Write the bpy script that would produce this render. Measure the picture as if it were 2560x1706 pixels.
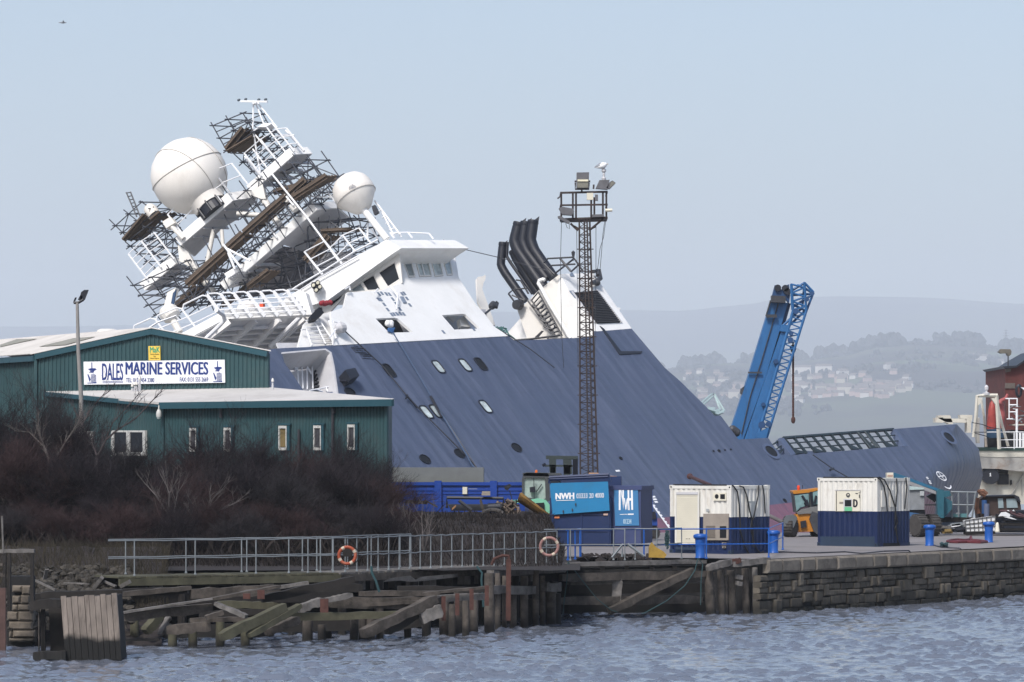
import bpy, bmesh, math, random
import numpy as np
from mathutils import Vector, Matrix, noise
from mathutils.geometry import tessellate_polygon
R=math.radians; RND=random.Random(7)
for o in list(bpy.data.objects): bpy.data.objects.remove(o)
SC=bpy.context.scene; COL=SC.collection
# ------------------------------------------------------------------ camera, world, sun
F=9300.; EYE=5.93                      # focal length in photo pixels, eye height over the water
cd=bpy.data.cameras.new('camera'); cam=bpy.data.objects.new('camera',cd); COL.objects.link(cam)
cam.location=(0,0,EYE); cam.rotation_euler=(R(90),0,0)
cd.sensor_width=36; cd.lens=36*F/2560; cd.shift_y=(1130-853)/2560; cd.clip_start=1; cd.clip_end=60000
SC.camera=cam
SUN_EL,SUN_AZ=R(50),R(205)            # azimuth clockwise from +Y
wd=bpy.data.worlds.new('World'); SC.world=wd; wd.use_nodes=True
wn=wd.node_tree.nodes; wl=wd.node_tree.links
sky=wn.new('ShaderNodeTexSky'); sky.sky_type='NISHITA'; sky.sun_disc=False
sky.sun_elevation=SUN_EL; sky.sun_rotation=SUN_AZ; sky.air_density=1.0; sky.dust_density=2.7; sky.ozone_density=1.6
wl.new(sky.outputs[0],wn['Background'].inputs[0]); wn['Background'].inputs[1].default_value=0.098
sd=bpy.data.lights.new('sun','SUN'); sun=bpy.data.objects.new('sun',sd); COL.objects.link(sun)
sd.energy=2.3; sd.angle=R(12); sd.color=(1,.965,.92)
dv=Vector((math.sin(SUN_AZ)*math.cos(SUN_EL),math.cos(SUN_AZ)*math.cos(SUN_EL),math.sin(SUN_EL)))
sun.rotation_euler=dv.to_track_quat('Z','Y').to_euler(); sun.location=(0,0,200)
SC.render.engine='CYCLES'
SC.view_settings.view_transform='Standard'; SC.view_settings.look='None'; SC.view_settings.gamma=1
SC.view_settings.exposure=0.69
SC.render.resolution_x=1024; SC.render.resolution_y=682
# ------------------------------------------------------------------ pixel -> world
EV=Vector((0,0,EYE))
def ray(p): return Vector(((p[0]-1280)/F,1,-(p[1]-1130)/F))
def P(x,y,D): return EV+ray((x,y))*D
def Zp(x,y,z): return EV+ray((x,y))*(F*(EYE-z)/(y-1130))
def hit(p,o,n):
    r=ray(p); return EV+r*((o-EV).dot(n)/r.dot(n))
class Rg:
    def __init__(s,x,y,k): s.x,s.y,s.k=x,y,k
    def __call__(s,a,b=None):
        if b is None: return [s(*q) for q in a]
        return (s.x+s.k*a,s.y+s.k*b)
# ------------------------------------------------------------------ materials
MATS={}
def mat(name,col,rough=.6,var=.12,scale=1.5,metal=0,bump=0,bscale=8,dirt=None,damt=.35,dscale=.8,stretch=None,island=0,spec=.4):
    if name in MATS: return MATS[name]
    m=bpy.data.materials.new(name); m.use_nodes=True; nt=m.node_tree; N=nt.nodes; L=nt.links
    b=N['Principled BSDF']; b.inputs['Roughness'].default_value=rough; b.inputs['Metallic'].default_value=metal
    b.inputs['Specular IOR Level'].default_value=spec
    tc=N.new('ShaderNodeTexCoord'); mp=N.new('ShaderNodeMapping'); L.new(tc.outputs['Object'],mp.inputs[0])
    if stretch: mp.inputs['Scale'].default_value=stretch
    nz=N.new('ShaderNodeTexNoise'); nz.inputs['Scale'].default_value=scale; nz.inputs['Detail'].default_value=6; nz.inputs['Roughness'].default_value=.65
    L.new(mp.outputs[0],nz.inputs['Vector'])
    rmp=N.new('ShaderNodeMapRange'); rmp.inputs[1].default_value=.3; rmp.inputs[2].default_value=.7
    rmp.inputs[3].default_value=1-var; rmp.inputs[4].default_value=1+var; L.new(nz.outputs[0],rmp.inputs[0])
    mul=N.new('ShaderNodeVectorMath'); mul.operation='SCALE'; mul.inputs[0].default_value=col[:3]; L.new(rmp.outputs[0],mul.inputs['Scale'])
    out=mul.outputs[0]
    if island:
        g=N.new('ShaderNodeNewGeometry'); r2=N.new('ShaderNodeMapRange'); r2.inputs[3].default_value=1-island; r2.inputs[4].default_value=1+island
        L.new(g.outputs['Random Per Island'],r2.inputs[0]); m2=N.new('ShaderNodeVectorMath'); m2.operation='SCALE'
        L.new(out,m2.inputs[0]); L.new(r2.outputs[0],m2.inputs['Scale']); out=m2.outputs[0]
    if dirt:
        n2=N.new('ShaderNodeTexNoise'); n2.inputs['Scale'].default_value=dscale; n2.inputs['Detail'].default_value=8; n2.inputs['Roughness'].default_value=.75
        L.new(mp.outputs[0],n2.inputs['Vector']); r3=N.new('ShaderNodeMapRange'); r3.inputs[1].default_value=.5; r3.inputs[2].default_value=.68; r3.inputs[4].default_value=damt
        L.new(n2.outputs[0],r3.inputs[0]); mx=N.new('ShaderNodeMix'); mx.data_type='RGBA'; L.new(r3.outputs[0],mx.inputs[0])
        L.new(out,mx.inputs[6]); mx.inputs[7].default_value=(*dirt[:3],1); out=mx.outputs[2]
    L.new(out,b.inputs['Base Color'])
    if bump:
        n3=N.new('ShaderNodeTexNoise'); n3.inputs['Scale'].default_value=bscale; n3.inputs['Detail'].default_value=5
        L.new(mp.outputs[0],n3.inputs['Vector']); bp=N.new('ShaderNodeBump'); bp.inputs['Strength'].default_value=1; bp.inputs['Distance'].default_value=bump
        L.new(n3.outputs[0],bp.inputs['Height']); L.new(bp.outputs[0],b.inputs['Normal'])
    MATS[name]=m; return m
white=mat('white_paint',(.76,.76,.75),.4,.05,.6,dirt=(.42,.36,.28),damt=.22,dscale=.5)
cream=mat('cream_paint',(.66,.64,.60),.5,.06,.8,dirt=(.4,.33,.25),damt=.2)
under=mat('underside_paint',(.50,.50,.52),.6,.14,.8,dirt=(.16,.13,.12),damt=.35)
railw=mat('rail_white',(.72,.73,.75),.4,.05)
pole=mat('scaffold_tube',(.07,.075,.09),.5,.25,2,metal=.3)
wood=mat('scaffold_board',(.095,.07,.052),.8,.3,2,island=.3)
black=mat('black_paint',(.012,.014,.022),.45,.2,1)
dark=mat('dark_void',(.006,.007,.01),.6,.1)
steel=mat('dark_steel',(.05,.052,.06),.5,.25,2,metal=.3)
radm=mat('radome_shell',(.74,.71,.665),.5,.04,.3,dirt=(.45,.40,.35),damt=.3,dscale=.5,stretch=(1,1,.5))
seam=mat('radome_seam',(.42,.40,.37),.6)
# ------------------------------------------------------------------ mesh builder
def perp(d):
    a=Vector((0,0,1)) if abs(d.z)<.9*d.length else Vector((1,0,0))
    x=d.cross(a).normalized(); return x,d.cross(x).normalized()
class MB:
    def __init__(s): s.v=[]; s.f=[]
    def add(s,vs,fs):
        n=len(s.v); s.v+=[Vector(v) for v in vs]; s.f+=[tuple(i+n for i in f) for f in fs]; return s
    def box(s,c,ex,ey,ez):                       # centre + full edge vectors
        c=Vector(c); o=c-(ex+ey+ez)/2
        vs=[o+ex*i+ey*j+ez*k for i in (0,1) for j in (0,1) for k in (0,1)]
        return s.add(vs,[(0,1,3,2),(4,6,7,5),(0,4,5,1),(2,3,7,6),(0,2,6,4),(1,5,7,3)])
    def cbox(s,o,ex,ey,ez): return s.box(o+(ex+ey+ez)/2,ex,ey,ez)
    def ab(s,x0,y0,z0,x1,y1,z1): return s.cbox(Vector((x0,y0,z0)),Vector((x1-x0,0,0)),Vector((0,y1-y0,0)),Vector((0,0,z1-z0)))
    def prism(s,outer,ext,holes=()):
        loops=[[Vector(p) for p in outer]]+[[Vector(p) for p in h] for h in holes]
        ext=Vector(ext); flat=[p for l in loops for p in l]; n=len(flat)
        n0=len(s.v); s.v+=flat+[p+ext for p in flat]
        if not holes and len(outer)<=4: tr=[tuple(range(len(outer)))]
        else: tr=[tuple(t) for t in tessellate_polygon(loops)]
        for t in tr:
            s.f.append(tuple(n0+i for i in t)); s.f.append(tuple(n0+n+i for i in reversed(t)))
        k=0
        for l in loops:
            m=len(l)
            for i in range(m): a,b=n0+k+i,n0+k+(i+1)%m; s.f.append((a,b,b+n,a+n))
            k+=m
        return s
    def tube(s,a,b,r,n=6,r2=None):
        a,b=Vector(a),Vector(b); d=b-a
        if d.length<1e-6: return s
        x,y=perp(d.normalized()); r2=r if r2 is None else r2
        vs=[a+(x*math.cos(t)+y*math.sin(t))*r for t in [2*math.pi*i/n for i in range(n)]]+[b+(x*math.cos(t)+y*math.sin(t))*r2 for t in [2*math.pi*i/n for i in range(n)]]
        fs=[(i,(i+1)%n,(i+1)%n+n,i+n) for i in range(n)]+[tuple(range(n-1,-1,-1)),tuple(range(n,2*n))]
        return s.add(vs,fs)
    def path(s,pts,r,n=8,close=False):
        pts=[Vector(p) for p in pts]; m=len(pts); rs=r if isinstance(r,(list,tuple)) else [r]*m
        vs=[]; px=None
        for i,p in enumerate(pts):
            if close: d=pts[(i+1)%m]-pts[i-1]
            else: d=pts[min(i+1,m-1)]-pts[max(i-1,0)]
            d.normalize()
            if px is None: x,y=perp(d)
            else: x=(px-d*px.dot(d)).normalized(); y=d.cross(x).normalized()
            px=x
            vs+=[p+(x*math.cos(t)+y*math.sin(t))*rs[i] for t in [2*math.pi*j/n for j in range(n)]]
        fs=[]
        for i in range(m if close else m-1):
            k=(i+1)%m
            for j in range(n): fs.append((i*n+j,i*n+(j+1)%n,k*n+(j+1)%n,k*n+j))
        if not close: fs+=[tuple(range(n-1,-1,-1)),tuple(range((m-1)*n,m*n))]
        return s.add(vs,fs)
    def beam(s,a,b,w,h,up=(0,0,1)):              # w sideways, h along up
        a,b=Vector(a),Vector(b); d=b-a; up=Vector(up); x=d.cross(up)
        if x.length<1e-6: x=perp(d.normalized())[0]
        x.normalize(); z=x.cross(d).normalized(); return s.box((a+b)/2,d,x*w,z*h)
    def lathe(s,o,ax,prof,n=24):
        o=Vector(o); ax=Vector(ax).normalized(); x,y=perp(ax); vs=[]; m=len(prof)
        for r,h in prof: vs+=[o+ax*h+(x*math.cos(t)+y*math.sin(t))*max(r,1e-4) for t in [2*math.pi*j/n for j in range(n)]]
        fs=[(i*n+j,i*n+(j+1)%n,(i+1)*n+(j+1)%n,(i+1)*n+j) for i in range(m-1) for j in range(n)]
        fs+=[tuple(range(n-1,-1,-1)),tuple(range((m-1)*n,m*n))]
        return s.add(vs,fs)
    def ball(s,o,r,ax=(0,0,1),n=20,sq=1):
        return s.lathe(o,ax,[(r*math.sin(math.pi*i/12),-r*sq*math.cos(math.pi*i/12)) for i in range(13)],n)
    def sheet(s,rows):                           # rows of equal length vertex lists
        m=len(rows[0]); return s.add([p for r in rows for p in r],[(i*m+j,i*m+j+1,(i+1)*m+j+1,(i+1)*m+j) for i in range(len(rows)-1) for j in range(m-1)])
    def build(s,name,m,parent=None,smooth=False,loc=None,label=None,recalc=True):
        me=bpy.data.meshes.new(name); o=bpy.data.objects.new(name,me); COL.objects.link(o)
        if parent is not None: w=WL[parent.name]; o.parent=parent
        else: w=Vector(loc) if loc is not None else (s.v[0].copy() if s.v else Vector()); o.location=w
        WL[o.name]=w
        me.from_pydata([tuple(p-w) for p in s.v],[],s.f); 
        if recalc:
            bm=bmesh.new(); bm.from_mesh(me); bmesh.ops.recalc_face_normals(bm,faces=bm.faces[:]); bm.to_mesh(me); bm.free()
        if smooth:
            me.polygons.foreach_set('use_smooth',[True]*len(me.polygons))
            if smooth!=2: me.set_sharp_from_angle(angle=R(40))
        me.materials.append(m); me.update()
        if label: o['label']=label
        return o
WL={}
def tag(o,label,cat,group=None,kind=None):
    if label: o['label']=label
    if cat: o['category']=cat
    if group: o['group']=group
    if kind: o['kind']=kind
    return o
def thing(name,label,cat,loc,group=None):
    o=bpy.data.objects.new(name,None); COL.objects.link(o); o.location=loc; o.empty_display_size=.3; WL[o.name]=Vector(loc)
    return tag(o,label,cat,group)
def struct(o): o['kind']='structure'; return o
def copy_thing(src,delta,label):                # thing + parts + sub-parts
    def cp(o,par):
        c=o.copy(); COL.objects.link(c)
        if par: c.parent=par
        for ch in CH.get(o.name,[]): cp(ch,c)
        return c
    CH={}
    for o in bpy.data.objects:
        if o.parent: CH.setdefault(o.parent.name,[]).append(o)
    c=cp(src,None); c.location=src.location+Vector(delta); c['label']=label; return c
X=Vector((1,0,0)); Y=Vector((0,1,0)); Z=Vector((0,0,1))
def text_mb(body,ll,ex,ey,weight=0.,depth=.006,mb=None,nrm=None):
    """lettering fitted to the rectangle ll, ll+ex, ll+ex+ey; returns a mesh builder"""
    c=bpy.data.curves.new('t','FONT'); c.body=body; c.resolution_u=3
    o=bpy.data.objects.new('t',c); COL.objects.link(o); bpy.context.view_layer.update()
    me=bpy.data.meshes.new_from_object(o.evaluated_get(bpy.context.evaluated_depsgraph_get()))
    xs=[v.co.x for v in me.vertices]; ys=[v.co.y for v in me.vertices]; x0,x1,y0,y1=min(xs),max(xs),min(ys),max(ys)
    n=(nrm if nrm is not None else Vector(ex).cross(Vector(ey)).normalized())*depth; mb=mb or MB()
    k=Vector(ex).length/(x1-x0); ux=Vector(ex).normalized(); uy=Vector(ey).normalized(); wt=weight*k*1.1
    for i,(sx,sy) in enumerate(((0,0),(-1,0),(1,0),(-.5,.6),(.5,-.6)) if weight>0 else ((0,0),)):
        mb.add([ll+ex*((v.co.x-x0)/(x1-x0))+ey*((v.co.y-y0)/(y1-y0))+n+ux*wt*sx+uy*wt*sy*.6+n.normalized()*(.0015*i) if n.length>0 else ll+ex*((v.co.x-x0)/(x1-x0))+ey*((v.co.y-y0)/(y1-y0))+ux*wt*sx+uy*wt*sy*.6+(nrm if nrm is not None else Vector(ex).cross(Vector(ey)).normalized())*(.0015*i) for v in me.vertices],[tuple(p.vertices) for p in me.polygons])
    bpy.data.objects.remove(o); bpy.data.curves.remove(c); bpy.data.meshes.remove(me); return mb
def quadpt(q,s,t):                              # q: tl,tr,br,bl ; s right, t down
    return (q[0]*(1-s)+q[1]*s)*(1-t)+(q[3]*(1-s)+q[2]*s)*t
def inset(poly,k):
    c=sum(poly,Vector())/len(poly); return [c+(p-c)*k for p in poly]
def catenary(a,b,sag,n=10): return [a.lerp(b,i/n)-Z*(sag*4*(i/n)*(1-i/n)) for i in range(n+1)]
# ================================================================== the heeled ship
def _axes(al,th,p):
    al,th,p=R(al),R(th),R(p)
    A=Vector((math.cos(al)*math.cos(p),math.sin(al)*math.cos(p),math.sin(p))); V0=Vector((math.sin(al),-math.cos(al),0)); U0=V0.cross(A)
    if U0.z<0: U0=-U0
    return A,math.cos(th)*V0+math.sin(th)*U0,-math.sin(th)*V0+math.cos(th)*U0
A_,V_,U_=_axes(57,42,2.6); Q0=P(1000,1000,205); KW=.347
NF=(A_-V_*KW).normalized(); NFL=1/math.sqrt(1+KW*KW)
WD=(V_+A_*KW).normalized()
def S(p,v=None,a=None,u=None,f=None):
    if v is not None: return hit(p,Q0+V_*v,V_)
    if a is not None: return hit(p,Q0+A_*a,A_)
    if u is not None: return hit(p,Q0+U_*u,U_)
    return hit(p,Q0+NF*(f*NFL),NF)
def SS(l,**k): return [S(p,**k) for p in l]
def uof(w): return (w-Q0).dot(U_)
r1=Rg(240,220,.40816); r1a=Rg(240,420,.22959); r1b=Rg(480,300,.22959); r2=Rg(700,400,.40816)
r3=Rg(1180,380,.34439); r4=Rg(1700,680,.36611); r5=Rg(600,800,.38272); r6=Rg(1900,1060,.28049); r7=Rg(360,640,.21249)
r8=Rg(1250,1080,.31874)
ship=thing('ship','large research ship heeled far over in the dry dock, grey blue hull and white bridge','ship',S((1400,1390),v=0))
# hull plating material: rib shadows come from real bump along the frames, faded paint streaks from noise
def hull_mat():
    m=bpy.data.materials.new('hull_paint'); m.use_nodes=True; nt=m.node_tree; N=nt.nodes; L=nt.links; b=N['Principled BSDF']
    b.inputs['Roughness'].default_value=.5; b.inputs['Specular IOR Level'].default_value=.35
    tc=N.new('ShaderNodeTexCoord')
    def dot(v,off=0):
        d=N.new('ShaderNodeVectorMath'); d.operation='DOT_PRODUCT'; L.new(tc.outputs['Object'],d.inputs[0]); d.inputs[1].default_value=v
        a=N.new('ShaderNodeMath'); a.operation='ADD'; L.new(d.outputs['Value'],a.inputs[0]); a.inputs[1].default_value=off; return a.outputs[0]
    base=WL[ship.name]-Q0
    a=dot(A_,base.dot(A_)); u=dot(U_,base.dot(U_))
    def comb(ka,ku):
        c=N.new('ShaderNodeCombineXYZ'); 
        for s,k,i in ((a,ka,0),(u,ku,1)):
            q=N.new('ShaderNodeMath'); q.operation='MULTIPLY'; L.new(s,q.inputs[0]); q.inputs[1].default_value=k; L.new(q.outputs[0],c.inputs[i])
        return c.outputs[0]
    def nz(v,sc,det=5,ro=.6):
        n=N.new('ShaderNodeTexNoise'); n.inputs['Scale'].default_value=sc; n.inputs['Detail'].default_value=det; n.inputs['Roughness'].default_value=ro; L.new(v,n.inputs['Vector']); return n.outputs[0]
    def rng(s,a0,a1,b0,b1):
        q=N.new('ShaderNodeMapRange'); L.new(s,q.inputs[0]); q.inputs[1].default_value=a0; q.inputs[2].default_value=a1; q.inputs[3].default_value=b0; q.inputs[4].default_value=b1; return q.outputs[0]
    def mixc(fac,c1,c2):
        q=N.new('ShaderNodeMix'); q.data_type='RGBA'; L.new(fac,q.inputs[0])
        for s,i in ((c1,6),(c2,7)):
            if isinstance(s,tuple): q.inputs[i].default_value=(*s,1)
            else: L.new(s,q.inputs[i])
        return q.outputs[2]
    streak=nz(comb(1.0,.10),1.1,6,.65); blot=nz(comb(.25,.25),1.,4)
    c=mixc(rng(streak,.40,.64,0,1),(.060,.078,.130),(.084,.104,.162)); c=mixc(rng(blot,.4,.6,0,.65),c,(.060,.080,.132))
    red=rng(u,-10.05,-9.99,1,0); c=mixc(red,c,(.155,.075,.11))
    # welded plate seams and thin rust runs
    def line(s,per,wd):
        q=N.new('ShaderNodeMath'); q.operation='FRACT'; z=N.new('ShaderNodeMath'); z.operation='MULTIPLY'; L.new(s,z.inputs[0]); z.inputs[1].default_value=1/per; L.new(z.outputs[0],q.inputs[0]); return rng(q.outputs[0],0,wd/per,1,0)
    c=mixc(rng(line(u,2.35,.05),0,1,0,.35),c,(.045,.055,.09)); c=mixc(rng(line(a,6.1,.07),0,1,0,.22),c,(.05,.06,.1))
    rs=nz(comb(2.2,.22),1.,5,.7); c=mixc(rng(rs,.66,.76,0,.35),c,(.15,.15,.17)); r2_=nz(comb(1.5,.16),1.3,5,.75); c=mixc(rng(r2_,.70,.8,0,.5),c,(.09,.07,.07))
    L.new(c,b.inputs['Base Color'])
    w=N.new('ShaderNodeTexWave'); w.wave_type='BANDS'; w.bands_direction='X'; w.inputs['Scale'].default_value=.3; w.inputs['Distortion'].default_value=3.5; w.inputs['Detail'].default_value=2; w.inputs['Detail Scale'].default_value=.6
    L.new(comb(1,.12),w.inputs['Vector'])
    dent=nz(comb(.55,.16),1.,3,.5)
    sm=N.new('ShaderNodeMath'); sm.operation='MULTIPLY_ADD'; L.new(w.outputs[1],sm.inputs[0]); L.new(rng(dent,.3,.7,.1,1),sm.inputs[1]); L.new(rng(dent,0,1,0,4),sm.inputs[2])
    fr=N.new('ShaderNodeTexWave'); fr.wave_type='BANDS'; fr.wave_profile='SAW'; fr.bands_direction='Y'; fr.inputs['Scale'].default_value=.055; L.new(comb(0.01,1),fr.inputs['Vector'])
    bp=N.new('ShaderNodeBump'); bp.inputs['Distance'].default_value=.075; L.new(sm.outputs[0],bp.inputs['Height'])
    bp2=N.new('ShaderNodeBump'); bp2.inputs['Distance'].default_value=.012; L.new(fr.outputs[1],bp2.inputs['Height']); L.new(bp.outputs[0],bp2.inputs['Normal'])
    L.new(bp2.outputs[0],b.inputs['Normal']); return m
hullm=hull_mat(); MATS['hull_paint']=hullm
bluep=mat('hull_blue_trim',(.075,.10,.168),.5,.1)
hull_out=[(540,900),(672,874),(700,871),(770,868),(828,863.5),(902,860),(1060,852),(1271,840),(1287,852),(1490,843),(1486,828),(1566,822),(1579,822),(1662,920),(1700,953),
 (1768,1020),(1786,1040),(1802,1040),(1846,1099),(1920,1095),(1949,1137),(1985,1138),(2249,1116),(2265,1115),(2234,1073),(2392,1061),(2345,1130),(2285,1250),(2240,1352),(672,1408),(520,1408)]
hole=r5([(272,212),(560,187),(598,212),(618,300),(645,492),(440,500),(340,350),(290,280)])
mb=MB(); mb.prism(SS(hull_out,v=0),-V_*.22,[SS(hole,v=0)])
hull=mb.build('hull',hullm,ship)
# curved stern quarter
mb=MB(); inn=[(2392,1061),(2345,1130),(2315,1190),(2285,1250),(2240,1352)]; outr=[(2392.5,1061),(2447,1123),(2457,1190),(2440,1260),(2380,1350)]
def lerp_list(l,t):
    t*=len(l)-1; i=min(int(t),len(l)-2); k=t-i; return (l[i][0]*(1-k)+l[i+1][0]*k,l[i][1]*(1-k)+l[i+1][1]*k)
rows=[]
for j in range(17):
    i0=lerp_list(inn,j/16); o0=lerp_list(outr,j/16); rows.append([S((i0[0]*(1-s)+o0[0]*s,i0[1]*(1-s)+o0[1]*s),v=-(3.5*(1-math.sqrt(max(0,1-s*s)))+13*s**1.3*max(0,(j/16-.35)/.65)**1.4)) for s in [k/12 for k in range(13)]])
mb.sheet(rows); mb.build('stern_quarter',hullm,ship,smooth=2)
# core: hull volume behind the port plating
mb=MB(); low=[(560,1000),(1500,900),(1640,960),(1800,1110),(2250,1130),(2340,1140),(2240,1352),(672,1408),(540,1408)]
mb.prism([p-V_*.3 for p in SS(low,v=0)],-V_*10); mb.build('hull_core',bluep,ship)
# recess with stair
mb=MB(); mb.prism(SS(r5([(240,150),(700,150),(720,520),(400,520)]),v=-1.6),-V_*.1); rec=mb.build('recess_wall',under,ship)
mb=MB(); mb.prism(SS(r5([(480,200),(535,198),(545,470),(483,470)]),v=-1.5),V_*.05)
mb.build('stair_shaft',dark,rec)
mb=MB()
for i in range(11):
    y=212+i*25; mb.prism(SS(r5([(482,y),(532,y-3),(532,y+5),(482,y+9)]),v=-1.4),V_*.12)
mb.build('stair_tread',steel,rec)
mb=MB()
for x0,y0,x1,y1,w in ((372,262,385,450,5),(400,240,412,450,6),(436,225,440,455,5),(410,262,470,355,8),(470,205,476,450,6),(330,270,372,330,16),(282,232,372,262,8)):
    mb.tube(S(r5(x0,y0),v=-1.3),S(r5(x1,y1),v=-1.3),w*.004+.02,5)
for pts in ([(455,462),(520,450),(560,440),(635,430)],[(560,440),(575,470)],[(600,433),(625,478)],[(635,430),(640,480)],[(500,455),(540,470)]): mb.path(SS(r5(pts),v=-.6),.05,5)
mb.build('recess_frame',railw,rec)
# rim of the recess
mb=MB(); h0=SS(r5([(272,212),(560,187),(598,212),(618,300),(645,492)]),v=0.02); h1=SS(r5([(272,222),(556,197),(588,216),(608,300),(634,492)]),v=0.02)
for i in range(4): mb.prism([h0[i],h0[i+1],h1[i+1],h1[i]],-V_*1.5)
mb.build('recess_rim',under,ship)
def ring_win(c,w,h,nm='porthole',pane=dark,n=24,v=0,rim=.06,sq=2.6,fm=black):
    """rounded window on the side plating; c pixel centre, w/h metres along ship and up"""
    o=S(c,v=v)
    def loop(k,off): 
        r=[]
        for i in range(n):
            t=2*math.pi*i/n; ct,st=math.cos(t),math.sin(t); r.append(o+A_*(w/2+k)*math.copysign(abs(ct)**(2/sq),ct)+U_*(h/2+k)*math.copysign(abs(st)**(2/sq),st)+V_*off)
        return r
    m=MB(); m.prism(loop(rim,0.003),V_*.05,[loop(0,0.003)]); f=m.build(nm,fm,ship)
    m=MB(); m.prism(loop(0.01,0.004),V_*.012); m.build('pane',pane,f)
glassp=mat('sky_toned_glass',(.42,.48,.48),.12,.5,1.3,spec=.8); glassd=mat('dark_glass',(.008,.011,.016),.25,.3,1,spec=.25)  # first glass: reflected sky is painted in as a pale base colour
for x,y,g in ((973,332,0),(1295,308,1),(1470,297,1),(1572,290,0),(1216,604,1),(1280,598,1),(1603,568,1)): ring_win(r5(x,y),.62,.86,'window',glassp if g else dark,sq=4,rim=.07)
for x,y in ((1207,912),(1433,874),(1805,836)): ring_win(r5(x,y),.8,.62,sq=2,rim=.03)
ring_win(r5(716,472),.8,.55,sq=2,rim=.03)
for c in (r4(1835,1132),r4(622,1228)): ring_win(c,1.15,.9,'mooring_hole',dark,sq=2,rim=.2,fm=bluep)
ring_win(r4(265,1224),.25,.2,'drain_hole',sq=2,rim=0.01); ring_win(r4(228,1226),.14,.12,'drain_hole',sq=2,rim=0.01); ring_win(r4(305,1218),.12,.1,'drain_hole',sq=2,rim=0.01); ring_win(r4(346,1214),.12,.1,'drain_hole',sq=2,rim=0.01)
ring_win(r8(945,209),.26,.2,'drain_hole',sq=2,rim=.01); ring_win(r6(220,686),.3,.28,'drain_hole',sq=2,rim=.01)
# floodlight on hull
mb=MB(); mb.prism(SS(r5([(645,375),(712,362),(738,412),(680,438)]),v=.05),V_*.6); mb.tube(S(r5(655,400),v=0),S(r5(700,400),v=.5),.06); fl=mb.build('deck_floodlight',black,ship)
# painted marks
mk=mat('mark_white',(.75,.76,.78),.5,.05)
mb=MB()
def ringpl(c,ra,ru,wd,t0=0,t1=360,n=28):
    o=S(c,v=.006)
    for i in range(n):
        a,b=R(t0+(t1-t0)*i/n),R(t0+(t1-t0)*(i+1)/n)
        mb.add([o+A_*ra*math.cos(a)+U_*ru*math.sin(a),o+A_*ra*math.cos(b)+U_*ru*math.sin(b),o+A_*(ra-wd)*math.cos(b)+U_*(ru-wd)*math.sin(b),o+A_*(ra-wd)*math.cos(a)+U_*(ru-wd)*math.sin(a)],[(0,1,2,3)])
c0=r6(1617,466); ringpl(c0,.5,.42,.07); mb.build('load_line_mark',mk,ship); mb=MB()
o=S(c0,v=.007)
for d,e in ((A_,U_),(U_,A_)): mb.prism([o-d*.42-e*.03,o+d*.42-e*.03,o+d*.42+e*.03,o-d*.42+e*.03],V_*.003)
mb.build('load_line_mark',mk,ship); mb=MB(); ringpl(r6(1652,530),.6,.5,.1,215,330,12)
mb.build('load_line_mark',mk,ship); mb=MB()
for x,y in ((1482,481),(1488,494),(1502,512),(1508,524),(1514,536)): 
    q=S(r6(x,y),v=.006); mb.prism([q,q+A_*.3,q+A_*.3+U_*.06,q+U_*.06],V_*.004)
mb.build('load_line_mark',mk,ship)
mb=MB()
for i in range(24):
    x=1118+(1330-1118)*i/23; y=470+(765-470)*i/23; q=S(r8(x,y),v=.006); w=.28 if i%2 else .16; mb.prism([q,q+A_*w,q+A_*w+U_*.12,q+U_*.12],V_*.004)
mb.build('draught_mark',mk,ship); mb=MB()
for x,y,w in ((903,301,.45),(1122,530,.7),(1185,505,.4),(1196,525,.4),(1208,545,.35)):
    q=S(r8(x,y),v=.006); mb.prism([q,q+A_*w,q+A_*w-U_*.12,q-U_*.12],V_*.004)
mb.build('draught_mark',mk,ship)
mb=MB()
for x0,y0,x1,y1 in ((725,180,755,212),(755,214,820,214),(735,182,820,190),(760,196,790,200),(790,222,850,226),(805,235,860,238),(800,252,882,256),(1070,1475,1130,1478)):
    mb.tube(S(r5(x0,y0),v=.01),S(r5(x1,y1),v=.01),.02,4)
for body,x,y,w,h in (('NO TUG',750,208,70,30),('PUSHING',800,246,66,26)):
    o=S(r5(x,y),v=.006); ex=S(r5(x+w,y-w*.05),v=.006)-o; text_mb(body,o,A_*(ex.dot(A_)),U_*.42,0,.004,mb,V_)
mb.build('faint_lettering',black,ship)
# aft deck lattice bulwark
latm=mat('lattice_green',(.018,.032,.042),.6,.3)
mb=MB(); T=SS(r6([(130,180),(215,125),(1190,48)]),v=-.1); B=SS(r6([(180,270),(1305,200)]),v=-.1)
tl,tr=S(r6(205,127),v=-.15),S(r6(1190,50),v=-.15); bl,br=S(r6(325,272),v=-.15),S(r6(1305,200),v=-.15)
mb.beam(tl,tr,.16,.14,U_)
for t in (.33,.66): mb.tube(tl.lerp(bl,t),tr.lerp(br,t),.045,5)
mb.tube(S(r6(105,190),v=-.15),tl,.06,5); mb.tube(S(r6(140,230),v=-.15),S(r6(190,195),v=-.15),.05,5); mb.tube(S(r6(170,270),v=-.15),S(r6(215,215),v=-.15),.05,5)
for i in range(13):
    t=(i+.1)/12.2; a,b=tl.lerp(tr,t),bl.lerp(br,t)
    mb.beam(a,b,.1,.16,V_)
    if i%2==0: mb.prism([b,b+A_*.9,b+(a-b)*.35],V_*.08)
for x0,y0,x1,y1 in ((870,75,985,215),(935,68,1040,212),(895,90,1000,200),(950,85,1060,215)): mb.tube(S(r6(x0,y0),v=-.05),S(r6(x1,y1),v=-.05),.07,6)
mb.build('lattice_bulwark',latm,ship)
mb=MB(); mb.prism(SS(r6([(165,130),(212,125),(320,268),(280,282)]),v=.02),-V_*.4); mb.prism(SS(r6([(1195,48),(1215,48),(1320,196),(1285,202)]),v=.02),-V_*.4)
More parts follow.
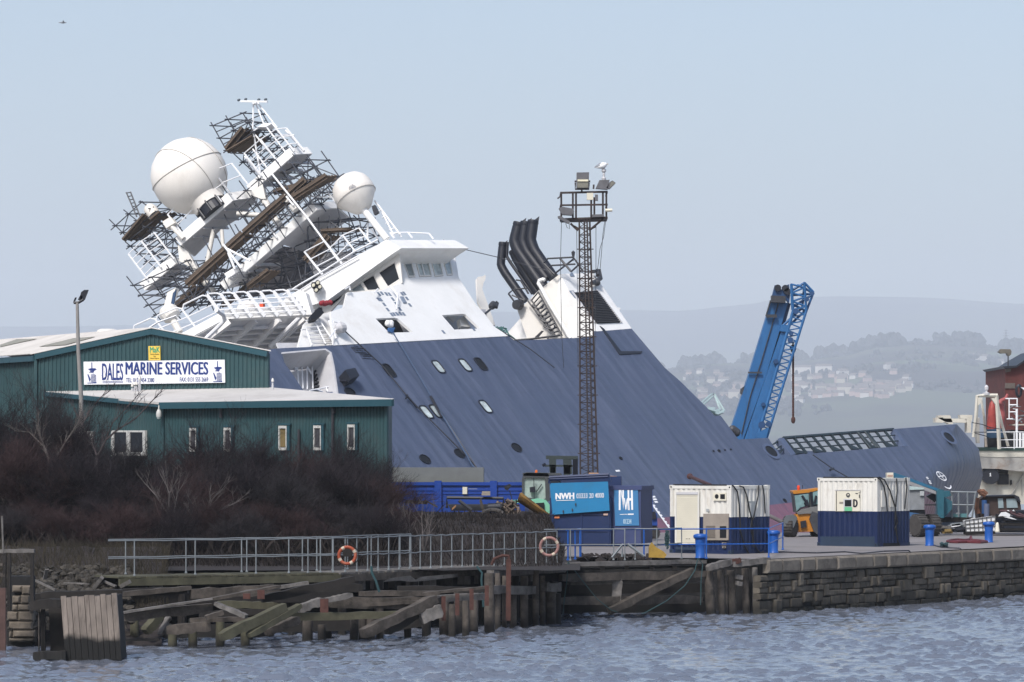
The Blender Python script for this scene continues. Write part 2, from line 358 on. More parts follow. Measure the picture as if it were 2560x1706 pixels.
mb.prism(SS(r6([(180,125),(205,123),(300,262),(270,268)]),v=-.5),-V_*.1); mb.build('bulwark_end_post',bluep,ship)
# rubbing flap below the funnel (dark slot)
mb=MB(); mb.prism(SS(r3([(925,1265),(955,1285),(1080,1450),(1235,1450),(1225,1466),(1070,1475)]),v=.01),V_*.04); mb.build('side_slot',black,ship)
# ---------------- white side plating of the accommodation
side=r2([(330,1136),(310,930),(390,905),(410,812),(620,800),(745,752),(728,545),(1055,527),(1075,600),(1095,722),(1200,885),(1260,950),(1310,1020),(1400,1079),(850,1108)])
win=[r2(q) for q in ([(748,607),(798,603),(830,720),(788,722)],[(822,600),(902,597),(932,716),(853,718)],[(918,597),(973,594),(1003,712),(948,718)],[(990,593),(1038,590),(1060,708),(1023,710)])]
op=[r2([(585,972),(700,967),(722,972),(815,1055),(690,1058),(660,1050)]),r2([(992,952),(1120,943),(1138,948),(1222,1028),(1210,1034),(1068,1040)])]
mb=MB(); mb.prism(SS(side,v=.03),-V_*.15,[SS(w,v=.03) for w in win+op]); mb.build('side_plating',white,ship)
for w in win:
    q=SS(w,v=-.03); m=MB(); m.prism([p-V_*.02 for p in inset(q,1.02)],-V_*.03); 
    f=MB(); f.prism(inset(q,1.0),V_*.05,[inset(q,.86)]); fo=f.build('bridge_window',cream,ship); m.build('pane',glassp if w is not win[0] else mat('grey_glass',(.2,.24,.25),.1,.4,1,spec=.8),fo)
q=SS(win[1],v=-.0); mb=MB(); mb.beam(quadpt(q,.45,.05),quadpt(q,.45,.95),.06,.06,V_); mb.build('mullion',white,ship)
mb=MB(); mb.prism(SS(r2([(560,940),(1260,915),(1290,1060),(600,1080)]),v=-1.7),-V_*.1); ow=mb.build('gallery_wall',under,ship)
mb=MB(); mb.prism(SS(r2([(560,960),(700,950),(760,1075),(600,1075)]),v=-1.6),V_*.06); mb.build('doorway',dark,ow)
mb=MB(); mb.prism(SS(r2([(1080,990),(1110,975),(1150,1045),(1090,1040)]),v=-.8),V_*.3); mb.prism(SS(r2([(1000,950),(1120,945),(1060,1000)]),v=-1.2),V_*.1); mb.build('locker',cream,ow)
for cx,cy in ((675,1005),):
    m=MB(); 
    for i in range(9): m.ball(S(r2(cx+RND.uniform(-18,18),cy+RND.uniform(-8,8)),v=.1),.16,n=8)
    m.build('white_bundle',white,ship)
    m=MB()
    for i in range(10): m.path([S(r2(682+RND.uniform(-22,20),1045+RND.uniform(-16,12)),v=.12) for _ in range(4)],.05,5)
    m.build('blue_rope_coil',mat('blue_rope',(.03,.10,.25),.8),ship)
# small marks on the plating
mb=MB()
for x,y in ((600,822),(618,818),(645,822),(665,824),(598,856),(612,857),(632,886),(654,918),(685,854),(706,882),(728,914),(755,818),(742,822),(772,850),(790,890),(678,948),(693,946),(710,944),(733,943),(752,945),(995,1055),(1180,1038),(750,870)):
    q=S(r2(x,y),v=.04); s=.22; mb.prism([q-U_*.12,q+A_*s-U_*.12,q+A_*s+U_*.14,q+U_*.14],V_*.004)
for x in (738,745,752): mb.path(SS(r2([(x,840),(x+20,878)]),v=.05),.06,5)
mb.build('plating_mark',mat('bluegrey_mark',(.16,.2,.27),.6),ship)
# front (bridge) wall with big windows
fr=r2([(728,545),(750,752),(620,808),(408,820),(300,940),(190,992),(150,960),(185,888),(290,853)])
fw=[r2(q) for q in ([(605,692),(704,627),(736,733),(662,781)],[(505,747),(574,706),(618,797),(538,801)],[(440,792),(494,756),(526,803),(446,806)],[(300,872),(395,812),(372,850),(312,900)],[(207,922),(256,898),(268,936),(232,958)])]
mb=MB(); mb.prism(SS(fr,f=8.75),NF*.15,[SS(w,f=8.75) for w in fw]); mb.build('bridge_front_wall',cream,ship)
for i,w in enumerate(fw):
    q=SS(w,f=8.85); m=MB(); m.prism(inset(q,1.0),NF*-.05,[inset(q,.93)]); fo=m.build('bridge_window',white,ship)
    m=MB(); m.prism(inset(q,1.02),NF*.03); m.build('pane',glassd if i!=2 else mat('grey_glass',(.2,.24,.25)),fo)
# roof and brow
mb=MB(); mb.prism(SS(r2([(128,790),(240,712),(650,490),(672,500),(742,541),(682,580),(290,862),(186,893)]),f=8.1),A_*7.1)
roof=mb.build('bridge_roof',white,ship)
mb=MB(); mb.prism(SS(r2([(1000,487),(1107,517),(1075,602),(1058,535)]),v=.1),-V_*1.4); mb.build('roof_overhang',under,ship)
mb=MB(); mb.path(SS(r2([(190,750),(233,745),(262,780),(255,800),(222,820)]),f=7.7),.05,5,True); mb.prism(SS(r2([(190,748),(235,742),(262,780),(225,818),(192,780)]),f=7.6),NF*.3); fl=mb.build('floodlight',white,ship)
mb=MB()
for x,y in ((205,768),(232,753),(245,778),(222,798)): mb.lathe(S(r2(x,y),f=7.55),-NF,[(.0,.0),(.15,0),(.15,.05),(.12,.07),(0,.07)],14)
mb.prism(SS(r2([(193,750),(235,744),(259,779),(225,814),(194,780)]),f=7.56),NF*.05); mb.build('lamp_housing',black,fl)
mb=MB()
for x,y in ((205,768),(232,753),(245,778),(222,798)): mb.lathe(S(r2(x,y),f=7.4),-NF,[(0,0),(.11,0),(.1,.03),(0,.04)],12)
mb.build('lens',mat('lamp_lens',(.5,.48,.38),.2),fl)
# white front/wing wall at the left and its ladder
mb=MB(); mb.prism(SS(r2([(110,1150),(352,1136),(330,925),(200,960),(150,1000)]),v=-1.0),-V_*.2); ww=mb.build('wing_wall',white,ship)
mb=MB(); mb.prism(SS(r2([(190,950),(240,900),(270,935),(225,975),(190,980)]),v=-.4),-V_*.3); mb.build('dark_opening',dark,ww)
mb=MB()
for pts in ([(195,950),(225,955),(340,1135)],[(160,985),(215,990),(280,1130)],[(130,1040),(160,1040),(195,1140)]): mb.path(SS(r2(pts),v=-.7),.05,5)
for i in range(6):
    t=i/5; mb.tube(S(r2(150+10*i,1005+i*24),v=-.7),S(r2(245+16*i,992+i*26),v=-.7),.035,4)
for pts in ([(400,790),(425,775),(430,800)],[(580,815),(600,790)],[(680,775),(720,830),(715,915)],[(300,985),(345,1095)],[(305,1090),(365,1005),(380,1025)],[(330,990),(390,1010)]): mb.path(SS(r2(pts),v=.3),.05,5)
mb.build('wing_ladder',railw,ship)
mb=MB(); mb.lathe(S(r2(345,1030),v=.4),A_,[(.1,0),(.28,.2),(.3,.6),(.12,.7)],12); mb.path(SS(r2([(365,1000),(390,1015),(385,1030)]),v=.4),.12,6); mb.build('winch',under,ship)
mb=MB(); 
for i in range(6): mb.ball(S(r2(270+RND.uniform(-16,40),880+RND.uniform(-8,8)),v=-.3),.15,n=8)
mb.build('red_bundle',mat('red_cloth',(.25,.02,.03),.7),ship)
# ---------------- forward wing platform with ribbed underside
pl_u=uof(S(r7(940,752),f=5.0))
bot=SS(r7([(300,1080),(545,962),(940,752),(1952,703),(1835,1078),(1480,1085),(1250,1110),(900,1190),(500,1200)]),u=pl_u)
mb=MB(); mb.prism(bot,U_*.5); wing=mb.build('wing_platform',white,ship)
mb=MB(); mb.prism([p-U_*.02 for p in inset(bot,.985)],-U_*.03)
for x0,y0,x1,y1 in ((1010,775,700,1010),(1310,760,960,1060),(1590,745,1220,1110),(1880,735,1450,1110)):
    a,b=S(r7(x0,y0),u=pl_u-.2),S(r7(x1,y1),u=pl_u-.2); mb.beam(a,b,.32,.4,U_)
for k in range(5):
    y=800+k*62
    a,b=S(r7(820-90*k,y+60),u=pl_u-.1),S(r7(1900-35*k,y+10),u=pl_u-.1); mb.beam(a,b,.06,.34,U_)
a,b=S(r7(1940,712),u=pl_u-.2),S(r7(1830,1075),u=pl_u-.2); mb.beam(a,b,.12,.5,U_)
mb.build('underside_rib',mat('pale_underside',(.74,.73,.72),.6,.1,.8,dirt=(.3,.25,.2),damt=.3),wing)
mb=MB(); mb.path(SS(r7([(850,640),(935,700),(945,760),(880,830),(700,1000)]),u=pl_u-.55),.12,8); mb.build('drain_pipe',railw,wing); mb=MB(); mb.path(SS(r7([(1780,560),(1845,650),(1840,720),(1480,1070)]),u=pl_u-.55),.14,8); mb.build('drain_pipe',railw,wing)
def rail(bots,top,h_rails,r=.045,nm='railing',par=ship,m=railw,rp=.055):
    """bots: world post feet; top: vector to the post heads"""
    b=MB()
    for p in bots: b.tube(p,p+top,rp,5)
    for t in h_rails: b.path([p+top*t for p in bots],r,5)
    return b.build(nm,m,par)
feet=[S(r7(x,y),f=5.0) for x,y in ((950,735),(1110,727),(1268,720),(1425,712),(1580,705),(1738,698),(1895,690))]
feet=[p+A_*0 for p in feet]; topv=U_*1.95
mb=MB()
for i,p in enumerate(feet):
    q=p+topv; n=feet[i+1] if i<6 else p+A_*1.3
    e=n+topv*.86
    mb.beam(p,q-U_*.15,.06,.2,V_); mb.path([q-U_*.2,q-U_*.05+A_*.08,q+A_*.3,q+(n-p)*.8,q+(n-p)*.97-U_*.12,n+topv*.86],.05,6)
for t in (.16,.34,.52,.7): mb.path([p+topv*t for p in feet]+[feet[-1]+A_*1.2+topv*t],.04,5)
mb.build('front_railing',railw,wing)
mb=MB(); fl2=[S(r7(x,y),f=5.0) for x,y in ((945,738),(640,885),(330,1010),(60,1130))]
for i,p in enumerate(fl2[:-1]):
    q=p+topv; n=fl2[i+1]; mb.beam(p,q-U_*.15,.06,.1,V_); mb.path([q-U_*.2,q+(n-p)*.12,q+(n-p)*.85,n+topv*.86],.05,6)
for t in (.3,.58): mb.path([p+topv*t for p in fl2],.04,5)
mb.build('side_railing',railw,wing)
mb=MB(); mb.path([P(370,822,200),P(395,806,200),P(440,790,200),P(447,800,200)],.05,5); mb.build('corner_rail',railw,wing)
# deck clutter behind the railing
mb=MB(); mb.ball(S(r7(1205,640),f=7),.62,U_,20,.9); mb.build('deck_dome',radm,ship,smooth=True)
mb=MB(); mb.prism(SS(r7([(945,640),(1300,622),(1560,600),(1700,470),(1830,400),(1900,430),(1975,690),(945,745)]),f=5.4),NF*.6); mb.build('deck_coaming',white,ship)
mb=MB()
for x,y,w,h in ((1380,575,42,55),): mb.prism(SS(r7([(x-w/2,y-h/2),(x+w/2,y-h/2),(x+w/2,y+h/2),(x-w/2,y+h/2)]),f=6.5),NF*.3)
mb.build('orange_buoy_light',mat('orange_plastic',(.75,.08,.02),.5),ship)
mb=MB(); mb.prism(SS(r7([(275,430),(375,375),(300,600),(240,700),(200,720)]),f=7),NF*.5); mb.lathe(S(r7(310,690),f=7),U_,[(.3,-.4),(.55,-.2),(.6,.2),(.45,.5),(.2,.6)],14); mb.build('radar_scanner',cream,ship)
mb=MB(); mb.prism(SS(r7([(340,440),(378,395),(345,590),(310,600)]),f=6.9),NF*.1); mb.build('scanner_panel',mat('deep_blue',(.01,.04,.1),.5),ship)
mb=MB(); mb.tube(S(r7(330,740),f=7),S(r7(420,900),f=7),.22,10); mb.build('scanner_post',cream,ship)
# ---------------- mast platforms
FM=13.
def plate(nm,pts,anchor,f,th,m=white,rg=r1):
    u=uof(S(rg(*anchor),f=f)); l=[S(p,u=u) for p in rg(pts)]; b=MB(); b.prism(l,U_*th); o=b.build(nm,m,ship)
    b=MB(); b.prism([q-U_*.012 for q in inset(l,.97)],-U_*.02)
    c=sum(l,Vector())/len(l)
    for k in range(1,5):
        t=k/5; a=l[0].lerp(l[1],t); b.beam(a+A_*.15,a+A_*2.6,.08,.22,U_)
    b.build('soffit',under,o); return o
plate('mast_platform',[(952,640),(1215,408),(1326,402),(1240,480),(1160,548),(1050,590),(1000,660)],(952,640),FM,.55)
plate('radome_platform',[(520,965),(838,690),(985,668),(975,700),(870,800),(760,870),(600,1035)],(520,965),FM-1,.62)
plate('mast_platform',[(298,1240),(490,1075),(560,1090),(470,1180),(395,1240)],(298,1240),FM,.62)
plate('mast_platform',[(790,1235),(1010,1045),(1355,745),(1490,735),(1560,800),(1420,900),(1290,1010),(1150,960),(1010,1075),(880,1215)],(1010,1045),FM-1,.55)
plate('mast_platform',[(805,1165),(870,1125),(962,1125),(930,1165),(860,1195)],(805,1165),FM-2,.35)
# dark awning under the radome platform (tarpaulin hull of the mast house)
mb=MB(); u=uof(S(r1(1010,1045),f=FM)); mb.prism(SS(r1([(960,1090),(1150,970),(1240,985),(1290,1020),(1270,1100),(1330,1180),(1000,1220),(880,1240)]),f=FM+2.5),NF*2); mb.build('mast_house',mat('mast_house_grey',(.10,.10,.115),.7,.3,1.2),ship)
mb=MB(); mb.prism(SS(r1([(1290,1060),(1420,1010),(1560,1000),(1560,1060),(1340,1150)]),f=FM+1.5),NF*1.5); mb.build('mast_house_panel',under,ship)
# columns
mb=MB()
def tb(x0,y0,x1,y1,rr,f=FM,rg=r1,n=12): m=MB(); m.tube(S(rg(x0,y0),f=f),S(rg(x1,y1),f=f),rr,n); m.build('mast_column' if rr>.18 else 'mast_brace',cream,ship,smooth=True)
for a in ((1000,640,1050,720,.22),(1080,780,1160,890,.21),(1050,720,1085,780,.21),(540,1010,620,1130,.22),(650,1170,720,1250,.22),(620,1130,660,1180,.22),(720,870,680,1080,.14),(770,870,780,1000,.12),(865,770,1010,780,.14),(1200,720,1250,780,.1),(860,1150,900,1210,.1)): tb(*a,f=FM-.3)
# haunches
for pts in ([(940,640),(1020,590),(1040,680),(1010,680),(960,660)],[(500,960),(560,1000),(620,1110),(560,1090),(510,1060)]): mb=MB(); mb.prism(SS(r1(pts),f=FM-.6),NF*.4); mb.build('mast_haunch',cream,ship)
mb=MB()
for pts in ([(780,960),(890,1105)],[(800,985),(945,1060)],[(810,1010),(850,1110)],[(1080,530),(1290,790)],[(1290,790),(1490,1065)],[(1290,1020),(1390,1145)],[(1165,665),(1210,720)]): mb.path(SS(r1(pts),f=FM-2.4),.075 if pts[0][0]<1000 else .06,6)
mb.build('mast_strut',railw,ship)
mb=MB(); mb.lathe(S(r1(1160,675),f=FM-2),A_,[(.0,0),(.25,.0),(.28,.3),(0,.4)],10); mb.build('small_aerial',radm,ship,smooth=True); mb=MB(); mb.lathe(S(r1(1210,725),f=FM-2),U_,[(.0,-.3),(.25,-.3),(.28,.1),(0,.2)],10); mb.build('small_aerial',radm,ship,smooth=True); mb=MB(); mb.lathe(S(r1(335,750),f=FM+.5),U_,[(.4,-.4),(.42,0),(.34,.25),(.18,.4),(0,.43)],16); mb.build('small_aerial',radm,ship,smooth=True)
mb=MB(); mb.prism(SS(r1([(405,820),(455,790),(485,825),(430,860)]),f=FM-1.5),NF*.6); mb.tube(S(r1(465,850),f=FM-1.3),S(r1(535,925),f=FM-1.3),.14,8); mb.build('aerial_box',cream,ship)
# the big radome
C=S(r1(570,540),f=FM-.5); kpx=F/C.y; rb=236*.40816/kpx
mb=MB(); mb.ball(C,rb,U_,48); rad=mb.build('radome',radm,ship,smooth=2)
mb=MB(); base=S(r1(712,735),f=FM-.5); ax=(C-base).normalized(); mb.lathe(base,ax,[(rb*.44,.1),(rb*.46,.35),(rb*.58,1.1),(rb*.72,1.9)],32); mb.build('radome_skirt',radm,rad,smooth=True)
mb=MB(); mb.lathe(base,ax,[(rb*.4,-.5),(rb*.4,.12)],28)
for k in range(9): 
    x,y=perp(ax); t=k*2*math.pi/9; mb.tube(base+(x*math.cos(t)+y*math.sin(t))*rb*.43-ax*.6,base+(x*math.cos(t)+y*math.sin(t))*rb*.43+ax*.2,.07,6)
mb.build('radome_ring',black,rad)
mb=MB()
def great(nv,off=0,n=60):
    x,y=perp(nv.normalized()); rr=math.sqrt(1-off*off); mb.path([C+nv.normalized()*off*rb+(x*math.cos(t)+y*math.sin(t))*rb*rr*1.002 for t in [2*math.pi*i/n for i in range(n)]],.028,4,True)
great(U_*.8+V_*.2-A_*.1,.12); great(V_*.75+Y*.75,-.18); great(V_*.75+Y*.75-U_*.1,.55)
mb.build('radome_seam',seam,rad)
# small radome on its post
C2=S(r2(455,205),f=11.5); k2=F/C2.y; ax2=S(r2(520,300),f=11.5); ax2=(S(r2(430,130),f=11.5)-S(r2(540,330),f=11.5)).normalized(); s=.40816/k2
mb=MB(); mb.lathe(C2,ax2,[(20*s,-128*s),(60*s,-118*s),(122*s,-40*s),(130*s,-22*s),(131*s,0),(126*s,40*s),(112*s,75*s),(85*s,105*s),(45*s,124*s),(0,130*s)],40); rd2=mb.build('radome',radm,ship,smooth=2)
mb=MB(); x,y=perp(ax2); mb.path([C2-ax2*30*s+(x*math.cos(t)+y*math.sin(t))*129*s for t in [2*math.pi*i/40 for i in range(40)]],.03,5,True)
mb.build('radome_seam',seam,rd2)
mb=MB(); n=-Y; e=(A_*.9+U_*.25-V_*.0).normalized()
q_=ray(r2(443,170)); t_=(C2-EV).dot(q_)/q_.dot(q_); m0=EV+q_*t_; rr_=math.sqrt(max(.01,(128*s)**2-(m0-C2).length**2)); mc=m0-q_.normalized()*(rr_+.05)
for k in range(6):
    t=k*math.pi/6; d=(X*math.cos(t)+Z*math.sin(t))*24*s; mb.tube(mc-d,mc+d,.012,4)
mb.path([mc+(X*math.cos(t)+Z*math.sin(t))*19*s for t in [2*math.pi*i/24 for i in range(24)]],.012,4,True)
mb.build('compass_emblem',mat('emblem_grey',(.4,.4,.42),.6),rd2)
mb=MB(); mb.tube(C2-ax2*110*s,S(r2(655,485),f=11.5),.21,14); mb.build('radome_post',white,ship,smooth=True)
mb=MB(); 
for x0,y0,x1,y1 in ((540,350,535,480),(600,275,740,465),(625,320,700,470),(580,250,745,470),(560,425,600,480)): mb.tube(S(r2(x0,y0),f=12.2),S(r2(x1,y1),f=12.2),.06,5)
for t in (.15,.35,.55,.75,.9): mb.tube(S(r2(600+140*t,275+190*t),f=12.2),S(r2(585+112*t,290+185*t),f=12.2),.04,4)
mb.build('post_ladder',railw,ship)
mb=MB(); mb.prism(SS(r2([(560,285),(580,275),(600,320),(575,335)]),f=11.4),NF*.3); mb.path(SS(r2([(450,340),(480,370),(540,380),(600,400)]),f=12),.04,5); mb.build('junction_box',black,ship)
# mast railings
def prail(pts,h,f,rails=(1,.66,.33),rg=r1,r=.035):
    b=[S(p,f=f) for p in rg(pts)]; rail(b,U_*h,rails,r,'mast_railing')
prail([(545,915),(665,795),(770,700),(830,655)],1.9,FM-1.1,(1,.5))
prail([(830,655),(945,610)],2.0,FM-1.1,(1,.5))
prail([(1015,540),(1115,455),(1215,390),(1275,385)],1.9,FM-.1,(1,.66,.33))
prail([(320,1180),(400,1100),(480,1050)],2.2,FM-.1,(1,.8,.6,.4,.2))
prail([(1110,920),(1230,820),(1335,710)],1.3,FM-1.1,(1,.5))
prail([(1335,710),(1480,715)],1.2,FM-1.1,(1,.5))
prail([(380,640),(460,560),(560,515)],1.3,11.3,(1,.5),r2)
prail([(255,700),(380,635)],1.8,9.,(1,.66,.33),r2); prail([(700,480),(810,478),(940,485)],.45,12.,(1,),r2)
mb=MB(); mb.path(SS(r2([(20,830),(120,765),(250,690),(460,560),(600,490)]),f=7.9),.055,5); mb.path(SS(r2([(120,800),(250,720),(480,590)]),f=7.9),.04,5); mb.build('handrail',railw,ship)
mb=MB()
for pts in ([(965,80),(960,270)],[(975,85),(1025,215)],[(985,85),(1110,245)],[(960,270),(1020,225),(1078,218),(1040,240)],[(1025,215),(1165,400)],[(1078,218),(1215,385)],[(960,270),(1110,450)],[(960,375),(1055,500)],[(910,420),(1010,550)],[(965,280),(985,400),(1010,545)],[(1160,260),(1275,390)],[(1180,260),(1240,360)],[(1090,300),(1150,290),(1215,290)]): mb.path(SS(r1(pts),f=FM+.3),.055,5)
mb.prism(SS(r1([(985,240),(1030,215),(1078,218),(1040,240)]),f=FM+.2),NF*.8)
mb.beam(S(r1(885,82),f=FM),S(r1(1050,85),f=FM),.12,.12); mb.tube(S(r1(970,84),f=FM),S(r1(972,100),f=FM),.15,8)
mb.build('topmast',railw,ship)
mb=MB()
for x,y in ((878,74),(920,70),(1000,72),(1042,71)):
    p=S(r1(x,y),f=FM); mb.lathe(p-X*.12-Z*.05,X+Z*.5,[(.03,0),(.07,.03),(.08,.12),(.03,.2),(0,.21)],8)
mb.build('mast_lamp',mat('mast_lamp_grey',(.06,.08,.1),.5),ship)
# ---------------- funnel and exhausts
ffun=(lambda w:(w-Q0).dot(A_)-KW*(w-Q0).dot(V_))(S(r3(637,888),v=0))
cr=r3([(330,1150),(395,1095),(500,990),(637,888),(705,1008),(780,1115),(878,1250),(910,1350),(890,1420),(420,1420)])
mb=MB(); mb.prism(SS(cr,f=ffun),A_*.2); mb.build('funnel_front',cream,ship)
mb=MB(); mb.prism(SS(r3([(637,886),(880,880),(1160,1283),(905,1303),(878,1250),(705,1008)]),v=0.01),-V_*6.0); fun=mb.build('funnel_casing',white,ship)
lq=SS(r3([(735,1025),(905,1010),(1075,1240),(905,1247)]),v=.03)
mb=MB(); mb.prism(lq,V_*.03); lv=mb.build('louvre',dark,ship)
mb=MB()
for i in range(19):
    t=(i+.5)/19; mb.beam(quadpt(lq,0.02,t)+V_*.08,quadpt(lq,.98,t)+V_*.08,.1,.05,U_*.6+V_)
mb.build('louvre_slat',steel,lv)
mb=MB(); mb.beam(S(r3(725,1015),v=.05),S(r3(890,1240),v=.05),.12,.12,V_); mb.beam(S(r3(905,1003),v=.05),S(r3(1085,1240),v=.05),.12,.12,V_); mb.build('louvre_frame',under,lv)
mb=MB(); mb.prism(SS(r3([(705,1010),(735,1008),(770,1060),(745,1060)]),v=.03),V_*.02); mb.prism(SS(r3([(708,890),(725,872),(745,905),(715,905)]),v=.03),V_*.02); mb.prism(SS(r3([(735,1205),(760,1200),(765,1225),(740,1232)]),f=ffun-.05),NF*-.02);mb.prism(SS(r3([(725,1280),(740,1272),(748,1290),(730,1300)]),f=ffun-.05),NF*-.02); mb.build('funnel_mark',mat('bluegrey_mark',(.16,.2,.27)),ship)
FX=ffun+.8
for pts,rr in (([(335,545),(308,650),(335,720),(480,930),(520,985)],.37),([(385,540),(368,650),(395,725),(545,925)],.34),([(440,530),(425,640),(450,715),(590,915)],.35),([(310,745),(325,780),(455,990),(475,1020)],.3),([(222,690),(208,820),(240,880),(385,1085)],.27),([(256,688),(252,760),(290,820),(440,1030)],.1)):
    w=[S(p,f=FX+(0.5 if rr<.33 else 0)) for p in r3(pts)]
    full=[w[0]]
    for i in range(1,len(w)-1):
        a,b,c=w[i-1],w[i],w[i+1]; full+=[b.lerp(a,.25),b.lerp(a,.08).lerp(b.lerp(c,.08),.5),b.lerp(c,.25)]
    full.append(w[-1]); mb=MB(); mb.path(full,rr,18); mb.lathe(full[0]+(full[0]-full[1]).normalized()*-.02,(full[0]-full[1]).normalized(),[(rr*.9,0),(rr*1.05,.15),(rr*.98,.3)],18)
    d=(full[0]-full[1]).normalized()
    if rr>.25: mb.prism([full[0]-X*rr,full[0]+X*rr,full[0]+X*rr*1.0+d*rr*1.6,full[0]+X*rr*.2+d*rr*.9],Y*.06)
    mb.build('exhaust_pipe',black,ship,smooth=True)
mb=MB()
for pts,rr in (([(400,1075),(600,1340)],.05),([(480,1015),(655,1335)],.05),([(430,1075),(610,1340)],.05),([(520,810),(550,775),(735,765),(760,800),(805,865)],.06),([(560,840),(580,825),(750,815)],.06),([(640,775),(720,870)],.07),([(735,780),(600,885)],.06),([(775,820),(720,870)],.06),([(520,810),(600,890)],.06),([(265,1030),(300,1000),(360,1090),(320,1105),(265,1030)],.06),([(300,1000),(400,990)],.05),([(290,1040),(380,1080)],.05),([(320,930),(355,935),(410,1030)],.06)): mb.path(SS(r3(pts),f=ffun-.5),rr,6)
for i in range(11):
    t=i/11; mb.tube(S(r3(432+175*t,1078+258*t),f=ffun-.5),S(r3(482+170*t,1018+310*t),f=ffun-.5),.045,5)
for i in range(4):
    cx,cy=455+i*28,1110+i*48; l=[]
    for k in range(9):
        t=math.pi*k/8; l.append(S(r3(cx+20+42*math.cos(t+.4)*-1,cy+25*math.sin(t)*1.1+i*2),f=ffun-.6))
    mb.path(l,.055,6)
mb.build('caged_ladder',black,ship)
mb=MB(); mb.path(SS(r3([(528,930),(515,925),(488,935),(482,955),(500,985),(560,1100),(640,1230),(712,1355)]),f=ffun-.35),.12,10); mb.build('vent_pipe',white,ship,smooth=True)
mb=MB(); mb.path(SS(r3([(310,1368),(420,1360),(540,1345),(560,1362),(640,1360),(700,1355)]),f=ffun-1),.07,6); mb.path(SS(r3([(540,1345),(600,1338),(640,1330)]),f=ffun-1),.07,6); mb.prism(SS(r3([(455,1345),(505,1298),(518,1300),(480,1345)]),f=ffun-.9),NF*.1); mb.build('deck_hose',black,ship)
mb=MB(); mb.lathe(S(r3(332,1110),f=ffun-.5),A_,[(.0,-.2),(.3,-.2),(.34,.2),(0,.25)],12); mb.lathe(S(r3(735,745),f=ffun),Z,[(.03,-.4),(.1,0),(.12,.15),(0,.25)],8); mb.build('funnel_lamp',steel,ship)
# davit aft of the bridge
mb=MB(); mb.prism(SS(r2([(1197,738),(1205,725),(1235,722),(1248,712),(1254,720),(1250,745),(1240,760),(1232,800),(1312,1020),(1288,1020),(1205,880),(1200,800)]),v=-2.5),V_*.12); mb.build('davit',cream,ship)
mb=MB(); mb.tube(S(r2(1255,945),v=-1.5),S(r2(1295,910),v=-1.5),.07,6); mb.lathe(S(r2(1290,905),v=-1.5),(S(r2(1325,870),v=-1.5)-S(r2(1290,905),v=-1.5)),[(.1,0),(.22,.25),(.24,.6),(.1,.75)],12); mb.path(SS(r2([(1320,870),(1332,880),(1325,905)]),v=-1.4),.1,6); mb.build('davit_lamp',steel,ship)
mb=MB()
for i in range(14): mb.path([S(r2(1325+i*4+RND.uniform(-12,12),1030+RND.uniform(-8,30)),v=-1) for _ in range(3)],.05,4)
mb.path(SS(r2([(1385,1040),(1400,1070),(1440,1100)]),v=-.6),.05,5); mb.build('tangled_net',mat('green_net',(.05,.13,.12),.8),ship)
mb=MB()
for pts in ([(880,870),(925,860),(935,920),(865,955)],[(865,955),(905,950),(930,905)],[(910,860),(915,900)]): mb.path(SS(r3(pts),v=.3),.13,6)
mb.ball(S(r3(908,950),v=.3),.22,n=10); mb.build('side_lamp_bracket',steel,ship)
mb=MB(); mb.path(SS(r3([(955,1065),(990,1105),(1045,1140),(1070,1142)]),v=-.2),.09,6); mb.path(SS(r3([(1020,1150),(1055,1160),(1070,1142)]),v=-.2),.1,6); mb.build('side_light_bracket',white,ship)
# small deck gear at the hull top
mb=MB()
for pts in ([(145,895),(215,835),(235,835),(300,945)],[(235,835),(275,945)],[(160,905),(225,850)],[(180,935),(265,985)],[(300,945),(255,985),(195,965)]): mb.path(SS(r4(pts),v=-.8),.06,5)
for q in ([(180,932),(235,938),(215,960),(185,950)],[(205,955),(270,945),(250,972)],[(225,975),(300,945),(290,970),(250,985)]): mb.prism(SS(r4(q),v=-.7),V_*.15)
mb.build('boarding_platform',mat('pale_green_paint',(.35,.45,.45),.5),ship)
mb=MB(); 
for k in range(3): mb.ball(S(r4(360+k*12,1078+k*9),v=-.3),.28,n=10)
mb.build('fairlead_roller',steel,ship)
for x,y in ((502,1162),(520,1164),(1616,1056)): pass
# stays and mooring lines fixed to the ship
def cable(nm,pts,rr=.022,m=steel,par=ship,**k):
    b=MB(); b.path(pts,rr,4); return b.build(nm,m,par)
cable('stay_cable',[S(r2(1105,543),v=0),S(r3(200,768),f=ffun),S(r3(545,860),f=ffun-1)],.025)
cable('mooring_line',[S(r5(665,55),v=.4),S(r5(930,300),v=.15),S(r5(1085,490),v=.2),S(r5(1165,575),v=.15),S(r5(1480,890),v=.3),S(r5(1545,963),v=.6)],.035)
cable('mooring_line',[S(r5(1000,85),v=.3),S(r5(1080,215),v=.2),S(r5(1265,530),v=.2),S(r5(1430,800),v=.4),S(r5(1525,963),v=.7)],.04,mat('blue_line',(.03,.06,.12),.7))
cable('mooring_line',[S(r5(1265,530),v=.2),S(r5(1320,620),v=.2),S(r5(1440,800),v=.4),S(r5(1545,963),v=.7)],.035)
b=MB(); b.path([S(r5(1245,500),v=.2),S(r5(1320,635),v=.2)],.08,6); b.path([S(r5(1085,490),v=.25),S(r5(1160,575),v=.2)],.06,5); b.path([S(r5(1095,490),v=.25),S(r5(1083,515),v=.2)],.05,5); b.build('rope_splice',black,ship)
cable('mooring_line',[S(r3(180,1280),v=0),S(r3(420,1430),v=.2),S(r3(600,1568),v=.3),S(r8(640,200),v=2.)][:3],.03)
cable('mooring_line',[S(r6(470,275),v=.2),S(r6(640,395),v=.3),S(r6(790,480),v=.4)],.035)
b=MB(); b.path([S(r6(655,398),v=.3),S(r6(625,412),v=.3)],.08,5); b.build('rope_splice',black,ship)
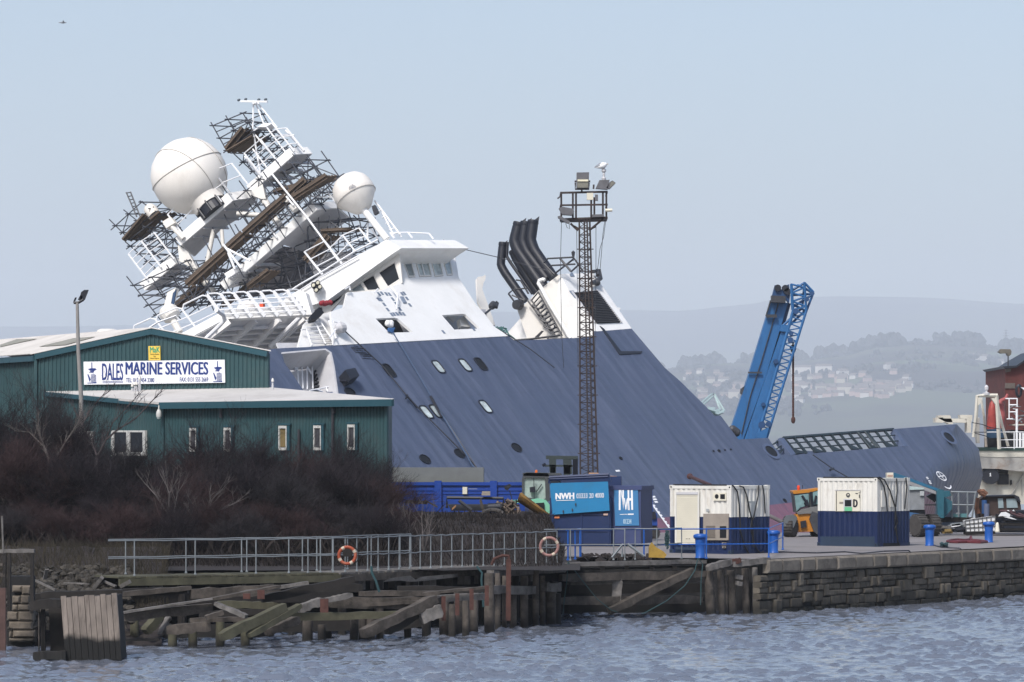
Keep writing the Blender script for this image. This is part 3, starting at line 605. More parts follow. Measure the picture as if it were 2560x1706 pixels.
# ================================================================== scaffolding on the masts
SCG='tube scaffolds clamped round the ship masts'
def lattice(name,label,corners,f,nx,ny,depth,rg=r1,planks=(),seed=1,r=.038,diag=.5,jit=.12,tail=.5):
    rn=random.Random(seed); c=[S(rg(*q),f=f) for q in corners]
    t=thing(name,label,'scaffold',c[3],SCG); m=MB()
    nd=2; g={}
    for i in range(nx+1):
        for j in range(ny+1):
            for k in range(nd):
                g[i,j,k]=quadpt(c,i/nx,j/ny)+A_*(depth*k)
    for k in range(nd):
        for i in range(nx+1):
            d=(g[i,0,k]-g[i,ny,k]).normalized(); m.tube(g[i,ny,k]-d*rn.uniform(0,tail),g[i,0,k]+d*rn.uniform(0,tail*1.6),r,5)
        for j in range(ny+1):
            d=(g[nx,j,k]-g[0,j,k]).normalized(); m.tube(g[0,j,k]-d*rn.uniform(0,tail),g[nx,j,k]+d*rn.uniform(0,tail),r,5)
            if rn.random()<.6 and j<ny: 
                o=(g[0,j+1,k]-g[0,j,k])*.5; m.tube(g[0,j,k]+o,g[nx,j,k]+o,r*.9,5)
    for i in range(nx+1):
        for j in range(ny+1): m.tube(g[i,j,0]-A_*.3,g[i,j,1]+A_*.3,r,5)
    for i in range(nx):
        for j in range(ny):
            for k in range(nd):
                if rn.random()<diag:
                    a,b=((i,j,k),(i+1,j+1,k)) if rn.random()<.5 else ((i+1,j,k),(i,j+1,k)); m.tube(g[a],g[b],r*.9,5)
    m.build('scaffold_tubes',pole,t)
    for (x0,y0,x1,y1,w,dd) in planks:
        m=MB(); a,b=S(rg(x0,y0),f=f-.2),S(rg(x1,y1),f=f-.2); nb=4
        for q in range(nb): m.beam(a+A_*(dd*q/nb),b+A_*(dd*q/nb)+(b-a)*rn.uniform(-.03,.03),dd/nb*.95,.06,U_)
        m.beam(a+U_*.02,b+U_*.02,.05,w,U_)
        m.build('scaffold_boards',wood,t)
    return t
lattice('scaffold_tower','dark tube scaffold tower with boards at the very top of the heeled mast',[(715,232),(900,155),(965,270),(800,385)],FM+.2,2,2,2.,planks=[(800,380,905,250,.45,2.2),(805,392,960,300,.25,2.2)],seed=3,tail=.3)
lattice('scaffold_tower','dark scaffold framing below the topmost scaffold basket, behind the white topmast',[(840,400),(1000,260),(1180,420),(1020,570)],FM+1.2,2,3,1.6,seed=5,diag=.9)
lattice('scaffold_tower','scaffold basket with ladder, red bundle and boards at the far left mast end',[(120,845),(280,700),(400,780),(205,930)],FM+.2,2,2,2.,planks=[(170,935,300,780,.35,2.2),(340,810,395,765,.3,2.)],seed=8,tail=.4)
lattice('scaffold_tower','dark scaffold framing under the far left basket beside the lower mast platform',[(210,970),(400,830),(520,990),(370,1110)],FM+.6,3,3,1.5,seed=11,diag=.9)
lattice('scaffold_tower','dark scaffold frame hanging under the upper mast platform beside the small radome',[(1060,560),(1300,440),(1440,640),(1230,760)],FM+.8,3,2,2.,seed=13,diag=.8,planks=[(1090,640,1400,560,.4,1.6)])
lattice('scaffold_tower','long scaffold run along the middle of the mast with brown boards',[(560,1200),(1320,560),(1380,640),(600,1290)],FM-1.8,9,1,1.4,seed=17,planks=[(555,1205,900,895,.5,1.4),(905,890,1280,560,.42,1.4),(1180,690,1412,540,.4,1.2)],tail=1.6,diag=.6)
lattice('scaffold_tower','scaffold between radome platform and the long board run',[(840,700),(1000,560),(1130,730),(960,880)],FM-.5,2,2,1.5,seed=19,tail=1.)
lattice('scaffold_tower','scaffold bay hanging at the left under the lower mast platform, beside the roof ridge',[(230,1210),(560,1060),(660,1230),(370,1390)],FM-1,3,3,2.,seed=23,diag=.45,tail=.5)
lattice('scaffold_tower','scaffold with boards under the small radome platform behind the bridge roof',[(1300,830),(1560,800),(1620,960),(1280,1150)],FM,4,3,2.,seed=29,diag=.7,planks=[(1280,1060,1420,900,.5,1.6),(1380,880,1568,870,.3,1.5)],tail=.6)
lattice('scaffold_tower','scaffold tubes behind the front railing at the foot of the mast',[(640,1110),(1010,1150),(1000,1250),(560,1330)],FM-.5,5,2,2.,seed=31,diag=.6,planks=[(500,1340,620,1220,.6,1.5),(930,1220,1060,1120,.4,1.5)],tail=.7)
lattice('scaffold_tower','scaffold tubes over the dark mast house beside the bridge roof',[(890,1000),(1290,830),(1330,1160),(1040,1230)],FM+1,4,3,1.5,seed=37,diag=.5,planks=[(770,1340,930,1210,.25,.6)],tail=.6)
lad=MB()
for dx in (0,26): lad.tube(S(r1(185+dx,640-dx*.1),f=FM),S(r1(250+dx*.8,790),f=FM),.045,5)
for k in range(7): t=k/7; lad.tube(S(r1(185+65*t,645+145*t),f=FM),S(r1(211+60*t,640+148*t),f=FM),.03,4)
tag(lad.build('ladder',steel,None,loc=S(r1(250,790),f=FM)),'short metal ladder sticking up from the far left scaffold basket','ladder')
# ================================================================== water, ground, quay
def wet(m,z0,z1,col,nsc=2.5,nam=.35):
    """dark algae / tide band on a material below world height z1"""
    nt=m.node_tree; N=nt.nodes; L=nt.links; b=N['Principled BSDF']; src=b.inputs['Base Color'].links[0].from_socket
    g=N.new('ShaderNodeNewGeometry'); sx=N.new('ShaderNodeSeparateXYZ'); L.new(g.outputs['Position'],sx.inputs[0])
    nz=N.new('ShaderNodeTexNoise'); nz.inputs['Scale'].default_value=nsc; nz.inputs['Detail'].default_value=4; L.new(g.outputs['Position'],nz.inputs['Vector'])
    ad=N.new('ShaderNodeMath'); ad.operation='MULTIPLY_ADD'; L.new(nz.outputs[0],ad.inputs[0]); ad.inputs[1].default_value=-nam*2; L.new(sx.outputs[2],ad.inputs[2])
    r=N.new('ShaderNodeMapRange'); L.new(ad.outputs[0],r.inputs[0]); r.inputs[1].default_value=z0-nam; r.inputs[2].default_value=z1-nam; r.inputs[3].default_value=1; r.inputs[4].default_value=0
    mx=N.new('ShaderNodeMix'); mx.data_type='RGBA'; L.new(r.outputs[0],mx.inputs[0]); L.new(src,mx.inputs[6]); mx.inputs[7].default_value=(*col,1); L.new(mx.outputs[2],b.inputs['Base Color']); return m
def water_mat(bd):
    m=bpy.data.materials.new('sea_water'); m.use_nodes=True; N=m.node_tree.nodes; L=m.node_tree.links; b=N['Principled BSDF']
    b.inputs['Base Color'].default_value=(.11,.125,.16,1); b.inputs['Roughness'].default_value=.13; b.inputs['IOR'].default_value=2.2
    g=N.new('ShaderNodeNewGeometry'); nz=N.new('ShaderNodeTexNoise'); nz.inputs['Scale'].default_value=4.5; nz.inputs['Detail'].default_value=3; L.new(g.outputs['Position'],nz.inputs['Vector'])
    bp=N.new('ShaderNodeBump'); bp.inputs['Distance'].default_value=bd; L.new(nz.outputs[0],bp.inputs['Height']); L.new(bp.outputs[0],b.inputs['Normal']); return m
WM=water_mat(.008)
rng=np.random.RandomState(4); ny,nx=860,560
yy=88*(178/88)**(np.linspace(0,1,ny)); ss=np.linspace(-1,1,nx); YG=np.repeat(yy[:,None],nx,1); XG=ss[None,:]*(YG*.155+3)
H=np.zeros_like(XG)
for i in range(70):
    lam=.3*(2.0/.3)**rng.rand(); th=rng.normal(0.35,.8); k=2*math.pi/lam; kx,ky=k*math.sin(th),k*math.cos(th)
    a=.0044*lam**.65*rng.uniform(.5,1.2); wx,wy=rng.uniform(-.15,.15,2)
    ph=kx*XG+ky*YG+rng.uniform(0,6.28)+1.2*np.sin(wx*XG+wy*YG+i); H+=a*(np.sin(ph)+.25*np.cos(2*ph))
HN=np.zeros_like(H)
for i in range(60):
    lam=.28*(1.3/.28)**rng.rand(); th=rng.normal(.2,.55); k=2*math.pi/lam; HN+=lam**.5*np.sin(k*(math.sin(th)*XG+math.cos(th)*YG)+rng.uniform(0,6.28)+1.5*np.sin(rng.uniform(-.2,.2)*XG+rng.uniform(-.2,.2)*YG+i))
HN/=HN.std(); H=.3*H+.0125*np.exp(.85*np.clip(HN,-3,2.6))*(1+.35*np.sin(.23*XG+.11*YG+1)*np.sin(.17*YG-.08*XG))-.03
wb=MB(); me=bpy.data.meshes.new('water'); idx=np.arange(ny*nx).reshape(ny,nx)
fa=np.stack([idx[:-1,:-1],idx[:-1,1:],idx[1:,1:],idx[1:,:-1]],-1).reshape(-1,4)
me.vertices.add(ny*nx); me.vertices.foreach_set('co',np.stack([XG,YG,H],-1).ravel()); me.loops.add(fa.size); me.loops.foreach_set('vertex_index',fa.ravel())
me.polygons.add(len(fa)); me.polygons.foreach_set('loop_start',np.arange(len(fa))*4); me.polygons.foreach_set('use_smooth',[True]*len(fa)); me.update(); me.validate(); me.materials.append(WM)
wo=bpy.data.objects.new('water',me); COL.objects.link(wo); struct(wo)
mb=MB(); mb.add([(-10000,-50,-.25),(10000,-50,-.25),(10000,22000,-.25),(-10000,22000,-.25)],[(0,1,2,3)]); struct(mb.build('sea',WM,None,loc=(0,0,-.25)))
GZ=2.0
concrete=mat('quay_concrete',(.19,.178,.180),.9,.15,1.2,bump=.02,bscale=6,dirt=(.10,.09,.088),damt=.85,dscale=.4,stretch=(.5,1,1))
earth=mat('earth',(.018,.014,.014),.95,.35,1.5,bump=.08,bscale=5,dirt=(.03,.026,.017),damt=.5)
seaw=mat('sea_wall_shade',(.010,.010,.011),.9,.3,1,bump=.05,bscale=4)  # near-black: the shade under the jetty is put into the colour
front=[q+Y*.6 for q in [Zp(-700,1425,GZ),Zp(297,1412,GZ),Zp(850,1408,GZ),Zp(1380,1392,GZ),Zp(1912,1398.5,GZ),Zp(2560,1366.5,GZ),Zp(3200,1340,GZ)]]
back=[Vector((52,181,GZ)),Vector((3,181,GZ)),Vector((-6,190,GZ)),Vector((-60,190,GZ))]
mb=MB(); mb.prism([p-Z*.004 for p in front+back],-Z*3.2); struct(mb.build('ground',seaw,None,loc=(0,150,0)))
mb=MB(); ap=[Zp(1395,1391.5,GZ),Zp(1912,1398,GZ),Zp(2560,1366,GZ),Zp(3200,1340,GZ),Vector((52,181,GZ)),Vector((3,181,GZ)),Vector((1,160,GZ)),Vector((1.4,140,GZ))]
mb.add(ap,[tuple(t) for t in tessellate_polygon([ap])]); struct(mb.build('quay_apron',concrete,None,loc=(0,150,GZ)))
mb=MB(); mb.ab(-70,181,-2,90,330,.1); struct(mb.build('dock_floor',mat('dock_concrete',(.36,.35,.33),.9,.2,.5),None,loc=(0,200,0)))
# earth bank with rough top
def bank_h(x,y):
    px=1280+F*x/y; s=max(0,min(1,(y-129.5)/13)); s=s*s*(3-2*s); e=max(0,min(1,(1412-px)/45)); e=e*e*(3-2*e)
    h=1.35*s*e+(.35*s if px<300 else 0)*min(1,(300-px)/200); return GZ-.03+h+(.16*noise.noise(Vector((x*.8,y*.8,0)))+.07*noise.noise(Vector((x*3,y*3,3))))*e*min(1,s*3+.2)
rows=[[Vector((x,y,bank_h(x,y))) for x in [(-200+1650*i/150-1280)/F*y for i in range(151)]] for y in [124.5+.6*j for j in range(70)]]
mb=MB(); mb.sheet(rows); struct(mb.build('earth_bank',earth,None,True,loc=(0,140,2)))
# quay wall of squared stone
stone=mat('wall_stone',(.082,.072,.058),.9,.35,2.5,bump=.05,bscale=7,island=.4,dirt=(.035,.031,.026),damt=.75,dscale=1.1,stretch=(1,1,.4)); wet(stone,.1,.55,(.018,.017,.014))
cop=mat('coping_stone',(.145,.128,.108),.9,.25,1.5,bump=.03,bscale=6,island=.2,dirt=(.05,.044,.038),damt=.75,dscale=1.3)
qa,qb=Zp(1914,1398,GZ),Zp(3150,1342,GZ); qd=(qb-qa).normalized(); qn=Vector((qd.y,-qd.x,0)); L=(qb-qa).length
quay=thing('quay_wall','weathered stone quay wall with worn coping blocks along the water at the right','quay wall',qa-Z*GZ)
def rblock(mb,o,l,dp,h,j,rn,ch=.04):
    """stone block with chamfered outer edges: o lower left on the face plane, qd along, qn outward"""
    a=[o+qd*(rn.uniform(0,.02)),o+qd*(l-rn.uniform(0.0,.03))]; b=j
    vs=[]
    for (k,w) in ((0,-.3),(ch,b-.0)):
        for x,y in ((a[0],0),(a[1],0),(a[1],h),(a[0],h)):
            c=(a[0]+a[1])/2; vs.append(x+(c-x).normalized()*k+Z*(y+(k if y==0 else -k))+qn*w)
    vs+= [vs[i]+qn*(.3+b-ch) for i in range(4)]
    mb.add(vs,[(0,1,9,8),(1,2,10,9),(2,3,11,10),(3,0,8,11),(8,9,5,4),(9,10,6,5),(10,11,7,6),(11,8,4,7),(4,5,6,7)])
rn=random.Random(3); mb=MB(); s=0
while s<L:
    l=rn.uniform(.8,1.7); w=qn*rn.uniform(-.02,.05); rblock(mb,qa+qd*s+Z*(-.52)+w,l,.5,.5,.12,rn,.07); s+=l+.015
mb.build('coping',cop,quay)
mb=MB(); z=-.56
while z>-2.5:
    h=rn.uniform(.2,.36); s=-.4
    while s<L:
        l=rn.uniform(.25,.95)
        if rn.random()<.14: rblock(mb,qa+qd*s+Z*(z-h*1.9)+qn*.045,l*rn.uniform(.6,1),.4,h*1.9-.02,rn.uniform(.0,.06),rn,.05)
        elif rn.random()>.03: rblock(mb,qa+qd*s+Z*(z-h*rn.uniform(.92,1.05)),l,.4,h*rn.uniform(.86,.97),rn.uniform(-.05,.07),rn,rn.uniform(.02,.06))
        s+=l+.012
    z-=h
mb.build('masonry',stone,quay)
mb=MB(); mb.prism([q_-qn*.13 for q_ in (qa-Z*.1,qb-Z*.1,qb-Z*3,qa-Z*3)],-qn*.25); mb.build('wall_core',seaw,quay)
# ================================================================== green sheds
r11=Rg(0,700,.38272)
teal=mat('teal_cladding',(.022,.062,.070),.6,.12,.5,dirt=(.045,.065,.065),damt=.5,dscale=.5)
tealt=mat('teal_trim',(.016,.062,.082),.5,.08)
roofm=mat('shed_roof',(.46,.445,.43),.8,.1,.6,dirt=(.3,.28,.26),damt=.5,dscale=.5)
pvc=mat('window_frame_white',(.48,.48,.46),.5,.05); signw=mat('sign_white',(.72,.73,.76),.5,.03); navy=mat('sign_navy',(.015,.035,.17),.5,.03)
rendw=mat('render_white',(.42,.42,.45),.9,.15)
def corr(mb,a,b,topf,z0,pitch=.2,dp=.045,nrm=None):
    """box-profile cladding between plan points a,b ; topf(t) world z of the top"""
    d=b-a; Ln=d.length; d.normalize(); n=nrm or Vector((d.y,-d.x,0)); k=int(Ln/pitch); p=Ln/k; prof=[]
    for i in range(k): prof+=[(i*p,0),(i*p+p*.55,0),(i*p+p*.68,dp),(i*p+p*.87,dp)]
    prof.append((Ln,0)); lo=[];hi=[]
    for s,o in prof:
        q=a+d*s+n*o; lo.append(Vector((q.x,q.y,z0))); hi.append(Vector((q.x,q.y,topf(s/Ln))))
    return mb.sheet([lo,hi])
GL,AP,GR=P(92,891,168),P(383,828,165.5),P(672,884,163)
nG=Vector(((GR-GL).y,-(GR-GL).x,0)).normalized()
shed=thing('workshop_shed','large teal metal clad workshop shed with low gable and grey corrugated roof','building',Vector((GL.x,GL.y,2.8)))
def gtop(t): return GL.z+(AP.z-GL.z)*t/.5 if t<.5 else AP.z+(GR.z-AP.z)*(t-.5)/.5
mb=MB(); corr(mb,GL,GR,gtop,2.8,.21); mb.build('gable_wall',teal,shed)
bd=(P(0,896,172.4)-GL); bd.z=0; bd.normalize(); GLb=GL+bd*28
mb=MB(); corr(mb,GLb,GL,lambda t:GL.z-.1,2.8,.21,nrm=Vector((-.7,-.7,0))); mb.build('side_wall',teal,shed)
bd2=Vector((-nG.x,-nG.y,0)); mb=MB(); mb.add([GR,GR+bd*28,(GR+bd*28)*1,GR],[]); 
q=[GR-Z*0,GR+bd*28,Vector(((GR+bd*28).x,(GR+bd*28).y,2.8)),Vector((GR.x,GR.y,2.8))]; mb=MB(); mb.prism(q,bd2*.1); mb.build('rear_side_wall',teal,shed)
def slope(a,b,dirv,Ln,nm,par,pitch=.18,dp=.05):
    k=int(Ln/pitch); r0=[];r1_=[]
    for i in range(k+1):
        for s,o in ((0,0),(.3,dp)):
            r0.append(a+dirv*(i*pitch+s*pitch)+Z*o); r1_.append(b+dirv*(i*pitch+s*pitch)+Z*o)
    m=MB(); m.sheet([r0,r1_]); return m.build(nm,roofm,par)
ov=nG*.15
ea=GL+ov+(GL-AP).normalized()*.25+Z*.12; eb=GR+ov+(GR-AP).normalized()*.2+Z*.12; ra=AP+ov+Z*.12
slope(ea,ra,bd,28,'roof_slope',shed); slope(ra,eb,bd,28,'roof_slope',shed)
mb=MB()
for q in ([(0,438),(0,425),(110,388),(240,385)],[(255,436),(480,382),(620,372),(430,425)]):
    # translucent sheets lie in the roof plane
    n=(ra-ea).cross(bd).normalized(); mb.prism([hit(p,ea+Z*.075,n) for p in r11(q)],n*.01*(1 if n.z>0 else -1))
mb.build('rooflight',mat('rooflight_sheet',(.24,.23,.19),.6,.2),shed)
mb=MB(); mb.beam(GL+nG*.1-Z*.03,AP+nG*.1-Z*.03,.16,.24,Z); mb.beam(AP+nG*.1-Z*.03,GR+nG*.1-Z*.03,.16,.24,Z); mb.build('verge_trim',tealt,shed)
mb=MB(); mb.beam(GL+Vector((-.1,-.1,-.1)),GL+bd*28+Vector((-.1,-.1,-.1)),.14,.26,Z); mb.build('gutter',tealt,shed)
mb=MB(); mb.beam(Vector((GL.x,GL.y,2.8))+nG*.06,GL+nG*.06,.16,.12,nG); mb.build('corner_trim',teal,shed)
o=P(268,846,171)
mb=MB(); mb.lathe(o+Z*.13,Z,[(.42,0),(.48,.05),(.5,.14),(.46,.24),(.3,.3),(0,.31)],28); mb.build('ventilator_cap',cream,shed,smooth=True)
mb=MB(); mb.box(o+Z*.0,X*1.05,Y*.9,Z*.1); mb.box(o+Z*.08,X*.8,Y*.7,Z*.14); mb.box(o-Z*.12,X*1.25,Y*1.0,Z*.12); mb.build('ventilator_base',mat('ventilator_grey',(.12,.12,.12),.8,.2),shed)
def onG(p,o=.07): return hit(r11(*p),GL+nG*o,nG)
def gtext(body,x0,y0,x1,y1,w=0.,m=navy,par=None,o=.115,nm='lettering'):
    ll=onG((x0,y1),o); ex=onG((x1,y1),o)-ll; ey=onG((x0,y0),o)-ll; return text_mb(body,ll,ex,ey,w,0).build(nm,m,par)
ban=thing('sign_board','long white board reading DALES MARINE SERVICES in navy on the shed gable','sign',onG((1010,685)))
mb=MB(); mb.prism([onG(p) for p in ((548,535),(1470,522),(1473,672),(552,685))],nG*.04); mb.build('board',signw,ban)
gtext('DALES',668,546,803,656,.035,par=ban); gtext('MARINE SERVICES',822,538,1358,619,.04,par=ban)
gtext('TEL: 0131 454 3380',823,641,1007,669,.028,par=ban); gtext('FAX: 0131 555 2669',1175,637,1360,665,.028,par=ban)
mb=MB()
for y in (663,671): mb.prism([onG((670,y),.112),onG((805,y-1),.112),onG((805,y+2),.112),onG((670,y+3.5),.112)],nG*.004)
mb.build('underline',navy,ban)
for cx,dy in ((603,0),(1424,-9)):
    mb=MB(); G=lambda x,y:onG((cx+x,y+dy),.114)
    for q in ([(-6,540),(-1,540),(1,585),(-6,585)],[(-28,583),(-10,578),(20,578),(28,586),(14,594),(-16,592)],[(-16,594),(12,594),(10,602),(-14,600)],[(-20,602),(8,602),(8,608),(-20,606)],[(-32,618),(-26,616),(-10,650),(-18,668)],[(-32,672),(28,670),(28,676),(-32,677)]): mb.prism([G(x,y) for x,y in q],nG*.003)
    for k in range(7):
        x=-8+k*5; mb.prism([G(x,612+abs(k-3)*3),G(x+2,612+abs(k-3)*3),G(x+4,670),G(x+2,670)],nG*.003)
    for k in range(6): y=618+k*9; mb.prism([G(-8-k*.8,y),G(22+k*.8,y+5),G(22+k*.8,y+7),G(-8-k*.8,y+2)],nG*.003)
    mb.build('emblem',navy,ban)
ys=thing('small_sign','small yellow sign with green letters above the long white board','sign',onG((1010,525)))
mb=MB(); mb.prism([onG(p,.07) for p in ((971,433),(1048,432),(1050,526),(973,527))],nG*.03); mb.build('board',mat('sign_yellow',(.72,.50,.08),.5,.05),ys)
gtext('MaK',980,438,1044,475,.03,mat('sign_green',(.03,.30,.16),.5),ys,.105)
for t,y in (('Service-Station',486),('for',500),('Diesel Engines',514)): gtext(t,982 if len(t)>4 else 1003,y-5,1040 if len(t)>4 else 1020,y+4,.01,mat('sign_text_brown',(.12,.08,.02)),ys,.105)
# ---- annex
C0,RR=P(400,1006,160),P(982,998,150); LB=P(108,978,168); BK=P(673,968.5,163.2); RB=P(986,997,156)
annex=thing('office_annex','low teal metal clad office annex with shallow grey roof and white framed windows','building',Vector((C0.x,C0.y,2.8)))
zr=C0.z
mb=MB(); pr=[C0,RR,RB,BK,LB]; mb.add([p for p in pr]+[p-Z*.1 for p in pr],[(0,1,2),(0,2,3),(0,3,4),(5,7,6),(5,8,7),(5,9,8),(0,1,6,5),(1,2,7,6),(4,0,5,9)]); mb.build('roof',roofm,annex)
wa=C0+Vector((.15,.25,0)); W1=P(968,1010,150.7); dW=(W1-wa); dW.z=0; nW=Vector((dW.y,-dW.x,0)).normalized()
mb=MB(); corr(mb,wa,W1,lambda t:zr-.25,2.8,.19); mb.build('front_wall',teal,annex)
LW=Vector((LB.x+.15,LB.y,0)); nL=Vector(((wa-LW).y,-(wa-LW).x,0)).normalized()
mb=MB(); corr(mb,Vector((LW.x,LW.y,0)),Vector((wa.x,wa.y,0)),lambda t:LB.z-.25+(C0.z-LB.z)*t,2.8,.19); mb.build('side_wall',teal,annex)
mb=MB(); mb.prism([Vector((W1.x,W1.y,2.8)),Vector((W1.x,W1.y,zr-.3)),RB-Z*.3+X*-.1,Vector((RB.x-.1,RB.y,2.8))],-X*.1); mb.build('end_wall',teal,annex)
mb=MB(); mb.beam(C0-Z*.15,RR-Z*.15,.14,.28,Z); mb.beam(C0-Z*.12+Vector((0,.15,0)),LB-Z*.12,.12,.2,Z); mb.build('eaves_trim',tealt,annex)
mb=MB(); mb.beam(Vector((wa.x,wa.y,2.8))+nW*.03,Vector((wa.x,wa.y,zr-.3))+nW*.03,.14,.12,nW); mb.beam(Vector((W1.x,W1.y,2.8))+nW*.03,Vector((W1.x,W1.y,zr-.3))+nW*.03,.12,.1,nW); mb.build('corner_trim',teal,annex)
for x,y0,y1 in ((605,560,960),(384,715,965)):
    mb=MB(); mb.tube(hit(r5(x,y0),wa+nW*.12,nW),hit(r5(x,y1),wa+nW*.12,nW),.055,8); 
    if x==605: mb.tube(hit(r5(x-6,y0),wa+nW*.12,nW),hit(r5(x+8,y0+50),wa+nW*.12,nW),.08,8)
    mb.build('downpipe',steel,annex)
mb=MB(); mb.tube(hit(r11(1442,835),wa+nW*.1,nW),hit(r11(1442,900),wa+nW*.1,nW),.06,8); mb.build('downpipe',steel,annex)
def tallwin(q,rg,pl,n,curt=None):
    c=[hit(rg(*p),pl+n*.13,n) for p in q]; m=MB(); m.prism(c,-n*.1,[inset(c,.78)]); f=m.build('window',pvc,annex)
    m=MB(); m.prism([p-n*.05 for p in inset(c,.74)],-n*.02); m.build('pane',glassd if not curt else curt,f)
    dx=(c[1]-c[0]); m=MB(); m.prism([c[1]+dx*.04,c[1]+dx*.36,c[2]+dx*.36,c[2]+dx*.04],-n*.06); m.build('shadow_reveal',tealt,f)  # flat strip stands in for the shadowed reveal at the right
    m=MB(); m.prism([c[0]-dx*.1+Z*.1,c[1]+dx*.45+Z*.1,c[1]+dx*.45+Z*.03,c[0]-dx*.1+Z*.03],-n*.09); m.build('lintel',tealt,f)
yel=mat('yellow_curtain',(.15,.11,.045),.8,.3,4); dg=mat('curtain_grey',(.04,.04,.045),.6,.4,5)
for (x0,y0,x1,y1),c in (((250,692,303,852),yel),((478,690,527,852),dg),((700,684,748,850),dg)): tallwin([(x0,y0),(x1,y0),(x1,y1),(x0,y1)],r5,wa,nW,c)
for x0,y0,x1,y1 in ((1236,968,1280,1122),(1460,966,1506,1120)): tallwin([(x0,y0),(x1,y0),(x1,y1),(x0,y1)],r11,wa,nW,dg)
for x0,y0,x1,y1 in ((725,984,946,1150),(376,990,594,1165)):
    c=[hit(r11(*p),wa+nL*.15,nL) for p in ((x0,y0),(x1,y0),(x1,y1),(x0,y1))]; m=MB(); f=.075
    h=[[quadpt(c,a,.07),quadpt(c,b,.07),quadpt(c,b,.86),quadpt(c,a,.86)] for a,b in ((.07,.45),(.55,.93))]
    m.prism(c,-nL*.12,h); fo=m.build('window',pvc,annex)
    for k in h:
        m=MB(); m.prism([p-nL*.05 for p in inset(k,1.03)],-nL*.02); m.build('pane',glassd,fo)
mb=MB(); a,b=Vector((LW.x,LW.y,0))+nL*.06,Vector((wa.x,wa.y,0))+nL*.06; mb.prism([a+Z*2.8,b+Z*2.8,b+Z*5.05,a+Z*5.2],-nL*.12); mb.build('lower_wall',rendw,annex)
mb=MB(); a,b=wa+nW*.06,W1+nW*.06; mb.prism([Vector((a.x,a.y,2.8)),Vector((b.x,b.y,2.8)),Vector((b.x,b.y,4.9)),Vector((a.x,a.y,5.))],-nW*.12); 
cc=thing('dome_camera','white dome security camera on the corner of the teal office annex','camera',hit(r11(1035,850),wa+nW*.3,nW))
p=hit(r11(1038,868),wa+nW*.35,nW); mb=MB(); mb.lathe(p,-Z,[(.0,-.14),(.06,-.14),(.11,-.03),(.125,.07),(.11,.18),(0,.2)],16); mb.build('housing',pvc,cc,smooth=True)
mb=MB(); mb.lathe(p,-Z,[(.0,.18),(.105,.18),(.08,.26),(0,.3)],14); mb.build('lens_dome',glassp,cc); mb=MB(); mb.path([p+Z*.15,p+Z*.28,p+Z*.28-nW*.3],.045,6); mb.build('bracket',pvc,cc)
def onroof(x,y): return hit(r11(x,y),C0,(RR-C0).cross(LB-C0))
for (x,y,w,h,l) in ((887,720,.20,.3,'squat capped grey roof vent, middle of the three on the annex roof'),(912,720,.12,.62,'tall grey flue pipe on the annex roof in front of the white board'),(864,720,.1,.2,'small grey box vent, leftmost on the annex roof'),(1781,708,.1,.38,'single grey flue at the right of the annex roof below the shed corner')):
    p=onroof(x,y); t=thing('roof_vent',l,'vent',p,'vents on the annex roof'); w*=.5; h*=.8; m=MB(); m.lathe(p-Z*.05,Z,[(w,0),(w,h*.6),(w*.8,h*.62),(w*.8,h*.95)],12); m.build('stack',under,t); m=MB(); m.lathe(p+Z*(h*.9),Z,[(w*1.15,0),(w*1.2,.05),(w*.6,.14),(0,.16)],12); m.build('cap',cream,t)
# ---- lamp post at the left
p=P(203,1180,150); lp=thing('lamp_post','grey lamp post in front of the shed with dark twin floodlight on top','lamp post',Vector((p.x,p.y,3.1)))
mb=MB(); tp=P(193,757,150); mb.path([Vector((p.x,p.y,3.1)),P(203,1000,150),P(196,880,150),tp],[.1,.09,.08,.06],14); mb.build('pole',mat('pole_grey',(.24,.23,.22),.7,.15),lp,smooth=True)
mb=MB(); c=lambda x,y:P(*r11(x,y),150); mb.path([c(482,150),c(495,118),c(500,120)],.04,6); mb.path([c(482,150),c(515,148),c(545,130)],.06,6); mb.prism([c(522,110),c(530,80),c(550,66),c(574,65),c(548,130),c(525,138)],Y*.35); mb.prism([c(508,130),c(525,100),c(540,110),c(530,140)],Y*.2); mb.build('floodlight',black,lp)
# ================================================================== jetties and waterside timber
r2l=Rg(0,1280,.2975); r4l=Rg(600,1280,.34); r9=Rg(1360,1350,.51); r10=Rg(0,1340,.20408)
timber=mat('weathered_timber',(.058,.049,.042),.9,.6,2,bump=.02,bscale=6,island=.4,dirt=(.018,.016,.013),damt=.85,dscale=1.6); wet(timber,.15,.6,(.012,.011,.010))
timl=mat('pale_timber',(.115,.108,.103),.9,.4,2.5,bump=.02,bscale=6,island=.3,dirt=(.04,.036,.032),damt=.85,dscale=1.8); wet(timl,.1,.5,(.012,.011,.010))
timg=mat('green_timber',(.058,.056,.036),.9,.4,2,island=.3,dirt=(.05,.045,.03),damt=.6); wet(timg,.0,.35,(.012,.011,.010))
timd=mat('dark_timber',(.014,.012,.011),.9,.4,2,island=.3); rust=mat('rusted_iron',(.06,.025,.02),.9,.4,3,bump=.02)
wet(timd,.1,.5,(.010,.010,.010))
galv=mat('galvanised_rail',(.19,.21,.225),.5,.2,1,metal=.2)
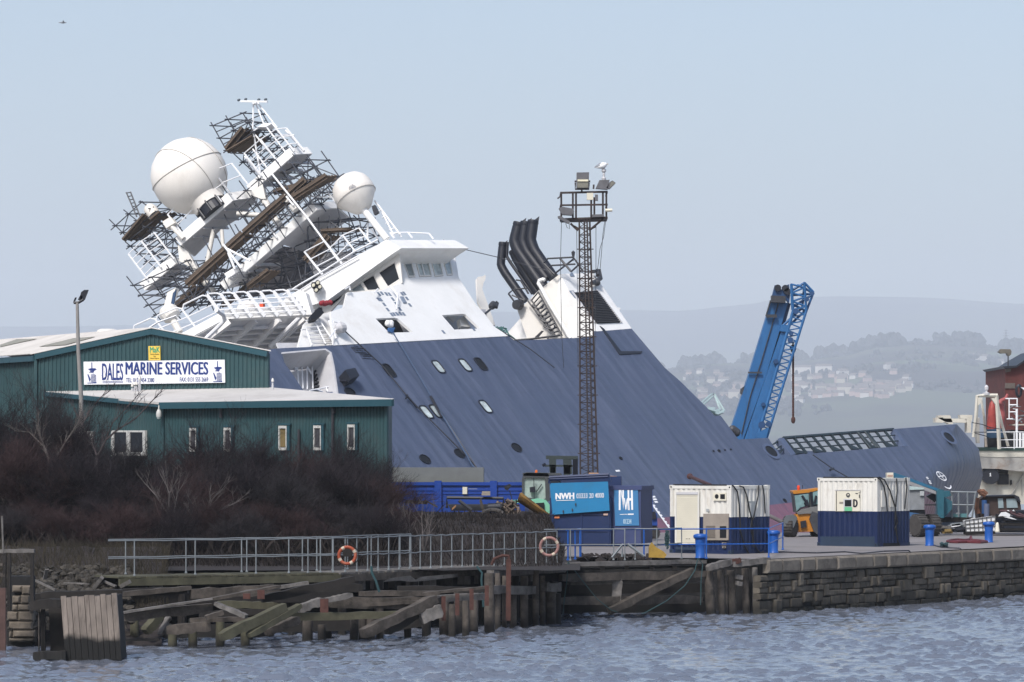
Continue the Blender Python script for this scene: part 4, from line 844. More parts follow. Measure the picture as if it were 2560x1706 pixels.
def pb(par,nm,rg,x0,y0,x1,y1,w,D0,D1,m=timber,th=.28,rough=True):
    """timber traced in the photograph: ends at depths D0, D1; w region pixels high"""
    a,b=P(*rg(x0,y0),D0),P(*rg(x1,y1),D1); s=w*rg.k*(D0+D1)/2/F; d=b-a
    up=Z if abs(d.z)<.9*d.length else X
    b_=MB(); n=9; x=d.cross(up).normalized(); z=x.cross(d).normalized(); rr=random.Random(int(x0*7+y0)); ring=[]
    for i in range(n+1):
        t=i/n; c=a.lerp(b,t); k=(1+(rr.uniform(-.13,.1) if rough else 0))*(rr.uniform(.7,.95) if i in (0,n) else 1); o=z*rr.uniform(-.07,.07)*s
        ring+=[c+x*th/2*k+z*s/2*k+o,c-x*th/2*k+z*s/2*k+o,c-x*th/2*k-z*s/2*k+o,c+x*th/2*k-z*s/2*k+o]
    fs=[(0,1,2,3),(4*n+3,4*n+2,4*n+1,4*n)]+[(4*i+j,4*i+(j+1)%4,4*i+4+(j+1)%4,4*i+4+j) for i in range(n) for j in range(4)]
    b_.add(ring,fs); return b_.build(nm,m,par)
def pile(par,x,ytop,D,r,m=timber,rg=r4l,zb=-.6,lean=0,nm='pile'):
    a=P(*rg(x,ytop),D); b=MB(); b.path([Vector((a.x+lean,a.y,zb)),Vector((a.x+lean*.4,a.y,(zb+a.z)/2)),a],[r,r*1.03,r*.96],10); return b.build(nm,m,par,smooth=True)
# ---- walkway jetty
WA,WB,WC=Zp(297,1441,2.0),Zp(850,1431,2.0),Zp(1366,1409,2.0)
walk=thing('walkway_jetty','narrow timber walkway on short piles running along the dark bank','jetty',WA-Z*2)
for a,b in ((WA,WB),(WB,WC)):
    d=(b-a).normalized(); n=Vector((-d.y,d.x,0)); Ln=(b-a).length; mb=MB(); s=0; rr=random.Random(int(Ln*10))
    while s<Ln: mb.cbox(a+d*s+n*rr.uniform(-.05,.05)-Z*(.07+rr.uniform(0,.02)),d*.17,n*1.9,Z*.06); s+=.19
    mb.build('deck_planks',timl if a is WB else timg,walk)
    mb=MB(); mb.beam(a-Z*.2-n*.02,b-Z*.2-n*.02,.12,.22); mb.build('edge_beam',timg if a is WA else timber,walk)
    mb=MB(); mb.beam(a-Z*.2+n*1.7,b-Z*.2+n*1.7,.12,.22); mb.build('edge_beam',timd,walk)
    k=int(Ln/.95)
    for i in range(k):
        c=a+d*(i+.3)*Ln/k
        mb=MB(); mb.cbox(c-Z*.62+n*.2,d*.34,n*.3,Z*.34); mb.build('bearer_block',timl if i%3 else timd,walk)
        if i%2==0:
            mb=MB(); mb.tube(Vector((c.x,c.y,-.6))+n*.15,c-Z*.3+n*.15,.14,8); mb.build('pile',timd,walk)
mb=MB(); mb.beam(WA-Z*.75+Vector((-1.5,-.2,.0)),WB-Z*.78-Y*.3,.2,.34); mb.build('lower_beam',timd,walk)
mb=MB(); d=(WC-WB).normalized()
mb.prism([P(*r4l(x,y),121.5+ (x-1050)/1300*8) for x,y in ((1050,515),(1100,490),(1250,470),(1290,500),(1330,480),(1600,455),(1600,480),(1340,510),(1250,515),(1180,505))],Y*.1); mb.build('broken_board',timl,walk)
# ---- railings
def gal_rail(name,label,pts,h,mids,m=galv,r=.019,rp=.021,sag=0,over=.25):
    """pts world feet; posts are parts"""
    t=thing(name,label,'railing',pts[0]); 
    for p in pts:
        b=MB(); b.tube(p,p+Z*h,rp,8); b.lathe(p,Z,[(rp*2,0),(rp*2,.04),(rp,.06)],8); b.build('post',m,t)
    for k in [1]+mids:
        l=[]; 
        for i in range(len(pts)-1):
            a,b=pts[i]+Z*h*k,pts[i+1]+Z*h*k; l+=[a,a.lerp(b,.5)-Z*RND.uniform(0,sag)]
        l.append(pts[-1]+Z*h*k); l.insert(0,l[0]-(pts[1]-pts[0]).normalized()*over)
        b=MB(); b.path(l,r,8); b.build('rail',m,t,smooth=True)
    return t
def wline(px,off=0):
    """foot of the near walkway edge at photo column px"""
    a,b=(WA,WB) if px<850 else (WB,WC); d=b-a; n=Vector((-d.y,d.x,0)).normalized(); k=(px-1280)/F
    o=a+n*off; t=(k*o.y-o.x)/(d.x-k*d.y); return o+d*t
gal_rail('walkway_railing','galvanised two bar railing along the water side of the walkway',[wline(x,.08) for x in [336,488,640,722,770]+[801,833,863,892]+[919+26.3*i for i in range(19)]],1.12,[.5],sag=.03,over=.9)
gal_rail('walkway_railing','galvanised two bar railing along the bank side of the walkway behind the near one',[wline(x,1.6) for x in (314,465,604,617,756,792,831,869,928,945,972,1000,1027)],1.12,[.5],sag=.02,over=.6)
bq=lambda x,y:Zp(*r8(x,y),2.0)
gal_rail('quay_railing','bent galvanised railing in front of the blue skip and the yellow scrap',[Zp(x,y,2.0) for x,y in ((1426,1402),(1534,1401),(1562,1401),(1588,1400),(1642,1400),(1704,1397))],1.13,[.5],over=1.)
bluem=mat('bright_blue_paint',(.010,.085,.36),.4,.1,1.5,dirt=(.05,.08,.15),damt=.3); 
gal_rail('quay_railing','bright blue railing with a closed end along the timber edge of the quay',[Zp(x,y,2.0) for x,y in ((1420,1401),(1450,1400),(1610,1398),(1766,1397),(1922,1395),(1957,1375))],1.09,[.48],bluem,.023,.028,over=.1)
gal_rail('quay_railing','short length of bright blue railing behind the galvanised rail',[Zp(x,y,2.0) for x,y in ((1438,1399),(1452,1396))],1.09,[.48],bluem,.023,.028,over=.5)
# ---- collapsed jetty in front
cj=thing('collapsed_jetty','collapsed timber jetty of leaning piles and fallen braces standing in the water','jetty',P(800,1600,118))
zD=lambda y:F*EYE/(y-1130)
for a in ((r2l,100,735,1570,655,70,116,117,timd),(r2l,1030,690,1600,640,40,116,117,timber),(r2l,1600,690,2353,650,90,117,118,timber),
 (r2l,1020,890,1780,800,78,113,114,timber),(r2l,1030,845,1780,730,18,112.8,113.6,timl),(r2l,1780,735,2353,625,24,113.6,114.5,timber),(r4l,0,600,500,520,26,114.5,115,timl),(r4l,160,640,840,500,60,115,116,timd),
 (r2l,1830,775,2353,790,60,115.6,116,timg),(r2l,1595,910,2100,900,40,113,113.3,timber),(r2l,1400,990,1770,965,85,112.4,112.6,timber),
 (r2l,1810,770,2070,880,34,112.6,112.3,timl),(r2l,1730,890,1870,845,40,112.2,112.4,timber),(r2l,1220,1010,1340,870,70,114.2,114.6,timg),(r2l,1345,1035,1420,880,22,113.8,114,timl),
 (r4l,-140,920,330,700,70,111.5,113,timg),(r4l,60,910,440,690,40,112,113.4,timg),(r4l,190,890,430,790,56,113.2,113.8,timber),(r4l,430,720,610,650,60,114.2,114.6,timl),
 (r4l,880,600,1460,600,42,118,119,timber),(r4l,620,670,1460,670,84,116.6,117.6,timber),(r4l,300,770,1400,755,56,115.6,116.4,timg),(r4l,640,650,820,610,36,115.5,115.9,timl),(r4l,840,690,1340,660,24,116.9,117.2,timber),
 (r4l,900,900,1440,640,78,113,115,timber),(r4l,1080,880,1480,640,60,113.9,115.6,timd),(r4l,1330,780,1480,720,90,114.6,114.8,timl),(r4l,1050,870,1330,790,80,115.4,115.8,timd),
 (r4l,1160,560,1800,575,40,119.6,120.2,timd),(r4l,1400,640,1800,620,50,117.4,118.,timl),(r4l,1350,600,1800,555,20,116.8,117.6,timber),(r4l,600,560,900,560,60,118,118.3,timd),(r4l,-300,760,330,720,50,116.6,117,timd),
 (r2l,1030,1075,1340,1072,22,113.6,113.6,timd),(r2l,310,800,600,745,40,114.8,115,timd),(r2l,1060,960,1500,1010,120,116.5,116.5,timd),(r2l,1500,1000,2300,990,120,117.5,117.5,timd),(r4l,200,840,1350,810,90,118.2,118.6,timd)):
    pb(cj,'timber_beam',*a[:6],a[6],a[7],a[8])
for x,yt,D,r in ((498,800,zD(1600),.17),(640,780,zD(1594),.16),(755,780,zD(1590)+1,.13),(1370,760,zD(1591),.15),(1500,620,zD(1590),.165),(1608,590,zD(1586),.17),(1718,560,zD(1584),.165),(1832,450,zD(1580),.175),(600,830,117,.13),(840,790,117.6,.14),(900,780,118,.13),(960,760,118,.14),(1030,700,118.5,.12),(1230,690,119,.12),(1560,680,119.5,.12),(1660,640,119.6,.12)): pile(cj,x,yt,D,r,lean=RND.uniform(-.03,.03))
for x,yt,D in ((1450,950,113.5),(1620,900,114),(2060,930,114.2),(1130,880,115),(1850,900,114)): pile(cj,x,yt,D,.14,timg,r2l)
for x,y0,y1 in ((1497,620,800),(1598,600,760),(1703,565,720),(1815,540,690)):
    mb=MB(); a,b=P(*r4l(x,y0),115.3),P(*r4l(x,y1),115.3); mb.beam(a-Y*.1,b-Y*.1,.13,.04,Y); mb.build('iron_strap',rust,cj)
for x,y0,y1 in ((155,575,660),(50,600,640),(620,640,720),(865,520,600)): pb(cj,'iron_bracket',r4l,x,y0,x,y1,1,114,114,rust,.14) if 0 else None
mb=MB(); mb.beam(P(*r4l(620,640),114),P(*r4l(620,740),114),.25,.15,Y); mb.beam(P(*r4l(155,575),113.5),P(*r4l(155,640),113.5),.22,.15,Y); mb.beam(P(*r4l(50,600),113.5),P(*r4l(50,640),113.5),.22,.15,Y); mb.build('iron_bracket',rust,cj)
# ---- fender piling under the walkway at its right end
fp=thing('fender_piling','close row of worn timber fender piles under the right end of the walkway','piling',P(1330,1560,128))
for x,yt,w in ((1895,450,46),(1945,470,40),(2010,560,52),(2090,470,60),(2175,430,50),(2225,470,40),(2290,520,70)): 
    D=124+(x-1890)/480*5; pile(fp,x,yt,D,w*.34*D/F/2,timber,nm='fender_pile')
pb(fp,'waling',r4l,1840,570,2150,575,60,123.6,126.5,timl); pb(fp,'waling',r4l,2235,553,2347,553,64,127.3,128,timl); pb(fp,'waling',r4l,1840,455,2360,425,44,124.3,129,timl)
for x,yt in ((1850,640),(1970,650),(2130,640),(2320,600)): pile(fp,x,yt,128.5,.2,timd)
mb=MB(); mb.beam(P(*r4l(1975,350),124),P(*r4l(1972,800),124),.16,.1,Y); mb.build('iron_post',rust,fp)
tag(MB().path([P(*r4l(x,y),124.2) for x,y in ((1850,390),(1870,345),(1930,322),(1975,325),(1978,360))],.06,6).build('bent_iron_bar',rust,None,loc=P(*r4l(1975,360),124.2)),'bent rusty iron bar arching over the walkway edge','iron bar')
# ---- timber bay on the right, left of the stone wall
DB=lambda x:131+(x-0)/1110*6
tbay=thing('timber_wharf','open timber wharf front with one big diagonal brace under the blue railing','wharf',P(1640,1550,133))
for a in ((110,122,790,106,22,timl,0),(800,140,915,105,30,timl,-.4),(920,120,1105,98,30,timl,-.4),(80,185,790,168,40,timber,.1),(0,147,105,140,34,timl,0),(110,145,790,128,12,timd,.4),(75,302,770,292,42,timber,.15),(120,215,335,210,16,timber,.3),(380,205,770,195,22,timber,.3),(320,350,730,150,36,timber,-.3),(0,232,75,230,45,timl,-.2)):
    x0,y0,x1,y1,w,m,o=a; pb(tbay,'timber_beam' if x0!=320 else 'diagonal_brace',r9,x0,y0,x1,y1,w,DB(x0)+o,DB(x1)+o,m,.26)
for x in (285,405,530,640): pb(tbay,'packing_block',r9,x,124,x,150,22,DB(x)+.1,DB(x)+.1,timber,.2)
pb(tbay,'post',r9,357,170,357,345,46,DB(357)+.2,DB(357)+.2,timl,.3)
for x,yt,w,ln in ((805,150,46,.15),(865,150,36,.1),(915,150,44,.1),(985,140,36,.08),(1040,135,44,.05),(1092,130,38,.03),(830,160,26,.0),(890,170,26,0),(35,250,64,0)): pile(tbay,x,yt,DB(x)+.1,w*.51*DB(x)/F/2,timber if x!=1040 else timl,r9,lean=ln)
pb(tbay,'rust_plate',r9,920,108,965,100,26,DB(940)-.55,DB(960)-.55,rust,.1); pb(tbay,'bracket',r9,940,180,970,185,22,DB(940)-.2,DB(960)-.2,timl,.2); pb(tbay,'bracket',r9,940,212,970,218,22,DB(940)-.2,DB(960)-.2,timl,.2)
pb(tbay,'timber_beam',r9,110,330,780,325,60,DB(110)+1.8,DB(780)+1.8,timd,.3); pb(tbay,'timber_beam',r9,110,240,780,232,50,DB(110)+2,DB(780)+2,timd,.3)
ropem=mat('teal_rope',(.02,.055,.062),.8,.3)
def loosrope(label,pts,D,rr=.017,m=ropem,rg=r9):
    b=MB(); q=[P(*rg(x,y),D(x) if callable(D) else D) for x,y in pts]; b.path(q,rr,5); return tag(b.build('rope',m,None,loc=q[0]),label,'rope')
loosrope('teal rope hanging in a deep loop between the left rail end and the diagonal brace',[(115,105),(150,150),(200,215),(260,290),(330,345),(360,355)],lambda x:DB(x)-.5)
loosrope('straight teal rope hanging down at the left edge of the timber wharf',[(118,108),(112,200),(100,290),(92,370)],lambda x:DB(x)-.5)
loosrope('teal rope swinging from the second bollard under the wharf beams',[(755,90),(740,150),(690,225),(600,300),(500,355),(480,362)],lambda x:DB(x)-.5)
loosrope('teal rope hanging against the leaning post of the timber wharf',[(758,92),(778,120),(770,200),(768,320)],lambda x:DB(x)-.6)
loosrope('teal rope hanging from the walkway over the collapsed jetty',[(965,400),(970,450),(1000,510),(1025,590)],115.,.04,ropem,r4l)
loosrope('teal rope tied at the walkway railing above the leaning piles',[(1740,400),(1780,450),(1775,500),(1790,700)],121.,.035,ropem,r4l)
loosrope('dark rope hanging over the quay wall in a wide loop down to a teal knot',[(1790,55),(1825,90),(1870,160),(1910,235),(1950,190),(2000,120),(2025,60)],lambda x:F*3.95/(1398-(x*.51+1360-1926)*.049-1130)-.8,.03,black)
# tyre fender
f0=P(*r9(1608,245),143.5); ty=MB(); ty.path([f0+X*.18*math.cos(t)+Z*.62*math.sin(t) for t in [2*math.pi*i/20 for i in range(20)]],.14,8,True); tag(ty.build('tyre_fender',mat('tyre_rubber',(.018,.018,.019),.8,.3,4),None,True,loc=f0),'black tyre fender hanging on the stone quay wall','fender')
# ---- stump of a timber pier at the left
st=thing('timber_dolphin','pale planked timber block with dark frame standing in the water at the left','pier stump',P(230,1650,106))
tdp=mat('plank_face',(.165,.14,.122),.9,.4,1.2,bump=.015,bscale=5,island=.3,stretch=(3,3,.6),dirt=(.055,.045,.036),damt=.9,dscale=1.8); wet(tdp,.55,.72,(.007,.007,.007),2.2,.22)
q=[P(*r10(*p),106) for p in ((740,762),(1432,716),(1492,1520),(800,1530))]; cuts=[0,.1,.19,.3,.42,.5,.6,.7,.8,.9,1]
for a,b in zip(cuts,cuts[1:]):
    mb=MB(); dz=RND.uniform(-.03,.03); mb.prism([quadpt(q,a+.004,-.01)+Z*dz,quadpt(q,b-.004,-.01)+Z*dz,quadpt(q,b-.004,1),quadpt(q,a+.004,1)],Y*(.12+RND.uniform(0,.03))-0*Y); mb.build('face_plank',tdp,st)
mb=MB(); mb.prism([quadpt(q,.02,.02)+Y*.2,quadpt(q,.98,.02)+Y*.2,quadpt(q,.98,1)+Y*.2,quadpt(q,.02,1)+Y*.2],Y*1.5); mb.build('core',timd,st)
pb(st,'frame_beam',r10,385,860,760,820,110,106.3,106.2,timd,.5); pb(st,'frame_beam',r10,430,1470,830,1460,100,106.2,106.1,timd,.6); pb(st,'frame_beam',r10,500,725,1500,690,70,107.8,108,timd,.5)
pb(st,'frame_post',r10,530,900,530,1480,50,106.5,106.5,timd,.2); pb(st,'frame_post',r10,700,880,720,1480,200,107.,107.,timd,.2); pb(st,'frame_post',r10,475,930,478,1420,12,106.2,106.2,timber,.1)
# ---- stone pier and plank frame at the far left
pr=thing('stone_pier','small pier of pale squared stones behind dark upright posts at the left edge','pier',P(50,1600,113))
ps=mat('pier_stone',(.12,.10,.078),.9,.35,2,bump=.05,bscale=6,island=.25,dirt=(.06,.055,.045),damt=.7); wet(ps,.1,.4,(.014,.014,.012))
for (x0,y0,x1,y1) in ((150,610,270,690),(270,610,380,720),(150,735,250,825),(255,725,365,830),(150,845,215,915),(220,840,365,915),(90,930,220,1035),(225,925,410,1040),(110,1050,400,1150),(110,1160,152,1240),(158,1158,430,1245),(110,1255,420,1300)):
    c=P(*r10((x0+x1)/2,(y0+y1)/2),113.5); k=.20408*113.5/F; mb=MB(); w,h=(x1-x0)*k/2,(y1-y0)*k/2
    mb.lathe(c+Y*.25,-Y,[(0,0)],4) if 0 else None
    b=.05; ring=[(-w,-h),(w,-h),(w,h),(-w,h)]; vs=[c+X*x+Z*z+Y*.6 for x,z in ring]+[c+X*x+Z*z for x,z in ring]+[c+X*(x*(1-b/w))+Z*(z*(1-b/h))-Y*.07 for x,z in ring]
    mb.add(vs,[(0,1,5,4),(1,2,6,5),(2,3,7,6),(3,0,4,7),(4,5,9,8),(5,6,10,9),(6,7,11,10),(7,4,8,11),(8,9,10,11)]); mb.build('stone_block',ps,pr)
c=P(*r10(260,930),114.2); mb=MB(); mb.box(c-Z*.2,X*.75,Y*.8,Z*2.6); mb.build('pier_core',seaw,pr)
fr_=thing('mooring_stage','dark timber posts with a pale grey plank across the top at the left edge','timber frame',P(40,1600,112))
for a in (('top_plank',-60,185,420,185,46,timl,.3),('post',115,215,115,920,38,timd,.2),('post',395,210,395,950,40,timd,.2),('post',60,215,50,720,36,timd,.2),('cross_rail',-20,350,70,350,30,timber,.1),('cross_rail',-20,480,70,480,40,timber,.1)):
    pb(fr_,a[0],r10,*a[1:6],112+a[7]*.5,112+a[7]*.5,a[6],a[7])
sp=MB(); q=P(*r10(10,640),111); sp.prism([q-X*.6,q+X*.14,Vector((q.x+.14,q.y,-.5)),Vector((q.x-.6,q.y,-.5))],Y*.15); rs=mat('rust_sheet',(.07,.04,.035),.9,.4,2); tag(sp.build('sheet_pile',rs,None,loc=(q.x,q.y,0)),'rust brown steel sheet pile standing in the water at the left edge','sheet pile')
pl=MB(); pl.tube(P(8,1380,112),P(5,1290,112),.03,6); tag(pl.build('thin_pole',timl,None,loc=P(8,1380,112)),'thin pale pole standing up from the plank frame','pole')
# loose boards on the bank behind the left end
lab=['short pale board standing on its end in the rubble at the bank','grey board sloping down beside the stone pier','pale upright stick in the rubble beside the pier','thin grey board lying flat on the rubble','splintered grey timber end beside the walkway','board leaning left over the rubble behind the beam']
for (x0,y0,x1,y1,w),l in zip(((1150,640,1250,510,60),(430,545,680,665,22),(548,530,575,410,18),(790,575,1100,590,16),(1480,620,1590,560,44),(1280,560,1420,620,22)),lab):
    a,b=P(*r10(x0,y0),117.5),P(*r10(x1,y1),117.3); m=MB(); m.beam(a,b,.12,w*.20408*117/F,Y if w>40 else Z); tag(m.build('loose_board',timl,None,loc=a),l,'board','loose boards in the rubble')
# rubble
gr_=MB(); rr=random.Random(15)
for i in range(9000):
    px,D=rr.uniform(-60,420),rr.uniform(116.5,130); x=(px-1280)/F*D; z=-.4+(D-112.6)*.27 if D<124 else 2.6-(D-124)*.08; L=rr.uniform(.15,.6); q=Vector((x,D,min(z,2.7)-.05)); e=q+Vector((rr.gauss(0,.35)*L,rr.gauss(0,.3)*L,L)); w=X*rr.uniform(.006,.014); gr_.add([q-w,q+w,e],[(0,1,2)])
o=gr_.build('dead_grass',mat('dead_grass',(.024,.020,.013),.95,.5,.6,island=.5),None,loc=P(150,1450,120),recalc=False); o['kind']='stuff'; o['label']='dead grass and weed stalks on the bank at the left'
rb=MB(); rr=random.Random(5)
for i in range(520):
    px,D=rr.uniform(20,330),rr.uniform(113.5,122); x=(px-1280)/F*D; z=.55+(D-113.5)*.2; rb.lathe(Vector((x,D,z-.1)),Vector((rr.uniform(-.4,.4),rr.uniform(-.4,.4),1)),[(rr.uniform(.05,.18),0),(rr.uniform(.05,.18),.1),(rr.uniform(.02,.06),.17)],6)
o=rb.build('rubble',mat('rubble_stone',(.035,.031,.026),.95,.5,2,bump=.05,island=.5),None,loc=P(150,1500,117)); o['kind']='stuff'; o['label']='dark rubble and earth tipped down the bank at the left'
mb=MB(); rows=[[Vector(((px-1280)/F*D,D,-.4+max(0,(D-112.6))*.27+.1*noise.noise(Vector((px*.05,D,1))))) for px in range(-60,420,16)] for D in [111.5+.8*j for j in range(17)]]; mb.sheet(rows); struct(mb.build('shore_slope',earth,None,True,loc=P(150,1500,117)))
# ---- lifebuoys
def buoy(label,c,rx,col,tied=True):
    t=thing('lifebuoy',label,'lifebuoy',c,'lifebuoys on the railings'); n=36; pts=[c+X*rx*math.cos(2*math.pi*i/n)+Z*rx*math.sin(2*math.pi*i/n) for i in range(n)]
    m=MB(); m.path(pts,.055,10,True); m.build('ring',col,t,smooth=True)
    for k in (3,12,21,30): m=MB(); m.path([pts[(k+j)%n] for j in range(-1,2)],.061,10); m.build('reflective_band',mat('buoy_band',(.42,.36,.29),.5),t)
    m=MB(); m.path([c+X*(rx+.1)*math.cos(2*math.pi*i/n)+Z*(rx+.1)*math.sin(2*math.pi*i/n)-Y*.02 for i in range(n)],.012,4,True); m.build('grab_line',timd,t)
buoy('worn orange lifebuoy hung on the middle of the galvanised walkway railing',P(868,1389,120.6),.27,mat('buoy_orange',(.27,.05,.018),.6,.3,3,dirt=(.3,.2,.15),damt=.6,dscale=3))
m=MB(); m.prism([P(856,1372,121),P(882,1370,121),P(880,1392,121),P(858,1392,121)],Y*.1); tag(m.build('buoy_bracket',timd,None,loc=P(868,1390,121)),'dark bracket board inside the orange lifebuoy','bracket')
buoy('faded pink lifebuoy hung at the right end of the walkway railing',P(1373,1367,130),.31,mat('buoy_pink',(.24,.13,.12),.7,.3,3))
# ================================================================== things on the quay and in the yard
class Box:
    """upright box frame: near vertical corner at photo column/row (px,py) of its foot, turned phi from the view ray"""
    def __init__(s,px,py,z,phi,L,W,H,D=None):
        s.C=Zp(px,py,z) if D is None else Vector(((px-1280)/F*D,D,z)); az=math.atan((px-1280)/F); r=Vector((math.cos(az),-math.sin(az),0)); f=Vector((math.sin(az),math.cos(az),0)); phi=R(phi)
        s.a=-r*math.cos(phi)+f*math.sin(phi); s.b=r*math.sin(phi)+f*math.cos(phi); s.L,s.W,s.H=L,W,H
        s.na,s.nb=-s.b,-s.a          # outward normals: face along a looks -b ; face along b looks -a
    def p(s,u,w,h): return s.C+s.a*u+s.b*w+Z*h
    def fa(s,p,o=.02): return hit(p,s.C+s.na*o,s.na)
    def fb(s,p,o=.02): return hit(p,s.C+s.nb*o,s.nb)
    def slab(s,mb,u0,u1,w0,w1,h0,h1): return mb.cbox(s.p(u0,w0,h0),s.a*(u1-u0),s.b*(w1-w0),Z*(h1-h0))
def decal(B,face,rg,pts,o,m,par,nm,th=.02,holes=()):
    fn=B.fa if face=='a' else B.fb; n=B.na if face=='a' else B.nb
    mb=MB(); mb.prism([fn(rg(*p),o) for p in pts],n*th,[[fn(rg(*p),o) for p in h] for h in holes]); return mb.build(nm,m,par)
def rect(x0,y0,x1,y1): return [(x0,y0),(x1,y0),(x1,y1),(x0,y1)]
cw=mat('container_white',(.62,.61,.57),.6,.07,1.5,dirt=(.28,.22,.15),damt=.45,dscale=1.1,stretch=(1.5,1.5,.5))
cb=mat('container_navy',(.005,.015,.062),.5,.12,1.5,dirt=(.02,.035,.07),damt=.4); cbg=mat('container_base',(.016,.032,.062),.7,.2,2)
cream2=mat('shutter_cream',(.62,.59,.49),.6,.06,1); beige=mat('panel_beige',(.25,.22,.19),.8,.12,3); greyp=mat('panel_grey',(.33,.35,.36),.6,.1)
def container(name,label,px,py,phi,L,W,H,split,fa_rel):
    B=Box(px,py,GZ,phi,L,W,H); t=thing(name,label,'container',B.C)
    for nm,h0,h1,m in (('lower_wall',.13,split,cb),('upper_wall',split,H-.12,cw)):
        mb=MB()
        for a,b,n in ((B.p(L-.1,0,0),B.p(.1,0,0),B.na),(B.p(0,.1,0),B.p(0,W-.1,0),B.nb)):
            d=(b-a).normalized(); Ln=(b-a).length; k=int(Ln/.23); q=Ln/k; lo=[];hi=[]
            for i in range(k):
                for s,o in ((0,-.035),(.3,-.035),(.5,0),(.8,0)): lo.append(a+d*(i+s)*q+n*o+Z*h0); hi.append(a+d*(i+s)*q+n*o+Z*h1)
            lo.append(a+d*Ln-n*.035+Z*h0); hi.append(a+d*Ln-n*.035+Z*h1); mb.sheet([lo,hi])
        mb.prism([B.p(0.02,W,h0),B.p(L,W,h0),B.p(L,W,h1),B.p(0.02,W,h1)],-B.b*.05); mb.prism([B.p(L,0.02,h0),B.p(L,W-.06,h0),B.p(L,W-.06,h1),B.p(L,0.02,h1)],-B.a*.05)
        mb.build(nm,m,t)
    mb=MB(); B.slab(mb,0,L,0,W,H-.1,H-.04); mb.build('roof',cw,t)
    mb=MB(); B.slab(mb,0.12,L-.12,-.01,.1,H-.12,H); B.slab(mb,-.01,.1,.12,W-.12,H-.12,H); B.slab(mb,0.12,L-.12,W-.1,W+.01,H-.12,H)
    for u,w in ((-.015,-.015),(L-.12,-.015),(-.015,W-.12)): B.slab(mb,u,u+.13,w,w+.13,split,H+.01)
    mb.build('upper_frame',cw,t)
    mb=MB(); B.slab(mb,0.12,L-.12,-.012,.1,0,.14); B.slab(mb,-.012,.1,.12,W-.12,0.0,.14)
    for u,w in ((-.015,-.015),(L-.12,-.015),(-.015,W-.12)): B.slab(mb,u,u+.13,w,w+.13,0,split-.003)
    mb.build('lower_frame',cb,t)
    for u,w,h in ((-.02,-.02,H-.13),(L-.13,-.02,H-.13),(-.02,W-.13,H-.13),(-.02,-.02,0),(L-.13,-.02,0),(-.02,W-.13,0)):
        mb=MB(); B.slab(mb,u,u+.17,w,w+.17,h,h+.15); c=mb.build('corner_casting',cw if h>1 else cbg,t)
        mb=MB(); mb.lathe(B.p(u+.085,w,h+.075),B.na,[(0,0),(.035,0),(.035,.006),(0,.006)],10); mb.build('casting_hole',dark,c)
    return B,t
B1,c1=container('container','white over navy site container with cream roller shutter and heavy cables, beside the blue skip',1828,1386,37,2.95,2.44,2.62,0,0) if 0 else container('container','white over navy site container with cream roller shutter and heavy cables, beside the blue skip',1828,1386,37,2.95,2.44,2.62,1.42,0)
decal(B1,'a',r8,rect(1375,462,1565,880),.012,cw,c1,'shutter_frame',.03,[rect(1388,474,1553,872)])
decal(B1,'a',r8,rect(1386,472,1555,492),.03,under,c1,'shutter_box',.03)
mb=MB()
for k in range(26):
    y=494+k*14.4; y2=y+12.5; mb.prism([B1.fa(r8(x,q),.015) for x,q in rect(1389,y,1552,y2)],B1.na*.02)
mb.prism([B1.fa(r8(x,q),.005) for x,q in rect(1388,474,1553,872)],B1.na*.01); sh=mb.build('roller_shutter',cream2,c1)
mb=MB(); 
for x in (1459,1472,1485): mb.prism([B1.fa(r8(*q),.036) for q in rect(x,836,x+5,843)],B1.na*.005)
mb.build('lock_hole',dark,sh)
v=decal(B1,'a',r8,rect(1675,478,1776,540),.012,cream2,c1,'vent_panel',.03)
mb=MB(); mb.lathe(B1.fa(r8(1700,507),.045),B1.na,[(0,0),(.09,0),(.09,.006),(0,.006)],16); mb.prism([B1.fa(r8(*q),.045) for q in rect(1728,489,1764,527)],B1.na*.006); mb.build('vent_opening',dark,v)
g=decal(B1,'a',r8,rect(1600,642,1797,850),.012,beige,c1,'generator_panel',.05)
gq=decal(B1,'a',r8,rect(1616,738,1688,832),.065,mat('grille_brown',(.05,.04,.035),.8),g,'grille',.006); decal(B1,'a',r8,rect(1725,740,1775,832),.065,dark,g,'grille',.006)
mb=MB()
for k in range(9): x=1620+k*8; mb.prism([B1.fa(r8(*q),.073) for q in rect(x,740,x+3,830)],B1.na*.012)
mb.build('grille_bar',beige,g)
for r_ in (rect(1742,868,1776,890),rect(1745,897,1773,912)): decal(B1,'a',r8,r_,.012,beige,c1,'socket_frame',.02); decal(B1,'a',r8,[(r_[0][0]+6,r_[0][1]+4),(r_[1][0]-6,r_[1][1]+4),(r_[2][0]-6,r_[2][1]-4),(r_[3][0]+6,r_[3][1]-4)],.034,dark,c1,'socket',.004)
decal(B1,'a',r8,rect(1618,604,1641,626),.012,greyp,c1,'notice',.01); decal(B1,'a',r8,rect(1376,905,1560,950),.0,cbg,c1,'scuff_panel',.012) 
decal(B1,'b',r8,rect(1948,545,1998,672),.01,greyp,c1,'side_hatch',.03); decal(B1,'b',r8,rect(1955,560,1968,668),.045,cw,c1,'hatch_edge',.02)
B2,c2=container('container','white over navy site container with a grilled door marked D and big hanging cables',2193,1367.5,33,2.93,2.44,2.83,1.46,0)
d=decal(B2,'a',r6,rect(675,592,893,779),.0,cream2,c2,'door',.03); decal(B2,'a',r6,rect(672,588,896,594),.02,under,d,'drip_rail',.03)
decal(B2,'a',r6,rect(745,668,822,778),.035,under,d,'window_frame',.015); decal(B2,'a',r6,rect(756,678,814,736),.053,dark,d,'grille',.006); decal(B2,'a',r6,rect(753,742,820,777),.054,mat('green_notice',(.12,.42,.22),.5,.1,6),d,'green_notice',.006)
